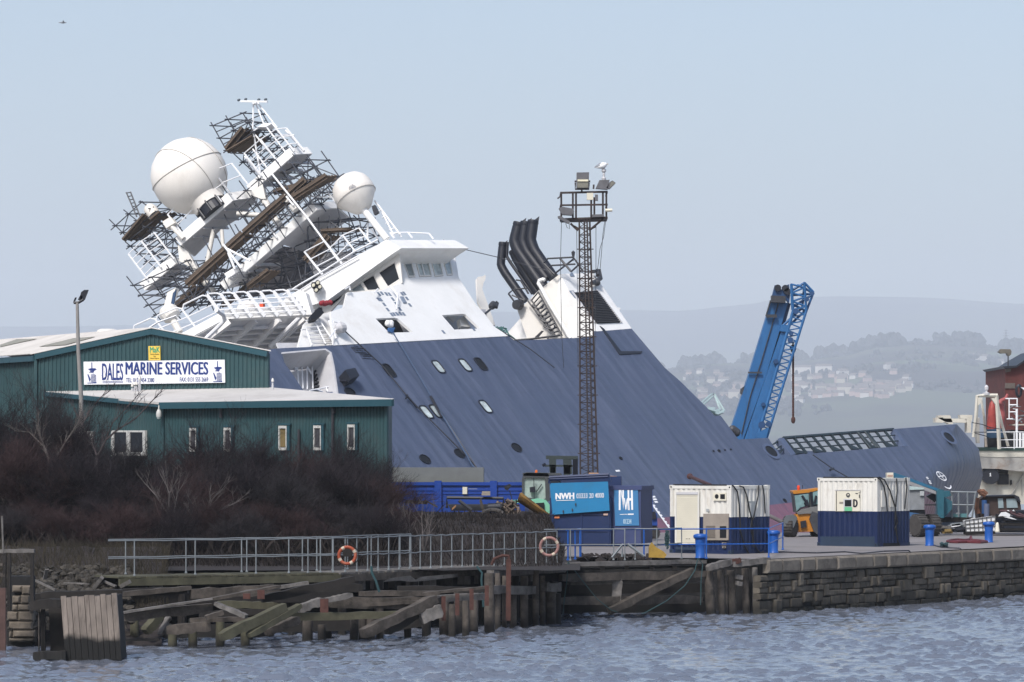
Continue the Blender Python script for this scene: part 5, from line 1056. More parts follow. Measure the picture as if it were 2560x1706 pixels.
decal(B2,'a',r6,rect(708,695,742,711),.035,beige,d,'latch_plate',.01)
mb=MB(); 
ll=B2.fa(r6(834,741),.036); text_mb('D',ll,B2.fa(r6(867,741),.036)-ll,B2.fa(r6(834,674),.036)-ll,.08,0,mb,B2.na); mb.build('lettering',black,d)
mb=MB(); mb.path([B2.fa(r6(785+15*math.cos(t),635+16*math.sin(t)),.04) for t in [2*math.pi*i/20 for i in range(20)]],.018,5,True); mb.path([B2.fa(r6(785+7*math.cos(t),635+7*math.sin(t)),.04) for t in [math.pi*i/8 for i in range(9)]],.014,4); mb.build('round_badge',steel,d)
mb=MB()
for x0,y0,x1,y1 in ((853,617,872,622),(880,612,888,616),(884,630,890,660),(680,600,684,775)): mb.prism([B2.fa(r6(*q),.034) for q in rect(x0,y0,x1,y1)],B2.na*.02)
mb.build('hinge',steel,d)
decal(B2,'b',r6,rect(1080,592,1112,742),.0,cw,c2,'side_hatch',.04); decal(B2,'b',r6,rect(1156,592,1188,742),.0,cw,c2,'side_hatch',.04)
decal(B2,'b',r6,rect(1097,1062,1246,1090),.0,dark,c2,'fork_pocket',.02); decal(B2,'a',r6,rect(733,1030,748,1075),.0,greyp,c2,'worn_plate',.012)
mb=MB(); mb.add([B2.fa(r6(*q),.013) for q in rect(528,1004,1040,1095)],[(0,1,2,3)]); mb.build('lower_panel',cbg,c2,recalc=False)
cabm=mat('cable_black',(.012,.012,.014),.6,.2)
def cab(par_label,B,rg,face,lines,r=.028,cat='cable',nm='cable'):
    t=thing(nm,par_label,cat,B.C+Z*2)
    for l in lines:
        fn=B.fb if face=='b' else B.fa; mb=MB(); mb.path([fn(rg(*p),.06+.02*(i%2)) for i,p in enumerate(l)],r,6); mb.build('cable_strand',cabm,t)
    return t
cab('black cables draped from the roof over the ribbed end of the shutter container',B1,r8,'b',[[(1822,418),(1835,430),(1862,470),(1875,560),(1880,640),(1885,780),(1920,900),(1950,950)],[(1880,425),(1910,435),(1935,500),(1955,600),(1975,690),(1985,800),(1985,900)],[(2030,420),(2025,500),(2000,620),(1985,690)],[(2060,420),(2072,500),(2080,640)],[(1975,690),(1965,760),(1990,850),(1995,900),(2040,950),(2070,940)]])
cab('thick black cables looped over the end of the container with the D door',B2,r6,'b',[[(1045,478),(1075,500),(1105,560),(1125,660),(1135,780)],[(1060,475),(1110,500),(1160,600),(1205,740),(1210,780),(1205,860),(1215,920),(1225,1040),(1240,1085)],[(1218,485),(1222,600),(1210,740)],[(1300,480),(1308,560),(1290,760)],[(1210,800),(1225,880),(1205,930),(1220,1000)]],.03)
for B,l,n in ((B1,[(0.3,.1),(1.2,.0),(2.2,.2),(2.9,.1)],'thin dark cable lying along the roof of the shutter container'),(B2,[(.1,.1),(1.,.15),(1.6,.0),(2.8,.2)],'thin dark cable lying along the roof of the container with the D door')):
    mb=MB(); mb.path([B.p(u,w,B.H+.03) for u,w in l],.03,5); tag(mb.build('cable',cabm,None,loc=B.p(.3,.1,B.H)),n,'cable')
# bollards
bp0=Zp(1751,1396,2.0)
def bollard(label,px,py,k=1.):
    c=Zp(px,py,2.0); t=thing('bollard',label,'bollard',c,'bright blue mooring bollards on the quay edge'); h=.9*k
    mb=MB(); mb.lathe(c,Z,[(.19,0),(.2,.02),(.175,.06),(.18,h*.5),(.2,h*.8)],28); mb.build('stem',bluem,t,smooth=True)
    mb=MB(); mb.lathe(c,Z,[(.19,h*.78),(.245,h*.82),(.265,h*.87),(.265,h*.92),(.24,h*.97),(.16,h*1.0),(0,h*1.01)],28); mb.build('cap',bluem,t,smooth=True); return t
bollard('bright blue bollard behind the blue railing in front of the shutter container',1751,1396)
bollard('bright blue bollard at the closed end of the blue railing, right of the shutter container',1934,1383,.98)
bollard('bright blue bollard between the D door container and the red hose',2324,1365,.98)
bollard('bright blue bollard in front of the caged white tank',2472,1356.5,1.)
# skip / compactor with lettering
sb=mat('skip_navy',(.006,.020,.078),.55,.15,1.5,dirt=(.03,.03,.05),damt=.4); st_=mat('skip_teal',(.012,.17,.36),.5,.08,1,dirt=(.03,.12,.2),damt=.4); sp2=mat('skip_slate',(.035,.05,.13),.6,.15,1,dirt=(.06,.06,.1),damt=.4)
K=Box(1527,1367,GZ,12,3.1,2.2,2.7); kt=thing('waste_skip','tall navy and light blue waste skip lettered NWH 03333 20 4000','skip',K.C)
K2=Box(1602,1367,GZ,14,1.32,2.2,2.6)
mb=MB(); K.slab(mb,0,2.6,.0,2.2,.12,2.02); mb.build('body',sb,kt)
mb=MB(); K.slab(mb,0.02,2.58,-.035,0,1.3,1.36); K.slab(mb,.02,2.58,-.035,0,.62,.68)
for u in (0.05,1.2,2.45): K.slab(mb,u,u+.08,-.03,0,.12,2.0)
mb.build('body_rib',sb,kt)
mb=MB(); mb.prism([K.fa(r8(*p),.09) for p in ((392,403),(848,390),(862,618),(414,650))],K.na*.05); dr=mb.build('side_door',st_,kt)
def ktext(B,body,x0,y0,x1,y1,w,par,m=mark_w if 0 else None,o=.15,sk=0):
    ll=B.fa(r8(x0,y1),o); ex=B.fa(r8(x1,y1+sk),o)-ll; ey=B.fa(r8(x0,y0),o)-ll; return text_mb(body,ll,ex,ey,w,0,None,B.na).build('lettering',m or mk,par)
ktext(K,'NWH',438,482,580,530,.05,dr,sk=-4); ktext(K,'03333 20 4000',600,484,815,522,.008,dr,sk=-5)
mb=MB(); mb.prism([K.fa(r8(*p),.15) for p in ((440,537),(585,533),(585,538),(440,541))],K.na*.004); mb.build('underline',mk,dr)
mb=MB(); mb.path([K.fa(r8(*p),.12) for p in ((388,405),(388,358),(855,335),(862,395))],.07,6); mb.path([K.fa(r8(*p),.1) for p in ((388,372),(850,352))],.08,6); mb.build('top_frame',sb,kt)
mb=MB(); K.slab(mb,0,2.6,2.1,2.2,2.02,2.9); K.slab(mb,.1,2.4,.9,1.0,2.02,2.3); mb.build('rear_panel',sb,kt)
for r_,m_ in ((rect(427,660,466,678),mat('warn_orange',(.6,.2,.08),.6)),(rect(812,640,846,655),mat('warn_pale',(.5,.35,.3),.6))): decal(K,'a',r8,r_,.04,m_,kt,'warning_label',.006)
mb=MB()
for x,y in ((594,570),(497,625),(568,612)): mb.prism([K.fa(r8(*q),.15) for q in rect(x-4,y-10,x+4,y+8)],K.na*.05)
mb.build('door_latch',steel,dr)
mb=MB(); K2.slab(mb,0,1.32,.0,2.0,.12,2.35); mb.build('end_body',sp2,kt)
mb=MB(); K2.slab(mb,-.05,1.38,-.06,2.1,2.35,2.52); mb.build('end_cap',sp2,kt)
mb=MB(); mb.prism([K2.fa(r8(*p),.02) for p in ((893,444),(1082,442),(1092,735),(904,738))],K2.na*.02); pn=mb.build('end_panel',mat('panel_blue',(.04,.17,.36),.5,.06),kt)
def stretch_letters():
    mb=MB(); G=lambda x,y:K2.fa(r8(x,y),.045)
    def pl(*q): mb.prism([G(*p) for p in q],K2.na*.004)
    pl((932,455),(946,455),(946,614),(932,614)); pl((946,455),(952,455),(968,560),(968,610)); pl((960,455),(972,455),(972,560),(968,600),(960,560))
    pl((972,520),(980,520),(988,600),(984,614)); pl((984,600),(990,614),(1000,540),(994,525)); pl((996,520),(1003,520),(1012,614),(1003,614)); pl((1000,455),(1014,455),(1014,560),(1003,560)) ; pl((1012,520),(1030,520),(1030,540),(1012,540)); pl((1026,455),(1041,455),(1044,612),(1030,612)); pl((1004,560),(1014,560),(1018,614),(1006,614))
    pl((940,646),(998,645),(998,649),(940,650)); pl((1002,642),(1048,641),(1048,651),(1002,652))
    return mb
stretch_letters().build('lettering',mk,pn)
for b_,x0,y0,x1,y1 in (('01234',968,684,1030,722),): ktext(K2,b_,x0,y0,x1,y1,.06,pn,mat('faded_white',(.35,.5,.62),.6),.045)
mb=MB(); K.slab(mb,0,2.6,.0,2.2,0,.12); mb.build('skid',steel,kt)
mb=MB(); a=P(1462,1203,159); mb.prism([P(*r8(*p),159) for p in ((665,385),(705,322),(770,322),(800,345),(918,348),(918,385))],Y*1.2); tag(mb.build('plywood_crate',mat('plywood',(.42,.25,.15),.7,.15,2),None,loc=a),'pale orange plywood crate sticking up behind the waste skip','crate')
# forklift mast and telehandler
ft=mat('forklift_dark',(.030,.042,.042),.6,.2); fkl=thing('forklift_mast','dark green raised forklift mast with crossbar behind the light blue skip','forklift',Vector((P(1410,1200,166).x,166,GZ)))
G8=lambda x,y,D:P(*r8(x,y),D)
for nm,q in (('crosshead',[(360,186),(612,190),(612,218),(362,215)]),('mast_rail',[(384,215),(440,215),(440,330),(390,330)]),('mast_rail',[(495,215),(562,215),(565,330),(500,330)]),('mast_rail',[(570,215),(608,215),(610,395),(572,395)]),('crossbar',[(350,258),(585,260),(585,276),(352,274)]),('carriage',[(395,276),(435,276),(435,420),(395,420)]),('carriage',[(500,276),(552,276),(552,420),(500,420)])):
    mb=MB(); mb.prism([G8(*p,166) for p in q],Y*(.5 if nm=='crosshead' else .3)); mb.build(nm,ft,fkl)
mb=MB()
for x in (577,587,597,606): mb.tube(G8(x,215,165.9),G8(x,395,165.9),.03,5)
mb.path([G8(340,250,165.8),G8(352,268,165.8)],.1,6); mb.build('chain',black,fkl)
gt=mat('machine_green',(.20,.52,.36),.5,.1,2,dirt=(.2,.25,.2),damt=.3); th=thing('excavator','small excavator with dark cab, pale green body and orange beacon left of the skip','excavator',Vector((G8(280,600,158).x,158,3.2)))
mb=MB(); cq=[(172,500),(172,372),(188,328),(215,322),(372,325),(388,345),(390,540),(350,560),(210,548)]; gl=[(186,500),(188,372),(200,360),(352,360),(358,520),(340,535),(200,512)]
mb.prism([G8(*p,158) for p in cq],Y*1.3,[[G8(*p,158) for p in gl]]); mb.build('cab',mat('cab_grey',(.05,.055,.06),.6,.15),th)
mb=MB(); mb.prism([G8(*p,158.1) for p in gl],Y*.03); mb.build('cab_glass',mat('cab_glass',(.30,.38,.36),.15,.25,2,spec=.8),th)
mb=MB(); mb.prism([G8(*p,158) for p in ((176,325),(205,318),(480,325),(488,345),(375,350),(180,345))],Y*1.3); mb.build('cab_roof',mat('cab_grey',(.05,.055,.06)),th)
mb=MB(); mb.lathe(G8(285,320,158.4),Z,[(.055,-.04),(.055,.04),(.05,.1),(0,.12)],12); mb.build('beacon',mat('beacon_orange',(.7,.15,.02),.3),th)
mb=MB(); mb.beam(G8(265,360,157.9),G8(268,525,157.9),.03,.03,Y); mb.beam(G8(328,410,158),G8(285,470,158),.04,.04,Y); mb.prism([G8(*p,157.8) for p in ((232,435),(275,428),(278,472),(235,475))],Y*.2); mb.path([G8(375,360,157.9),G8(450,358,157.9),G8(480,400,157.9),G8(482,520,157.9)],.05,6); mb.prism([G8(*p,157.9) for p in ((390,340),(470,340),(478,480),(395,480))],Y*.05); mb.build('cab_bars',black,th)
mb=MB(); mb.prism([G8(*p,157.7) for p in ((245,530),(300,522),(360,535),(392,575),(398,640),(345,640),(330,600),(250,560))],Y*1.5); mb.prism([G8(*p,157.5) for p in ((60,540),(190,530),(260,545),(120,560))],Y*1); mb.build('body_panel',gt,th)
mb=MB(); mb.prism([G8(*p,157.6) for p in ((262,560),(345,555),(350,610),(275,605))],Y*.2); mb.build('side_grille',dark,th)
mb=MB(); mb.path([G8(95,530,157),G8(75,460,157)],.02,5); mb.prism([G8(*p,157) for p in ((35,425),(75,408),(92,420),(60,462),(35,450))],Y*.15); tag(mb.build('work_lamp',black,None,loc=G8(95,530,157)),'black work lamp on a thin stalk above the rope heap','lamp')
yb=mat('rusty_yellow',(.16,.09,.02),.8,.5,2,dirt=(.02,.018,.02),damt=.95,dscale=1.4); mb=MB(); rows=[]
for i in range(9):
    t=i/8; a=G8(135+240*t,(548+150*t),156.0); b=G8(185+225*t,498+190*t,156.6); r=.55
    rows.append([a+(b-a)*(j/6)+Z*(.25*math.sin(math.pi*j/6))-Y*(.5*math.sin(math.pi*j/6)) for j in range(7)])
mb.sheet(rows); o=mb.build('grab_bucket',yb,None,True,loc=rows[8][0]); mod=o.modifiers.new('s','SOLIDIFY'); mod.thickness=.15; tag(o,'rusty yellow and black grab bucket lying on the bank beside the excavator','bucket')
rn=random.Random(11); mb=MB()
for i in range(60):
    x,y=rn.uniform(-10,130),rn.uniform(545,650); mb.path([G8(x+rn.uniform(-35,35),y+rn.uniform(-25,55),155.6+rn.uniform(0,.8)) for _ in range(5)],rn.uniform(.025,.06),5)
tag(mb.build('rope_heap',mat('old_rope',(.13,.10,.08),.9,.4,4,island=.5),None,loc=G8(60,650,156)),'tangled heap of old brown rope and net on top of the bank','rope heap')
# blue forklift
fb=mat('forklift_blue',(.012,.05,.24),.5,.1); fo=thing('forklift','blue forklift truck with open cab just right of the waste skip','forklift',Vector((G8(1190,840,165).x,165,GZ)))
mb=MB(); 
for pts in ([(1120,470),(1125,455),(1175,455),(1185,640)],[(1185,460),(1190,630)]): mb.path([G8(*p,165) for p in pts],.07,6)
mb.build('cab_frame',fb,fo); mb=MB(); mb.prism([G8(*p,165) for p in ((1150,650),(1195,628),(1232,640),(1236,735),(1130,735))],Y*1.2); mb.build('body',fb,fo)
mb=MB(); mb.prism([G8(*p,165.1) for p in ((1128,735),(1232,735),(1225,800),(1130,820))],Y*1.); mb.build('chassis',steel,fo)
mb=MB(); mb.prism([G8(*p,165) for p in ((1118,575),(1132,570),(1140,600),(1142,630),(1178,628),(1178,650),(1120,665))],Y*.6); mb.prism([G8(*p,164.9) for p in ((1190,628),(1218,626),(1228,680),(1196,690))],Y*.3); mb.prism([G8(*p,164.9) for p in ((1130,462),(1166,462),(1166,482),(1130,482))],Y*.3); mb.build('seat',black,fo)
tyr=mat('tyre_rubber',(.03,.03,.032),.85,.3,4)
tyr=mat('worn_tyre',(.05,.046,.044),.9,.3,4)
trm=mat('muddy_tyre',(.075,.068,.062),.9,.3,4)
def wheel(par,c,r,w,ax=Y,hub=None):
    mb=MB(); mb.lathe(c-ax*w/2,ax,[(r*.55,0),(r*.9,0),(r,.06),(r,w-.06),(r*.9,w),(r*.55,w)],28)
    x,y=perp(ax)
    for i in range(22):
        t=i*2*math.pi/22; q=c+(x*math.cos(t)+y*math.sin(t))*r; mb.beam(q-ax*w*.48,q+ax*w*.48,.07*r*1.3,.05,x*math.cos(t)+y*math.sin(t))
    o=mb.build('wheel',tyr,par); mb=MB(); mb.lathe(c-ax*(w/2-.04),ax,[(0,0),(r*.56,0),(r*.5,.05),(r*.5,w-.1),(0,w-.1)],20); mb.build('rim',hub or steel,o)
wheel(fo,G8(1212,793,164.8),.24,.22,(Y*.8-X*.6).normalized()); wheel(fo,G8(1105,805,164.6),.2,.2,(Y*.8-X*.6).normalized())
# long blue skip, grey wall, timber stack and scrap behind the bank
skb=mat('skip_royal_blue',(.008,.045,.27),.45,.12,1,dirt=(.02,.06,.2),damt=.4)
K3=Box(1312,1290,3.0,4,8.6,2.4,2.3,D=160); K3.C.z=3.3; s3=thing('long_skip','long royal blue steel skip with upright ribs behind the bank','skip',K3.C)
h3=(1130-1207)/F*160+EYE-3.3; h3=EYE-(1207-1130)/F*160-3.3
mb=MB(); K3.slab(mb,0,6.1,0,2.4,0,h3); mb.build('body',skb,s3)
mb=MB(); K3.slab(mb,-.05,6.15,-.08,.0,h3-.12,h3+.02)
for x in (1295,1657): 
    c=K3.fa(r5(x,1110),0); u=(c-K3.C).dot(K3.a); K3.slab(mb,u-.15,u+.15,-.16,0,-.3,h3+.08)
K3.slab(mb,0,6.1,-.03,0,h3-.35,h3-.28); K3.slab(mb,0,6.1,-.03,0,h3-.5,h3-.45); mb.build('rib',skb,s3)
decal(K3,'a',r5,rect(1455,1092,1485,1138),.03,cream2,s3,'switch_box',.1); decal(K3,'a',r5,rect(1490,1103,1550,1107),.01,greyp,s3,'stripe',.01)
K4=Box(1312-103,1200,3.0,3,6.6,.4,1,D=163); gw=MB(); K4.C.z=2.8; K4.slab(gw,0,6.6,0,.4,0,EYE-(1169-1130)/F*163-2.8); tag(gw.build('low_wall',mat('grey_wall',(.14,.15,.145),.9,.1,1.5,dirt=(.1,.1,.1),damt=.4),None,loc=K4.C),'low pale grey block wall behind the long blue skip','wall')
ts=thing('timber_stack','tall stack of dark weathered planks on bearers left of the long blue skip','timber stack',Vector((P(885,1270,153).x,153,3.2))); rn=random.Random(2)
y=1270
lay=0
while y>1192:
    h=rn.uniform(5,8); mb=MB()
    for k in range(3): 
        a=P(800+rn.uniform(-8,8),y,153+k*.5); b=P(968+rn.uniform(-6,9),y-rn.uniform(-1,1),153+k*.5); mb.beam(a,b,.45,(h-1.5)*153/F)
    mb.build('plank_layer',mat('stack_plank',(.045,.040,.040),.9,.4,2,island=.5),ts); y-=h
tf=thing('steel_trough','black rectangular steel trough frame lying on the bank top','frame',G8(-200,540,155))
mb=MB(); g5=lambda x,y,D:P(*r5(x,y),D)
mb.path([g5(1352,1230,155),g5(1352,1162,155),g5(1720,1166,155),g5(1722,1200,155)],.07,6); mb.path([g5(1352,1162,155.9),g5(1720,1166,155.9)],.05,6); mb.build('rim',black,tf); mb=MB(); mb.prism([g5(*p,155.4) for p in ((1358,1205),(1715,1205),(1700,1248),(1380,1248))],Y*.5); mb.build('trough',steel,tf)
sc=[('rusty_pipe','dark fat pipe leaning on the steel frame',(1430,1180,1515,1245),22,steel),('board_offcut','tilted grey board leaning in front of the blue skip',(1570,1180,1590,1250),30,timber),('barrel','dark drum lying beside the rope heap',(1620,1225,1700,1222),52,black),('brick_block','pale grey block standing on the steel frame',(1578,1140,1635,1140),30,beige),('board_offcut','orange brown plank end poking from the bank by the steel frame',(1385,1240,1410,1218),14,mat('raw_wood',(.25,.13,.06),.8)),('machine_box','dark box on top of the planks in front of the long skip',(1005,1155,1062,1155),28,steel),('plank_pile','dark plank pile with pale edges left of the steel frame',(1075,1192,1225,1200),24,timber),('board_offcut','thin pale lath lying on the planks below the dark box',(985,1200,1060,1225),8,timl),('board_offcut','brown board sloping down right of the plank pile',(1205,1180,1290,1225),12,timber)]
for nm,l,(x0,y0,x1,y1),w,m_ in sc:
    a,b=g5(x0,y0,154.6),g5(x1,y1,154.6); mb=MB(); wd_=w*.38272*154.6/F
    if nm in('rusty_pipe','barrel'): mb.tube(a,b,wd_/2,16)
    else:
        mb.beam(a,b,.5,wd_*.45); mb.beam(a+(b-a)*.05+Z*wd_*.45,b+Z*wd_*.45,.45,wd_*.4)
    tag(mb.build(nm,m_,None,loc=a),l,nm.replace('_',' '),'scrap lying on the bank top')
mb=MB(); c=g5(1650,1275,153); mb.path([c+X*.42*math.cos(t)+Z*.2*math.sin(t)+Y*.4*math.sin(t) for t in [2*math.pi*i/24 for i in range(24)]],.09,8,True); tag(mb.build('old_tyre',tyr,None,True,loc=c),'old tyre lying on the bank below the rope heap','tyre')
# yellow scrap on the wharf
mb=MB(); q=[Zp(*r8(x,y+6),2.0) for x,y in ((1170,985),(1300,985))]
mb.prism([P(*r8(*p),134.5) for p in ((1168,985),(1170,900),(1192,868),(1225,905),(1285,940),(1308,965),(1290,990))],Y*.5); tag(mb.build('steel_bracket',mat('scrap_yellow',(.30,.19,.03),.6,.3,3),None,loc=q[0]),'torn yellow steel bracket lying by the bent galvanised rail','scrap metal')
mb=MB(); rn=random.Random(9)
for i in range(46):
    x,y=rn.uniform(640,1300),rn.uniform(965,1000); c=Zp(*r8(x,y+8),2.0); mb.lathe(c-Z*.05,Vector((rn.uniform(-1,1),rn.uniform(-1,1),1)),[(rn.uniform(.08,.25),0),(rn.uniform(.05,.2),.12),(.02,.2)],5)
o=mb.build('rubble',earth,None,loc=Zp(*r8(900,1000),2.0)); o['kind']='stuff'; o['label']='brown earth and rubble spilt on the wharf edge'
for l,pts in (('bent grey bar standing in the wharf rubble',[(880,985),(960,885),(958,980)]),('grey timber strut sloping down through the bent rail',[(1000,880),(1130,975)])):
    mb=MB(); mb.path([P(*r8(*p),134) for p in pts],.05,5); tag(mb.build('bent_bar',galv,None,loc=P(*r8(*pts[0]),134)),l,'bar')
mb=MB(); rn=random.Random(12)
for i in range(26): mb.path([P(*r8(1318+rn.uniform(-14,14)-i*.6,775+k*20+rn.uniform(-6,6)),133.6+rn.uniform(-.1,.1)) for k in range(rn.randint(3,8))],.014,4)
tag(mb.build('rope_bundle',ropem,None,loc=P(*r8(1315,900),133.6)),'bundle of teal rope hanging from the blue rail at the container corner','rope')
mb=MB(); mb.path([Zp(*r8(x,y),2.03) for x,y in ((2120,938),(2200,942),(2353,946))]+[Zp(*r6(x,y),2.03) for x,y in ((500,1150),(760,1140),(900,1155),(1100,1135),(1330,1130),(1400,1190))][:5],.025,5); tag(mb.build('quay_rope',black,None,loc=Zp(*r8(2120,938),2.03)),'thin dark rope lying along the coping in front of the containers','rope')
# things beyond: pipes, loader, screener, trucks, tank, cone, hose
mb=MB(); a,b=P(*r8(1490,350),190),P(*r8(1650,420),172); mb.tube(a,b,.09,14); mb.lathe(a,(a-b),[(.09,-.02),(.15,0),(.16,.12),(.1,.14)],16); tag(mb.build('flanged_pipe',mat('red_oxide',(.06,.02,.018),.7,.3,3),None,True,loc=b),'red brown flanged pipe pointing up behind the roof of the shutter container','pipe')
mb=MB(); mb.tube(P(*r6(-40,760),176),P(*r6(240,895),172),.1,14,.09); tag(mb.build('steel_pipe',mat('dull_pipe',(.10,.09,.09),.7,.2),None,True,loc=P(*r6(240,895),172)),'long dull grey pipe sloping down towards the yellow loader','pipe')
yl=mat('loader_yellow',(.42,.16,.010),.5,.12,2,dirt=(.12,.07,.03),damt=.5); ld=thing('wheel_loader','yellow wheel loader with glazed cab and orange beacon behind the D door container','loader',Vector((P(2010,1338,172).x,172,GZ)))
g6=lambda x,y,D:P(*r6(x,y),D)
def lp_(nm,q,m,dd,D=172,par=ld): mb=MB(); mb.prism([g6(*p,D) for p in q],Y*dd); return mb.build(nm,m,par)
lp_('cab_roof',[(288,602),(300,596),(440,585),(520,572),(640,575),(640,590),(520,590),(445,612),(300,625)],yl,1.8); cabo=[(298,622),(440,608),(520,588),(640,590),(640,760),(470,760),(440,735),(360,755),(318,790)]
lp_('cab',cabo,mat('cab_grey',(.05,.055,.06)),1.6,172.05); lp_('windscreen',[(308,640),(432,622),(438,725),(360,745),(325,780)],mat('loader_glass',(.16,.26,.27),.1,.4,3,spec=.8),.03,171.95); lp_('side_glass',[(470,610),(520,598),(640,600),(640,700),(475,720)],mat('loader_glass',(.16,.26,.27)),.03,171.95)
mb=MB(); 
for pts in (((452,605),(470,760)),((398,700),(420,730)),((375,640),(415,700)),((500,640),(485,710))): mb.path([g6(*p,171.9) for p in pts],.06,6)
mb.prism([g6(*p,171.9) for p in ((395,680),(425,675),(440,730),(400,740))],Y*.2); mb.build('cab_bars',black,ld)
lp_('bonnet',[(330,790),(380,760),(470,740),(640,725),(640,780),(480,800),(410,800),(340,808)],mat('bonnet_grey',(.13,.13,.13),.6,.2),1.2,171.6); lp_('body',[(320,808),(460,785),(640,770),(640,960),(470,960),(340,965)],yl,1.4,171.7)
lp_('axle',[(440,850),(465,780),(520,800),(520,990),(480,960)],steel,.4,171.5); lp_('front_grille',[(360,870),(410,860),(415,920),(365,930)],black,.1,171.55)
wheel(ld,g6(268,915,171.3),.46,.5,(Y*.45-X).normalized()); wheel(ld,g6(500,925,172.5),.4,.4,(Y*.45-X).normalized())
lp_('mudguard',[(205,915),(212,850),(240,820),(300,812),(330,830),(330,850),(300,925)],mat('guard_grey',(.08,.09,.1),.6,.2),.8,170.9)
mb=MB(); mb.lathe(g6(343,570,172.5),Z,[(.05,-.12),(.07,0),(.065,.1),(0,.12)],12); mb.build('beacon',mat('beacon_red',(.65,.06,.02),.3),ld); mb=MB(); mb.tube(g6(380,580,172.5),g6(378,545,172.5),.015,4); mb.build('aerial',black,ld)
tl_=mat('machine_teal',(.012,.085,.12),.6,.25,2,dirt=(.02,.03,.035),damt=.6); sr=thing('screening_machine','blue and teal screening machine with sloping conveyor behind the D door container','machine',Vector((g6(1620,930,176).x,176,GZ)))
lp_('conveyor',[(1188,432),(1300,470),(1610,585),(1610,610),(1290,495),(1190,482)],mat('conveyor_blue',(.015,.10,.18),.5,.2),.9,176,sr); lp_('conveyor_rail',[(1190,482),(1290,495),(1600,612),(1585,635),(1320,540),(1240,515)],mat('conveyor_grey',(.22,.22,.23),.6,.2),.8,175.8,sr); lp_('end_box',[(1130,437),(1188,435),(1190,482),(1132,484)],cream2,.6,175.7,sr)
ll=g6(1136,470,175.66); text_mb('DANGER',ll,g6(1184,469,175.66)-ll,g6(1136,455,175.66)-ll,.03,0,None,-Y).build('lettering',mat('brick_red',(.3,.06,.04),.7),sr)
lp_('tower',[(1575,600),(1600,580),(1640,590),(1640,840),(1585,838)],tl_,.5,175.5,sr); lp_('hopper',[(1620,665),(1640,650),(1712,690),(1710,760),(1640,840),(1625,760)],tl_,1.2,176,sr); lp_('hopper_top',[(1600,600),(1690,598),(1705,640),(1640,660)],tl_,1.,176.5,sr); lp_('frame',[(1485,645),(1580,600),(1590,640),(1560,700),(1500,660)],black,.5,176.4,sr); lp_('base',[(1575,830),(1900,835),(1830,870),(1600,880)],timd,1.,176.5,sr)
mb=MB()
for pts in ([(1700,607),(1930,612)],[(1712,610),(1712,840)],[(1770,612),(1770,830)],[(1850,612),(1850,835)],[(1922,612),(1890,835)],[(1700,722),(1900,725)],[(1712,610),(1712,640)],[(1780,800),(1745,800)]): mb.path([g6(*p,176.4) for p in pts],.045,5)
mb.build('guard_rail',galv,sr); lp_('walk_plate',[(1700,800),(1850,800),(1850,838),(1700,838)],mat('pale_teal',(.08,.2,.22),.6),.1,176.6,sr)
mb=MB(); mb.path([g6(1470,722,176.3),g6(1580,722,176.3)],.03,4); mb.build('rod',steel,sr)
tk=thing('trailer','grey bodied trailer with big lugged tyres and blue mudguard beside the D door container','trailer',Vector((g6(1420,1000,172).x,172,GZ)))
lp_('body',[(1300,575),(1345,565),(1455,575),(1468,590),(1462,765),(1300,768)],mat('trailer_grey',(.17,.18,.19),.6,.2,3,dirt=(.3,.3,.3),damt=.4),1.6,172.4,tk); lp_('tarpaulin',[(1300,570),(1350,556),(1460,570),(1462,585),(1300,590)],mat('pale_tarp',(.33,.42,.42),.6,.2,4),1.4,172.3,tk)
lp_('mudguard',[(1300,790),(1340,788),(1420,800),(1440,815),(1350,840),(1330,880),(1300,880)],mat('guard_blue',(.03,.09,.2),.6,.2),1.,171.9,tk); lp_('chassis',[(1300,765),(1470,765),(1475,810),(1300,860)],black,1.2,172.6,tk)
lp_('document_board',[(1425,600),(1462,600),(1462,640),(1425,640)],greyp,.03,172.3,tk)
for x,y,D in ((1415,906,171.4),(1528,906,173.5)): wheel(tk,g6(x,y,D),.51,.5,(X*.85+Y*.5).normalized(),trm)
bv=mat('rotten_brown',(.045,.030,.026),.8,.35,2); vn=thing('cab_shell','derelict brown vehicle cab shell with two pale windows in front of the white ship','vehicle',Vector((g6(2150,930,177).x,177,GZ)))
lp_('shell',[(1935,700),(1960,670),(1985,660),(2000,650),(2260,640),(2300,655),(2320,700),(2330,780),(2400,800),(2400,900),(1960,880)],bv,1.5,177,vn)
lp_('window',[(2120,665),(2165,663),(2172,750),(2125,752)],mat('dull_pane',(.22,.28,.30),.3,.2),.03,176.95,vn); lp_('window',[(2195,668),(2285,665),(2298,748),(2200,750)],mat('dull_pane',(.22,.28,.30)),.03,176.95,vn); lp_('roof_edge',[(1995,652),(2010,640),(2270,632),(2310,650),(2325,700),(2312,700),(2262,645)],black,1.3,176.8,vn)
mb=MB()
for pts in ([(1945,605),(1990,600),(2020,630)],[(1935,660),(1930,740),(1945,800)],[(1950,590),(1970,620),(2010,640)]): mb.path([g6(*p,176.8) for p in pts],.12,6)
mb.build('bent_arm',mat('rust_orange',(.11,.05,.03),.8,.5,3),vn)
mb=MB(); mb.tube(g6(2020,835,176.5),g6(2020,712,176.5),.13,14); tag(mb.build('gas_cylinder',mat('slate_cylinder',(.10,.12,.19),.6),None,True,loc=g6(2020,835,176.5)),'slate blue cylinder standing before the brown cab shell','cylinder')
mb=MB(); mb.tube(g6(2000,800,176.9),g6(2000,680,176.9),.13,14); tag(mb.build('drum',mat('drum_blue',(.02,.07,.2),.6),None,True,loc=g6(2000,800,176.9)),'tall dark blue drum behind the slate cylinder','drum')
ib=thing('caged_tank','white caged liquid tank tilted on its pallet behind a blue bollard','tank',g6(1960,960,174.5)); q=[g6(*p,174.5) for p in ((1828,862),(2095,822),(2098,955),(1838,962))]
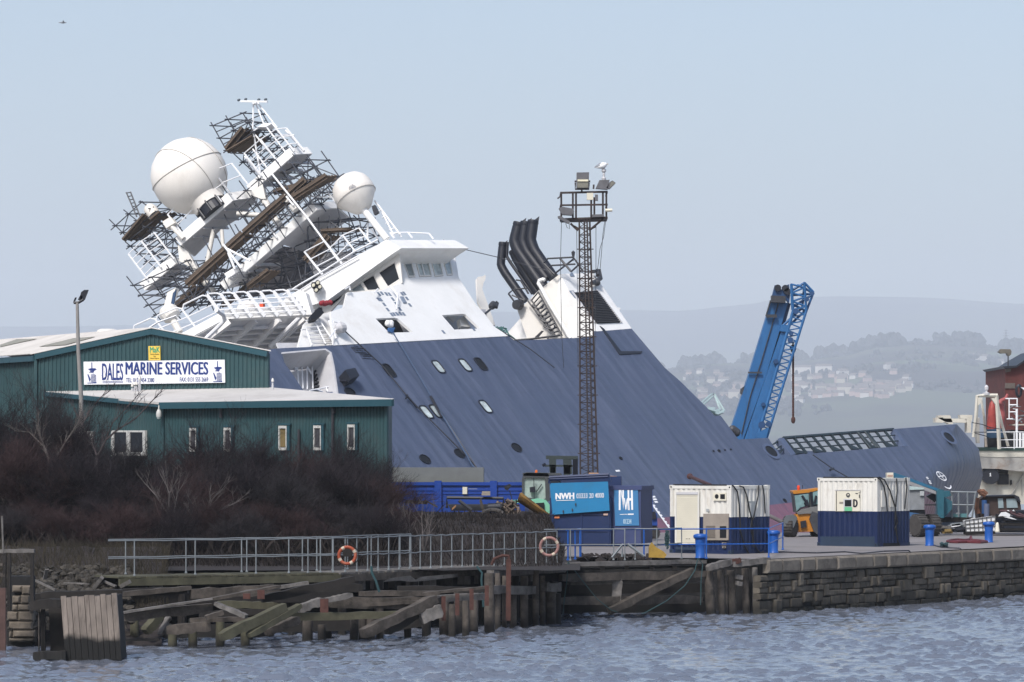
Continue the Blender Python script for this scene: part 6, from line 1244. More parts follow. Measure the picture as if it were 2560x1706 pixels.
mb=MB(); mb.prism(inset(q,.97),Y*1.1); mb.build('tank',mat('tank_white',(.62,.63,.64),.5,.08,2),ib); mb=MB()
for k in range(8): mb.beam(quadpt(q,k/7,0)-Y*.03,quadpt(q,k/7,1)-Y*.03,.04,.04,Y)
for k in range(4): mb.beam(quadpt(q,0,k/3)-Y*.03,quadpt(q,1,k/3)-Y*.03,.04,.04,Y)
mb.build('cage',mat('cage_grey',(.1,.1,.1),.5),ib); mb=MB(); mb.prism([q[3]-Z*.15,q[2]-Z*.15,q[2],q[3]],Y*1.1); mb.build('pallet',timd,ib)
mb=MB(); mb.lathe(g6(2115,961,174),Z,[(.12,0),(.11,.05),(.08,.3),(.06,.39),(.03,.43),(0,.44)],12); tag(mb.build('marker_post',cream2,None,True,loc=g6(2115,961,174)),'short cream marker post between the caged tank and the scrap pile','post')
rn=random.Random(21); sp_=thing('scrap_pile','dark heap of stacked boards and cable with torn white sheeting at the right edge','scrap heap',Vector((g6(2240,960,175).x,175,GZ)))
for k in range(34):
    y=955-k*5.3; x0=2110+max(0,(k-14))*5+rn.uniform(-12,12); mb=MB(); mb.beam(g6(x0,y,175+rn.uniform(-.2,.2)),g6(2420,y+rn.uniform(-10,10),175.3),1.6,.1); mb.build('scrap_board',black if k%3 else timd,sp_)
for q_ in ([(2125,825),(2150,790),(2190,785),(2220,800),(2250,820),(2215,830),(2160,822)],[(2170,830),(2230,830),(2290,855),(2250,850)],[(2200,775),(2215,768),(2225,780)],[(2250,775),(2262,765),(2270,780)]): lp_('torn_sheet',q_,mat('torn_white',(.6,.62,.64),.6),.1,174.1,sp_)
mb=MB(); mb.path([g6(*p,174.2) for p in ((2140,775),(2200,778),(2280,790),(2353,820))],.06,5); mb.path([g6(*p,174.2) for p in ((2230,795),(2300,820),(2353,830))],.08,5); mb.build('scrap_cable',mat('dull_plum',(.06,.03,.035),.8),sp_)
rn=random.Random(33)
for i,l in enumerate(('long pale batten lying on the dark boards behind the third bollard','broken yellow board at the foot of the screening machine','grey bar lying across the low scrap boards','dark flat plate lying left of the caged tank','thin white strip on top of the low scrap')):
    x0,y0,x1,y1,m_=((1590,915,1700,925,timl),(1640,950,1700,945,mat('yellow_board',(.2,.14,.05),.8)),(1700,900,1800,890,galv),(1740,935,1840,930,black),(1700,910,1780,897,signw))[i]
    mb=MB(); mb.beam(g6(x0,y0,175),g6(x1,y1,175),.5,.12); mb.beam(g6(x0-20,y0+14,175.2),g6(x1+10,y1+18,175.2),.6,.14); tag(mb.build('scrap_piece',m_,None,loc=g6(x0,y0,175)),l,'scrap','loose scrap by the screening machine')
mb=MB(); hp=[(1672,1058),(1700,1050),(1760,1046),(1820,1050),(1865,1045),(1880,1035),(1888,1050),(1950,1052),(2020,1062),(1960,1068),(1850,1064),(1760,1066),(1700,1064)]; w_=[Zp(*r6(*p),2.0) for p in hp]; w_=[Vector((p.x,p.y,2.05)) for p in w_]; mb.path(w_,.07,8,True); mb.prism([p-Z*.04 for p in w_],Z*.05); mb.path([w_[4],w_[5]+Z*.1,w_[6]],.05,6); tag(mb.build('red_hose',mat('hose_red',(.10,.018,.025),.7,.25),None,loc=w_[0]),'flat dark red hose lying on the quay between two blue bollards','hose')
mb=MB(); rn=random.Random(3)
for i in range(16): mb.path([Zp(*r6(1640+rn.uniform(-38,38),1090+rn.uniform(-8,8)),2.02)+Z*rn.uniform(0,.14) for _ in range(4)],.02,4)
tag(mb.build('rope_tangle',ropem,None,loc=Zp(*r6(1640,1090),2.0)),'small tangle of teal rope on the quay beside the third bollard','rope')
mb=MB(); mb.path([Zp(*r6(x,y),2.03) for x,y in ((1540,1078),(1620,1100),(1700,1106),(1780,1108),(1790,1114))],.022,5); tag(mb.build('mooring_rope',black,None,loc=Zp(*r6(1540,1085),2.03)),'dark rope running from the third bollard to the quay edge','rope')
# ------------------------------------------------------------------ lattice lighting tower
tw=mat('tower_rust',(.035,.026,.026),.7,.3,2,dirt=(.08,.045,.03),damt=.6); DT=164.
tower=thing('lighting_tower','tall rusty lattice lighting tower with railed platform and floodlights behind the skip','lighting tower',Vector((P(1472,1250,DT).x,DT,GZ)))
g3=lambda x,y,D=DT:P(*r3(x,y),D)
zt=g3(815,495).z; xl0,xr0=P(1452,1190,DT).x,P(1500,1190,DT).x; xl1,xr1=g3(780,500).x,g3(856,500).x; zb=GZ
legs=[]
for (xa,xb,y) in ((xl0,xl1,0),(xr0,xr1,0),(xl0+.0,xl1,.75),(xr0,xr1,.75)):
    a=Vector((xa,DT+y,zb)); b=Vector((xb,DT+y,zt)); legs.append((a,b)); mb=MB(); mb.tube(a,b,.034,6); mb.build('leg',tw,tower)
N_=44; mb=MB()
for i in range(N_):
    t0,t1=i/N_,(i+1)/N_
    for p,q in ((0,1),(1,3),(3,2),(2,0)):
        a,b=legs[p],legs[q]; A0,B0,A1,B1_=a[0].lerp(a[1],t0),b[0].lerp(b[1],t0),a[0].lerp(a[1],t1),b[0].lerp(b[1],t1)
        mb.tube(A0,B1_,.014,4) if i%2 else mb.tube(B0,A1,.014,4); mb.tube(A0,B0,.014,4)
    if i%4==0: mb.beam(legs[0][0].lerp(legs[0][1],t0)-X*.12,legs[1][0].lerp(legs[1][1],t0)+X*.12,.05,.04)
mb.build('bracing',tw,tower)
mb=MB()
for x in (.45,.72): mb.tube(Vector((xl0+(xr0-xl0)*x,DT-.12,zb)),Vector((xl1+(xr1-xl1)*x,DT-.12,zt)),.035,5)
for i in range(110): t=i/110; z=zb+(zt-zb)*t; xa=xl0+(xl1-xl0)*t; w=(xr0-xl0)*(1-t)+(xr1-xl1)*t; mb.tube(Vector((xa+w*.45,DT-.12,z)),Vector((xa+w*.72,DT-.12,z)),.012,4)
mb.build('ladder',tw,tower)
for x0,x1 in ((650,850),(690,760)): pass
mb=MB(); mb.prism([g3(640,482),g3(985,470),g3(985,486),g3(650,494)],Y*2.); mb.build('platform',tw,tower)
mb=MB()
for D in (DT,DT+2.):
    for x,y0 in ((648,298),(732,303),(755,303),(888,330),(950,285),(975,285),(865,350)): mb.tube(g3(x,y0,D),g3(x,485,D),.045,5)
    mb.beam(g3(640,298,D),g3(985,290,D),.07,.09); mb.beam(g3(640,388,D),g3(985,383,D),.07,.08)
for x in (645,980):
    for y in (297,385): mb.tube(g3(x,y),g3(x,y)+Y*2,.04,5)
mb.build('railing',tw,tower)
mb=MB()
for x0,y0,x1,y1 in ((770,572,715,520),(850,572,945,492),(860,560,900,540),(775,560,740,540)): mb.tube(g3(x0,y0),g3(x1,y1),.05,5)
mb.build('strut',tw,tower)
fgr=mat('flood_grey',(.11,.11,.12),.5,.2,3); fgl=mat('flood_glass',(.16,.155,.13),.2,.2,2,spec=.8)
def flood(q,face,dd=.5,D=DT-.2,br=None):
    mb=MB(); mb.prism([g3(*p,D) for p in q],Y*dd); o=mb.build('floodlight',fgr,tower)
    if face: mb=MB(); mb.prism([g3(*p,D-.03) for p in face],Y*.02); mb.build('lens',fgl,o)
    if br: mb=MB(); mb.path([g3(*p,D+.1) for p in br],.035,5); mb.build('bracket',tw,o)
    return o
f=flood([(760,150),(850,148),(848,264),(758,264)],[(766,215),(844,215),(842,260),(764,260)],br=[(750,225),(750,272),(848,272),(850,225)]); mb=MB(); mb.prism([g3(*p,DT-.28) for p in ((766,201),(844,201),(844,214),(766,214))],Y*.05); mb.build('lamp_tube',mat('bright_reflector',(.7,.66,.5),.2),f)
mb=MB(); mb.tube(g3(797,272),g3(797,298),.04,5); mb.tube(g3(745,215,DT-.1),g3(858,215,DT-.1),.05,6); mb.build('bracket',tw,f)
flood([(898,265),(925,205),(1000,203),(985,272)],None); flood([(975,265),(1000,218),(1020,208),(1043,225),(1000,268)],[(1005,225),(1020,212),(1040,226),(1002,262)])
flood([(630,410),(655,398),(735,412),(742,435),(725,460),(655,455)],None); flood([(622,468),(640,464),(712,505),(708,520),(690,518),(625,480)],None,.4); flood([(872,455),(955,452),(962,470),(870,475)],None,.3)
mb=MB(); mb.prism([g3(*p,DT-.1) for p in rect(833,298,880,348)],Y*.25); mb.build('junction_box',cream2,tower); mb=MB(); mb.prism([g3(*p,DT-.1) for p in rect(893,310,915,355)],Y*.2); mb.build('control_box',fgr,tower)
mb=MB(); mb.tube(g3(968,425,DT-.2),g3(1018,423,DT-.2),.07,8); mb.build('bullet_camera',cream2,tower)
mb=MB(); mb.lathe(g3(957,195),Z,[(.07,-.1),(.1,0),(.1,.04),(.05,.08),(.06,.2),(.045,.26),(.1,.32),(.1,.4),(.05,.44),(0,.46)],12); mb.build('camera_mount',under,tower)
mb=MB(); mb.path([g3(882,270),g3(884,238)],.04,5); mb.path([g3(640,325),g3(620,340)],.03,4); mb.build('stub',tw,tower)
mb=MB()
for pts in ([(650,500),(642,800),(650,1300),(665,1568)],[(972,490),(955,620),(930,700),(912,850)],[(965,490),(950,600),(938,760),(928,870)],[(900,520),(900,900),(890,1568)],[(760,570),(765,1000),(770,1568)],[(705,520),(708,560),(690,550),(680,520)]): mb.path([g3(*p,DT-.3) for p in pts],.012,4)
mb.build('hanging_cable',steel,tower)
# gull
gl_=thing('gull','grey backed white gull standing on top of the tower camera','gull',g3(958,122,DT-.05))
def gl(x,y): return g3(x,y,DT-.05)
mb=MB(); mb.path([gl(895,113),gl(915,110),gl(935,104),gl(955,98),gl(966,93),gl(974,88),gl(981,88)],[.02,.07,.13,.15,.11,.075,.03],10); mb.build('body',mat('gull_white',(.72,.73,.74),.7,.03),gl_,smooth=2)
mb=MB(); mb.path([gl(888,112),gl(910,106),gl(935,99),gl(955,93)],[.01,.07,.12,.08],8); mb.build('wing',mat('gull_grey',(.22,.24,.27),.7,.1),gl_,smooth=2)
mb=MB(); mb.path([gl(980,88),gl(988,90)],[.022,.008],6); mb.build('beak',mat('beak_yellow',(.6,.35,.05),.5),gl_); 
for x in (944,952): mb=MB(); mb.tube(gl(x,106),gl(x,124),.012,5); mb.build('leg',mat('beak_pink',(.4,.2,.15),.6),gl_)
# ================================================================== far side: crane, second ship, warehouse, hills
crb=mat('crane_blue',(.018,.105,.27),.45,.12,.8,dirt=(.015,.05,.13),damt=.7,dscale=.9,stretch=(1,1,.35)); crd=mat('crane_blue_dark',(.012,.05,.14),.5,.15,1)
crane=thing('crane','tall blue lattice and box boom crane raised behind the hull','crane',Vector((P(1850,1200,262).x,262,.1)))
c4=lambda x,y,D=262:P(*r4(x,y),D)
mb=MB(); mb.prism([c4(*p) for p in ((622,203),(738,212),(590,700),(432,1145),(418,1190),(320,1190),(345,1080),(470,700))],Y*1.3); mb.build('main_boom',crb,crane)
mb=MB(); mb.prism([c4(*p,262.3) for p in ((738,212),(757,218),(700,420),(480,1190),(415,1190),(590,700))],Y*1.2); mb.build('boom_gap_shade',crd,crane)  # darker blue strip stands in for the shaded gap beside the boom
mb=MB(); mb.prism([c4(*p,261.7) for p in ((695,398),(737,405),(515,1190),(425,1190))],Y*.9); mb.build('jib_beam',crb,crane)
mb=MB(); mb.path([c4(*p,261.9) for p in ((672,215),(560,600),(480,850),(420,1110))],.04,4); mb.beam(c4(465,688,261.8),c4(560,688,261.8),.1,.12); mb.path([c4(*p,261.8) for p in ((620,195),(588,300),(655,300))],.07,5); mb.beam(c4(588,302,261.7),c4(662,302,261.7),.15,.22); mb.prism([c4(*p,262) for p in ((415,800),(440,780),(425,840),(412,830))],Y*.6); mb.build('boom_fitting',steel,crane)
mb=MB()
for k in range(5): mb.beam(c4(622,168+k*9,261.6),c4(718,172+k*9,261.6),.9,.1)
mb.build('boom_head_plate',steel,crane)
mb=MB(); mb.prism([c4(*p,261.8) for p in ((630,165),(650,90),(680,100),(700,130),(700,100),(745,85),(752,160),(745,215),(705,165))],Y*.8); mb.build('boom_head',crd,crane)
mb=MB(); 
for x,y in ((668,110),(720,112),(735,135)): mb.lathe(c4(x,y,261.6),Y,[(0,0),(.24,0),(.24,.3),(0,.3)],14)
mb.build('sheave',black,crane)
mb=MB(); mb.prism([c4(*p,261.5) for p in ((690,362),(755,362),(748,412),(682,405))],Y*.6); mb.prism([c4(*p,261.4) for p in ((525,1100),(610,1060),(585,1150),(515,1190))],Y*.5); mb.build('jib_plate',crb,crane)
def latt(a0,a1,b0,b1,n,r,rc,nm):
    mb=MB(); 
    for D in (261.6,262.8):
        A0,A1,B0,B1_=c4(*a0,D),c4(*a1,D),c4(*b0,D),c4(*b1,D); mb.tube(A0,A1,rc,6); mb.tube(B0,B1_,rc*.8,6)
        for i in range(n):
            t0,t1=i/n,(i+1)/n; p,q=A0.lerp(A1,t0),B0.lerp(B1_,t0+.5/n); mb.tube(p,q,r,5); mb.tube(q,A0.lerp(A1,t1),r,5)
    for i in range(n): t=i/n; mb.tube(c4(*a0,261.6).lerp(c4(*a1,261.6),t),c4(*a0,262.8).lerp(c4(*a1,262.8),t),r,5); mb.tube(c4(*b0,261.6).lerp(c4(*b1,261.6),t),c4(*b0,262.8).lerp(c4(*b1,262.8),t),r,5)
    mb.build(nm,crb,crane)
latt((775,260),(515,1190),(862,268),(575,1190),20,.05,.13,'lattice_jib')
latt((760,85),(770,260),(850,75),(862,268),3,.07,.12,'jib_head')
mb=MB()
for a,b in (((850,75),(912,140)),((912,140),(862,270)),((850,110),(912,150)),((760,130),(850,75)),((760,160),(910,150)),((850,75),(835,240)),((770,240),(905,155)),((755,215),(862,268)),((905,140),(800,90)),((700,370),(830,250)),((752,362),(858,262))): mb.tube(c4(*a,262),c4(*b,262),.09,5)
mb.build('jib_head_brace',crb,crane)
for x,y,r in ((903,148,.16),(868,188,.15),(790,270,.2),(760,420,.16),(755,465,.2),(655,612,.17),(570,905,.14),(560,1045,.25),(605,1040,.2)): mb=MB(); mb.lathe(c4(x,y,261.4),Y,[(0,0),(r,0),(r,.3),(0,.3)],12); mb.build('jib_pulley',crd,crane)
mb=MB(); mb.path([c4(772,480),c4(772,515),c4(790,525),c4(782,545),c4(765,545),c4(758,525)],.07,6); mb.ball(c4(770,520),.22,n=12); mb.build('hook',black,crane)
mb=MB(); mb.tube(c4(772,560),c4(773,1010),.05,6); 
for k in range(40): mb.ball(c4(772.5,565+k*11),.09,n=6)
mb.ball(c4(773,1012),.16,n=10,sq=1.6); mb.build('chain',rust,crane)
# second ship behind the stern
r13=Rg(2400,880,.22956); r12=Rg(2300,860,.16582)
old=mat('old_white',(.50,.48,.42),.7,.1,.6,dirt=(.20,.10,.045),damt=.75,dscale=.5); oldg=mat('old_grey',(.34,.33,.31),.7,.12,.6,dirt=(.15,.08,.04),damt=.7,dscale=.45)
s2=thing('ship','rust streaked white ship behind the stern of the heeled one, round port numbered 1','ship',Vector((P(2550,1300,275).x,275,.1)))
def q13(nm,q,m,dd,D=275,rg=r13,par=s2): mb=MB(); mb.prism([P(*rg(*p),D) for p in q],Y*dd); return mb.build(nm,m,par)
q13('bulwark',[(150,1078),(205,1075),(1300,1060),(1300,1135),(420,1148),(200,1140)],old,6); q13('hull_side',[(200,1142),(1300,1137),(1300,1300),(720,1302),(640,1300),(520,1288),(430,1275),(200,1270)],oldg,6,275.05)
q13('hull_recess',[(200,1270),(530,1285),(1300,1310),(1300,1660),(200,1660)],old,5,276.2); q13('deck_edge',[(150,1038),(1300,1055),(1300,1078),(150,1078)],mat('deck_green',(.010,.035,.028),.6),6,274.9)
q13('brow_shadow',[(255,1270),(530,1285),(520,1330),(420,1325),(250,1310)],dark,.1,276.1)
mb=MB(); mb.lathe(P(*r13(335,1350),275.2),Y,[(0,0),(.6,0),(.64,.1),(.64,.6),(0,.6)],30); po=mb.build('round_port',black,s2)
mb=MB(); mb.prism([P(*r13(*p),275.15) for p in ((320,1328),(332,1318),(336,1318),(336,1350),(341,1352),(341,1356),(320,1356),(320,1352),(326,1350),(326,1330),(320,1333))],-Y*.02); mb.build('lettering',mk,po)
q13('square_port',[(410,1332),(530,1332),(532,1445),(412,1445)],dark,.3,275.9); q13('slot',[(548,1400),(565,1395),(568,1440),(550,1455)],dark,.2,276); q13('hull_seam',[(560,1545),(690,1320),(697,1325),(570,1550)],oldg,.2,276.0); q13('hull_seam',[(670,1395),(677,1395),(677,1560),(670,1560)],oldg,.1,276.1)
mb=MB(); 
for pts,r in (([(150,930),(175,700),(190,480),(260,475),(410,475)],.14),([(398,475),(412,700),(428,1060)],.14),([(405,560),(460,800),(525,1030)],.1),([(230,520),(262,700),(285,1035)],.09)): mb.path([P(*r13(*p),272.5 if r>.12 else 274) for p in pts],r,4)
mb.prism([P(*r13(*p),272.4) for p in ((195,500),(250,500),(215,570),(195,590))],Y*.5); mb.prism([P(*r13(*p),272.4) for p in ((340,505),(400,505),(400,610),(385,570))],Y*.5); mb.build('gantry',old,s2)
mb=MB(); mb.lathe(P(*r13(288,470),272.5),Z,[(.22,0),(.24,.15),(.08,.2),(.07,.35),(.14,.4),(.15,.6),(.06,.72),(0,.75)],12); mb.build('gantry_lamp',under,s2)
mb=MB()
for y in (872,955,1040): mb.tube(P(*r13(60 if y==872 else 440,y+4),273.5),P(*r13(1200,y-2),273.5),.03,5)
for x in (590,800,1000): mb.tube(P(*r13(x,868),273.5),P(*r13(x,1060),273.5),.04,5)
for a in ((495,510,620,510),(535,578,615,578),(530,655,610,655),(510,732,575,732),(535,510,535,735),(622,505,622,600)): mb.tube(P(*r13(a[0],a[1]),276),P(*r13(a[2],a[3]),276),.05,5)
for x in (618,655,690): mb.tube(P(*r13(x,620 if x==618 else 880),275),P(*r13(x,1060),275),.09,6)
mb.build('deck_railing',railw,s2)
mb=MB(); rn=random.Random(6)
for i in range(70):
    x,y=rn.uniform(585,900),rn.uniform(560,900); p=P(*r13(x,y),276.5+rn.uniform(0,2)); mb.tube(p,p+Vector((rn.uniform(-.5,.5),rn.uniform(-.3,.3),rn.uniform(-.3,.3))),rn.uniform(.03,.10),6)
mb.build('winch_gear',mat('gear_grey',(.22,.23,.24),.6,.4,3,island=.8),s2)
q13('winch_panel',[(570,790),(900,780),(900,800),(575,800)],old,2,276); q13('winch_panel',[(660,385),(760,400),(760,420),(700,415)],signw,.5,276)
mb=MB(); 
for k in range(9): mb.path([P(*r13(640+18*math.cos(t)*(1+k*.12),425+50*math.sin(t)*(1+k*.05)),276+k*.1) for t in [2*math.pi*i/16 for i in range(16)]],.04,5,True)
mb.build('hose_reel',black,s2)
q13('deck_box',[(300,930),(560,850),(620,850),(900,860),(900,1060),(300,1045)],dark,2,277.5)
redp=mat('davit_red',(.30,.04,.03),.5,.25,1.5,dirt=(.12,.02,.02),damt=.6)
mb=MB(); mb.path([P(*r13(*p),276) for p in ((345,840),(345,760),(350,640),(352,560),(352,530))],[.36,.35,.3,.2,.05],14); mb.build('red_raft',redp,s2,smooth=True)
mb=MB(); mb.path([P(*r13(*p),277) for p in ((430,560),(450,530),(500,505),(520,460))],[.2,.15,.13,.1],10); mb.path([P(*r13(*p),277.5) for p in ((440,830),(445,700),(440,560))],[.3,.32,.25],12); mb.build('crane_arm_red',mat('faded_red',(.30,.07,.07),.6,.25,1.5),s2)
q13('raft_cradle',[(292,845),(480,840),(480,935),(330,940),(295,920)],mat('cradle_blue',(.015,.05,.10),.6),1.5,275.2)
mb=MB(); 
for q in ([(230,1115),(350,1110),(350,1190),(230,1185)],[(275,1080),(455,1075),(500,1210),(440,1210),(390,1180),(275,1120)],[(350,1125),(700,1130),(700,1190),(350,1180)],[(610,1070),(790,1072),(790,1130),(770,1190),(770,1340),(710,1340),(710,1190),(680,1130),(610,1125)]): mb.prism([P(*r12(*p),273) for p in q],Y*1.5)
mb.build('fender_beam',old,s2)
mb=MB(); mb.prism([P(*r12(*p),276) for p in ((840,1150),(900,1110),(900,1500),(860,1500))],Y*1); mb.build('deck_post',oldg,s2)
for pts in ([(130,770),(240,790),(330,825),(430,840)],[(150,875),(290,875)],[(160,885),(290,920)]): mb=MB(); mb.path([P(*r13(*p),272) for p in pts],.03,4); mb.build('mooring_line',black,s2)
wh=thing('warehouse','dark red brick warehouse end with pale stone bands and black eaves at the right edge','building',Vector((P(2560,1200,290).x,290,.1)))
brk=mat('brick_dark_red',(.085,.022,.020),.9,.3,1.2,dirt=(.05,.03,.025),damt=.6)
q13('wall',[(492,180),(612,172),(700,112),(900,0),(1300,0),(1300,1400),(500,1400)],brk,12,290,r13,wh); q13('stone_band',[(492,340),(600,340),(600,398),(492,398)],mat('sooty_stone',(.11,.09,.08),.9,.3),.2,289.9,r13,wh); q13('stone_band',[(494,185),(560,182),(550,215),(496,225)],mat('sooty_stone',(.11,.09,.08)),.2,289.9,r13,wh)
q13('eaves',[(465,158),(612,150),(700,90),(900,-25),(900,-5),(700,112),(615,172),(490,182)],black,12.5,289.5,r13,wh)
mb=MB(); mb.tube(P(*r13(524,160),292),P(*r13(524,40),292),.05,8); wl_=mb.build('lamp_post',steel,None,loc=P(*r13(524,160),292)); tag(wl_,'thin lamp post with twin dirty lamps above the brick warehouse','lamp post')
mb=MB(); mb.prism([P(*r13(*p),292) for p in ((418,0),(445,-30),(550,-28),(562,-5),(558,28),(540,45),(520,40),(510,15),(450,18),(430,8))],Y*.8); mb.build('lamp_head',mat('dirty_lamp',(.12,.11,.09),.5,.3),wl_)
# hills
def interp(x,pts):
    if x<=pts[0][0]: return pts[0][1]
    for (a,b),(c,d) in zip(pts,pts[1:]):
        if x<=c: t=(x-a)/(c-a); t=t*t*(3-2*t); return b+(d-b)*t
    return pts[-1][1]
MIDP=[(0,1010),(900,985),(1400,945),(1700,922),(1780,914),(1900,915),(2000,912),(2100,903),(2200,882),(2300,876),(2400,880),(2560,890),(3000,915),(3600,960)]
def midh(x,y):
    px=1280+F*x/y; c=(1130-interp(px,MIDP))/9300*10900+EYE; t=(y-6900)/4000
    if t<=0: return -1.5
    f=(1-(1-t)**1.7) if t<1 else 1-(t-1)**2*.8; return -1.5+c*f+(noise.noise(Vector((x*.0012,y*.0012,2)))*28+noise.noise(Vector((x*.0047,y*.0047,5)))*9)*min(1,t*2)*.8
def landmat(name,c1,c2,c3,sc):
    m=bpy.data.materials.new(name); m.use_nodes=True; N=m.node_tree.nodes; L=m.node_tree.links; b=N['Principled BSDF']; b.inputs['Roughness'].default_value=1; b.inputs['Specular IOR Level'].default_value=0
    g=N.new('ShaderNodeNewGeometry'); v=N.new('ShaderNodeTexVoronoi'); v.inputs['Scale'].default_value=sc; L.new(g.outputs['Position'],v.inputs['Vector'])
    nz=N.new('ShaderNodeTexNoise'); nz.inputs['Scale'].default_value=sc*1.5; nz.inputs['Detail'].default_value=6; L.new(g.outputs['Position'],nz.inputs['Vector'])
    r=N.new('ShaderNodeValToRGB'); r.color_ramp.elements[0].color=(*c1,1); r.color_ramp.elements[1].color=(*c2,1); e=r.color_ramp.elements.new(.5); e.color=(*c3,1)
    sp=N.new('ShaderNodeSeparateColor'); L.new(v.outputs['Color'],sp.inputs[0]); L.new(sp.outputs[0],r.inputs[0])
    mx=N.new('ShaderNodeMix'); mx.data_type='RGBA'; q=N.new('ShaderNodeMapRange'); q.inputs[1].default_value=.45; q.inputs[2].default_value=.6; L.new(nz.outputs[0],q.inputs[0]); L.new(q.outputs[0],mx.inputs[0]); L.new(r.outputs[0],mx.inputs[6]); mx.inputs[7].default_value=(*c1,1); L.new(mx.outputs[2],b.inputs['Base Color']); MATS[name]=m; return m
HM=landmat('hill_fields',(.035,.035,.04),(.08,.11,.06),(.06,.06,.05),.0018)
rows=[[Vector((x,y,midh(x,y))) for x in [(-300+4200*i/170-1280)/F*y for i in range(171)]] for y in [6830+6100*j/60 for j in range(61)]]
mb=MB(); mb.sheet(rows); struct(mb.build('hills',HM,None,True,loc=(0,3000,0)))
FARP=[(-1200,830),(0,820),(900,800),(1280,784),(1560,780),(1700,783),(1850,771),(1960,754),(2100,749),(2300,750),(2560,760),(3200,800),(4500,850)]
def farh(x,y):
    px=1280+F*x/y; c=(1130-interp(px,FARP))/9300*20800; t=(y-13700)/7100; f=t*t*(3-2*t) if t<1 else 1-(t-1)*1.5
    return c*f+noise.noise(Vector((x*.00047,y*.00047,7)))*28*min(1,max(t,0)*2)+EYE*f-1
rows=[[Vector((x,y,farh(x,y))) for x in [(-1400+5800*i/120-1280)/F*y for i in range(121)]] for y in [13400+8300*j/40 for j in range(41)]]
mb=MB(); mb.sheet(rows); struct(mb.build('distant_ridge',landmat('ridge_moor',(.05,.05,.05),(.07,.08,.05),(.06,.06,.05),.0009),None,True,loc=(0,11000,0)))
def onhill(px,py):
    d0=6920
    for k in range(320):
        D=d0+k*14; p=P(px,py,D)
        if p.z<=midh(p.x,p.y): return p
    return None
wd_m=mat('far_woodland',(.035,.038,.042),1,.4,.05,island=.5,spec=0); rn=random.Random(77); mb=MB()  # some of the blue haze is put into the woodland colour
def clump(c,r,h):
    n=6
    for k in range(5):
        o=c+Vector((rn.uniform(-r,r)*.6,rn.uniform(-r,r)*.5,h*rn.uniform(.25,.8))); rr=r*rn.uniform(.35,.7); mb.lathe(o-Z*rr,Vector((rn.uniform(-.3,.3),rn.uniform(-.3,.3),1)),[(.1,0),(rr*rn.uniform(.6,1),rr*.5),(rr*rn.uniform(.7,1.1),rr*1.1),(rr*.5,rr*1.7),(.05,rr*2)],n)
for i in range(1800):
    px=rn.uniform(1500,2700); py=interp(px,MIDP)
    if rn.random()<.5: p=P(px,0,10880+rn.uniform(-200,0)); z=midh(p.x,p.y); s=rn.choice((1,1,1.5,2.)) if noise.noise(Vector((px*.02,0,0)))>0 else .6
    else:
        q=onhill(px,py+rn.uniform(6,130)); 
        if not q or noise.noise(Vector((q.x*.003,q.y*.0018,4)))<-.02: continue
        p=q; z=q.z; s=rn.uniform(.4,.9)
    clump(Vector((p.x,p.y,z-1)),15*s,20*s)
o=mb.build('far_woodland',wd_m,None,loc=(0,3300,50),recalc=False); o['kind']='stuff'; o['label']='hazy woodland on the far hillside'
hw=[mat('far_house_white',(.50,.48,.45),.9,.05),mat('far_house_pink',(.38,.28,.25),.9,.05),mat('far_house_cream',(.40,.37,.31),.9,.05)]; hr=mat('far_house_roof',(.13,.11,.10),.9,.2)
HL=[('white',26,8,'long white building on the far hillside just right of the crane chain',[(830,680)]),('white',22,8,'second long white building on the far hillside, right of the first',[(985,676)])]
pts=[(1110,702,14),(1100,745,16),(1130,822,18),(1250,710,9),(1430,657,13),(1460,695,9),(1520,765,9),(1490,777,9),(1565,785,10),(1400,815,12),(1340,832,14),(1290,842,12),(1230,800,8),(1060,845,9),(960,805,12),(820,790,14),(850,800,12),(940,725,9),(890,730,7),(1040,715,8),(295,757,13),(400,795,14),(385,855,18),(690,890,12),(820,890,9),(2010,590,13),(2085,597,13),(2195,627,8),(2170,690,9),(1310,785,9),(1440,803,12),(1375,824,12),(1185,725,8),(965,845,8),(1000,800,8),(1160,815,12),(1145,795,10),(1240,845,10),(725,700,8),(250,700,8),(140,690,8),(60,700,7),(1470,790,12),(1430,812,12),(1265,850,10),(1090,795,7)]
def house(px,py,w,label,grp,i):
    p=onhill(px,py+w*.25)
    if not p: return
    t=thing('far_house',label,'house',p-Z*.5,grp); w*=1.9; h=w*.4; d=16; a=rn.uniform(-.5,.5); ex=Vector((math.cos(a),math.sin(a),0)); ey=Vector((-math.sin(a),math.cos(a),0)); o=p-Z*1.5-ex*w/2-ey*d/2
    h=min(h,15)+3; mb=MB(); mb.prism([o,o+ex*w,o+ex*w+Z*h,o+Z*h],ey*d); mb.build('wall',hw[i%3],t)
    mb=MB(); mb.prism([o-ex*.3+Z*h-ey*.4,o+Z*(h+6)+ey*d/2-ex*.3,o+Z*h+ey*(d+.4)-ex*.3],ex*(w+.6)); mb.build('roof',hr,t)
for _,w,h,l,pp in HL: 
    for x,y in pp: house(*r4(x,y),w,l,'houses on the far hillside',0)
rn=random.Random(51); pts+=[(rn.uniform(40,330),rn.uniform(690,860),rn.uniform(6,10)) for _ in range(12)]+[(rn.uniform(790,1560),700+rn.random()**.7*160,rn.uniform(6,11)) for _ in range(50)]
for i,(x,y,w) in enumerate(pts): house(*r4(x,y),w,'small pale gabled house on the hazy far hillside, among many alike','houses on the far hillside',(0,1,2,1)[i%4] if y>640 else 0)
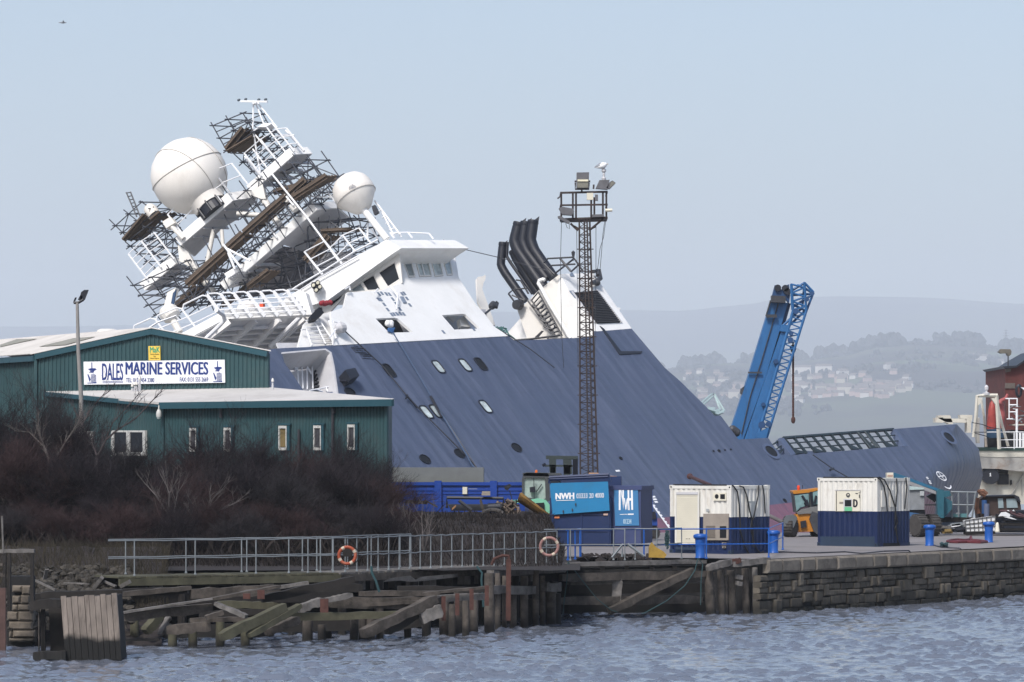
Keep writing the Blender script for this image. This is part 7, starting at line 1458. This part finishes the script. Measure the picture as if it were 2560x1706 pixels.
# pylon on the far crest
pb_=P(2515,900,10860); pz=midh(pb_.x,pb_.y); py_=thing('pylon','faint lattice pylon standing on the hazy crest above the warehouse lamp','pylon',Vector((pb_.x,pb_.y,pz))); tp=EYE+(1130-823)/F*10860; mb=MB()
B0=Vector((pb_.x,pb_.y,pz)); 
for sx in (-1,1):
    for sy in (-1,1): mb.tube(B0+X*8*sx+Y*8*sy,Vector((pb_.x,pb_.y,tp)),.7,4,.4)
for i in range(8):
    t0,t1=i/8,(i+1)/8; z0=pz+(tp-pz)*t0; z1=pz+(tp-pz)*t1
    for s in (-1,1): mb.tube(Vector((pb_.x+8*s*(1-t0),pb_.y-8*(1-t0),z0)),Vector((pb_.x-8*s*(1-t1),pb_.y-8*(1-t1),z1)),.4,4)
mb.build('lattice',steel,py_); mb=MB()
for t,w in ((.7,10),(.82,8),(.93,6)): z=pz+(tp-pz)*t; mb.beam(Vector((pb_.x-w,pb_.y,z)),Vector((pb_.x+w,pb_.y,z)),.8,1)
mb.build('crossarm',steel,py_)
# one small bird in the air
mb=MB(); b0=P(157,57,300); mb.path([b0-X*.35,b0,b0+X*.3],[.02,.09,.03],6); mb.prism([b0-X*.05,b0+X*.15,b0+X*.1+Z*.12-Y*.6],Z*.02); mb.prism([b0-X*.05,b0+X*.15,b0+X*.1+Z*.12+Y*.6],Z*.02); tag(mb.build('flying_bird',mat('bird_grey',(.25,.27,.3),.8),None,loc=b0),'tiny pale bird flying high in the sky at the upper left','bird')
# ================================================================== bare shrubs on the bank
bark=mat('shrub_bark',(.050,.040,.042),.9,.3,3); twg=mat('shrub_twig',(.012,.008,.0115),.9,.3,2); twr=mat('shrub_twig_red',(.030,.015,.016),.9,.3,2); barkl=mat('pale_bark',(.085,.075,.074),.9,.25,3)
def shrub_mesh(seed,h,w,stems,levels,lean=0,up=.35,r0=.06,nb=(2,3),bias=(0,0,0)):
    rn=random.Random(seed); A=MB(); B=MB()
    def seg(mb,p,q,r,r2):
        d=(q-p).normalized(); x,y=perp(d); n=len(mb.v)
        for c,rr in ((p,r),(q,r2)):
            for k in range(3): t=k*2.0944; mb.v.append(c+(x*math.cos(t)+y*math.sin(t))*rr)
        for k in range(3): mb.f.append((n+k,n+(k+1)%3,n+3+(k+1)%3,n+3+k))
    def grow(p,d,L,r,lv):
        n=3; pts=[p]
        for i in range(n):
            d=(d+Vector((rn.gauss(0,.16),rn.gauss(0,.16),rn.gauss(0,.08)+up*.18))).normalized(); q=pts[-1]+d*L/n; rr=r*(1-i/n*.45); seg(A if lv<2 else B,pts[-1],q,rr,r*(1-(i+1)/n*.45)); pts.append(q)
        if lv>=levels: return
        for i in range(1,n+1):
            for _ in range(rn.randint(*nb) if i==n else rn.randint(1,nb[1]-1)):
                a=Vector((rn.gauss(0,1),rn.gauss(0,1),rn.gauss(0,.6))).normalized(); dd=(d+a*rn.uniform(.45,.9)).normalized(); grow(pts[i],dd,L*rn.uniform(.5,.8),max(r*.5,.0048),lv+1)
    for s in range(stems):
        a=rn.uniform(0,6.28); k=rn.uniform(.1,1); d=Vector((math.cos(a)*k*w/h+lean,math.sin(a)*k*w/h,1)).normalized(); grow(Vector((math.cos(a)*.15,math.sin(a)*.15,-.2)),d,h*rn.uniform(.36,.5),r0*rn.uniform(.7,1.2),0)
    return A,B
def raw(mb,name,m):
    me=bpy.data.meshes.new(name); me.from_pydata([tuple(v) for v in mb.v],[],mb.f); me.materials.append(m); me.update(); return me
PR=[]; twb=mat('shrub_twig_grey',(.020,.017,.020),.9,.3,2); bark2=mat('shrub_bark_pale',(.085,.073,.070),.9,.3,3)
for i,(h,w,st,lv,up) in enumerate(((4.,2.6,10,4,.4),(4.,3.2,12,4,.25),(4.,2.0,9,4,.6),(4.,3.6,14,4,.15))):
    A,B=shrub_mesh(40+i,h,w,st,lv,up=up); PR.append((raw(A,'stems',bark),raw(B,'twigs',twg),raw(B,'twigs',twr),raw(B,'twigs',twb),raw(A,'stems',bark2)))
    print('shrub',i,len(B.f))
def put(k,px,D,hs,ws,label,grp,rot=None,nm='bare_shrub',red=False,z=None):
    x=(px-1280)/F*D; t=thing(nm,label,'shrub',Vector((x,D,bank_h(x,D)-.05 if z is None else z)),grp); t.scale=(ws,ws,hs); t.rotation_euler=(0,0,rot if rot is not None else RND.uniform(0,6.28))
    for me,n in ((PR[k][4 if red else 0],'stems'),(PR[k][2 if red else (1 if RND.random()<.6 else 3)],'twigs')):
        o=bpy.data.objects.new(n,me); COL.objects.link(o); o.parent=t
SG='bare shrubs along the dark bank'
big=[(0,-30,146,1.05,1.15,'tall dark shrub cut by the left edge of the picture'),(1,95,148,1.2,1.1,'broad dark shrub between the left edge and the lamp post'),(2,200,147,.95,.9,'dense shrub standing right at the foot of the lamp post'),(0,300,144,.78,.9,'low dark shrub below the double window of the annex'),(3,400,145,.72,.8,'low spreading shrub below the corner of the annex'),
 (1,550,146,.98,.8,'broad fan shaped shrub hiding the two left windows of the annex'),(2,470,147,.62,.8,'shrub just right of the dome camera corner'),(0,640,145,.74,.9,'dense purple brown shrub below the yellow curtained window'),(3,730,146,.72,.8,'spreading shrub under the middle window of the annex'),(1,845,148,.86,.72,'fine twigged dark shrub at the right end of the annex'),(2,930,146,.6,.6,'small dark shrub in front of the timber stack'),(3,60,139,.85,.9,'reddish brown shrub behind the stone pier at the left'),(0,180,138,.72,.9,'dark shrub above the start of the walkway railing'),(1,330,138,.62,.85,'dark shrub behind the left part of the walkway railing'),(3,460,137,.62,.8,'reddish shrub below the pale forked stems'),(0,590,138,.66,.9,'dark shrub behind the first uprights of the close railing'),(1,720,138,.6,.8,'dark shrub above the orange lifebuoy, left side'),(2,850,139,.6,.8,'dark shrub above the orange lifebuoy, right side'),(3,960,141,.45,.6,'low scrub right of the timber stack')]
for k,px,D,hs,ws,l in big: put(k,px,D,hs,ws,l,SG,red=(k==3))
for i in range(26):
    px=-40+i*41+RND.uniform(-15,15); put(RND.randint(0,3),px,RND.uniform(132.5,136),RND.uniform(.3,.5),RND.uniform(.45,.7),'low bare scrub on the face of the dark bank, one of many alike',"low scrub on the bank",nm='bare_scrub',red=RND.random()<.5)
for i in range(7):
    px=-30+i*150+RND.uniform(-20,20); put(RND.randint(0,3),px,RND.uniform(141,144),RND.uniform(.48,.62),RND.uniform(.6,.8),'dense bare thicket shrub in the middle of the bank, one of many alike',"thicket on the bank",nm='bare_shrub')
# sparse young trees with paler stems
def sapling(label,px,D,lines,m=barkl,nm='young_tree'):
    x=(px-1280)/F*D; b=Vector((x,D,bank_h(x,D)-.1)); t=thing(nm,label,'tree',b); mb=MB(); tw_=MB(); rn=random.Random(int(px))
    for l,r in lines:
        p=[P(*q,D+rn.uniform(-.2,.2)) for q in l]; n=len(p); mb.path(p,[r*(1-.7*i/(n-1)) for i in range(n)],5)
        for i in range(1,n):
            for _ in range(5):
                a=p[i-1].lerp(p[i],rn.random()); d=(p[i]-p[i-1]).normalized()+Vector((rn.gauss(0,.5),rn.gauss(0,.4),rn.uniform(0,.5))); d.normalize(); L=rn.uniform(.25,.8); e=a+d*L; tw_.tube(a,e,.010,3,.004)
                for _ in range(3): f=a.lerp(e,rn.uniform(.4,1)); g=d+Vector((rn.gauss(0,.6),rn.gauss(0,.5),rn.uniform(0,.5))); tw_.tube(f,f+g.normalized()*L*.5,.006,3,.003)
    mb.build('trunk',m,t); tw_.build('twigs',bark if m is bark else m,t,recalc=False)
rA=Rg(0,940,.29331)
sapling('pale forked young tree rising from the bank below the dome camera',420,135,[([rA(1440,1400),rA(1435,1200),rA(1445,1000),rA(1520,870)],.06),([rA(1430,1180),rA(1330,1020),rA(1220,900)],.04),([rA(1400,1350),rA(1380,1200),rA(1370,1080)],.035),([rA(1480,1330),rA(1485,1150),rA(1525,930)],.03),([rA(1440,1000),rA(1405,890)],.025)])
sapling('pale leaning young tree right of the forked one',480,135,[([rA(1640,1430),rA(1710,1310),rA(1770,1170),rA(1810,1050),rA(1900,960)],.05),([rA(1700,1330),rA(1620,1180),rA(1580,1080)],.03),([rA(1760,1200),rA(1880,1140),rA(2000,1090)],.03)])
sapling('grey trunked young tree with spreading limbs in front of the left shed wall',140,142,[([rA(490,1010),rA(480,900),rA(440,770),rA(370,590),rA(310,420)],.09),([rA(450,770),rA(490,680),rA(560,560),rA(640,440),rA(700,330)],.045),([rA(480,930),rA(300,940),rA(160,930),rA(20,850)],.04),([rA(370,600),rA(250,480),rA(120,470)],.03)],mat('grey_bark',(.085,.075,.07),.9,.25,3))
sapling('thin dark young tree crossing the annex roof above the double window',250,143,[([rA(820,1000),rA(825,700),rA(900,550),rA(1000,460),rA(1150,370),rA(1300,210),rA(1380,130)],.05),([rA(825,680),rA(780,560),rA(700,420),rA(640,300)],.035),([rA(900,550),rA(960,400),rA(1100,250),rA(1180,160)],.03),([rA(700,420),rA(760,300),rA(860,180),rA(960,110)],.028),([rA(1000,460),rA(1050,330),rA(1190,230)],.022)],bark)
rB=Rg(600,1280,.34)
sapling('cluster of pale bare stems growing behind the walkway railing left of centre',1010,133.5,[([rB(1230,380),rB(1180,200),rB(1065,60)],.04),([rB(1240,380),rB(1235,200),rB(1210,0)],.035),([rB(1260,380),rB(1250,180),rB(1245,70)],.03),([rB(1290,390),rB(1260,260),rB(1150,150)],.03),([rB(1215,380),rB(1175,180),rB(1170,60)],.02)])
sapling('two pale bare stems growing right of the stem cluster',1058,133.5,[([rB(1350,390),rB(1345,200),rB(1335,30)],.035),([rB(1350,300),rB(1390,150),rB(1405,60),rB(1445,5)],.03),([rB(1380,180),rB(1370,60)],.02)])
# undergrowth
rng2=np.random.RandomState(8); n=26000; px=rng2.uniform(-60,1405,n); D=rng2.uniform(128.5,152,n); keep=~((px>1000)&(D>146)); px,D=px[keep],D[keep]; n=len(px); x=(px-1280)/F*D
z=np.array([bank_h(a,b) for a,b in zip(x,D)]); L=rng2.uniform(.2,1.15,n)*np.where(px>980,.32,1)*np.where(D<131,.6,1); dx=rng2.normal(0,.35,n); dy=rng2.normal(0,.35,n); w=rng2.uniform(.004,.011,n)
P0=np.stack([x-w,D,z-.05],-1); P1=np.stack([x+w,D,z-.05],-1); P2=np.stack([x+dx*L,D+dy*L,z+L],-1); P3=np.stack([x+dx*L*.5+w,D+dy*L*.4,z+L*.6],-1)
me=bpy.data.meshes.new('undergrowth'); V=np.stack([P0,P1,P3,P2],1).reshape(-1,3); me.vertices.add(len(V)); me.vertices.foreach_set('co',V.ravel()); me.loops.add(len(V)); me.loops.foreach_set('vertex_index',np.arange(len(V))); me.polygons.add(n); me.polygons.foreach_set('loop_start',np.arange(n)*4); me.update(); me.validate(); me.materials.append(mat('undergrowth_stalk',(.015,.011,.010),.95,.5,1.5))
uo=bpy.data.objects.new('undergrowth',me); COL.objects.link(uo); uo['kind']='stuff'; uo['label']='dead bramble and weed stalks covering the bank'
gr=MB()
# ================================================================== haze
mb=MB(); mb.ab(-10500,-60,-4.5,10500,22500,1050); hz=mb.build('haze',dark,None,loc=(0,0,-4.5)); hz['kind']='stuff'; hz['label']='pale blue sea haze'
hm=bpy.data.materials.new('haze'); hm.use_nodes=True; N=hm.node_tree.nodes; N.remove(N['Principled BSDF']); pv=N.new('ShaderNodeVolumePrincipled'); pv.inputs['Color'].default_value=(.86,.925,1,1); pv.inputs['Density'].default_value=.000092; pv.inputs['Anisotropy'].default_value=0
hm.node_tree.links.new(pv.outputs[0],N['Material Output'].inputs['Volume']); hz.data.materials.clear(); hz.data.materials.append(hm); hz.display_type='WIRE'
SC.cycles.volume_bounces=3; SC.cycles.max_bounces=8
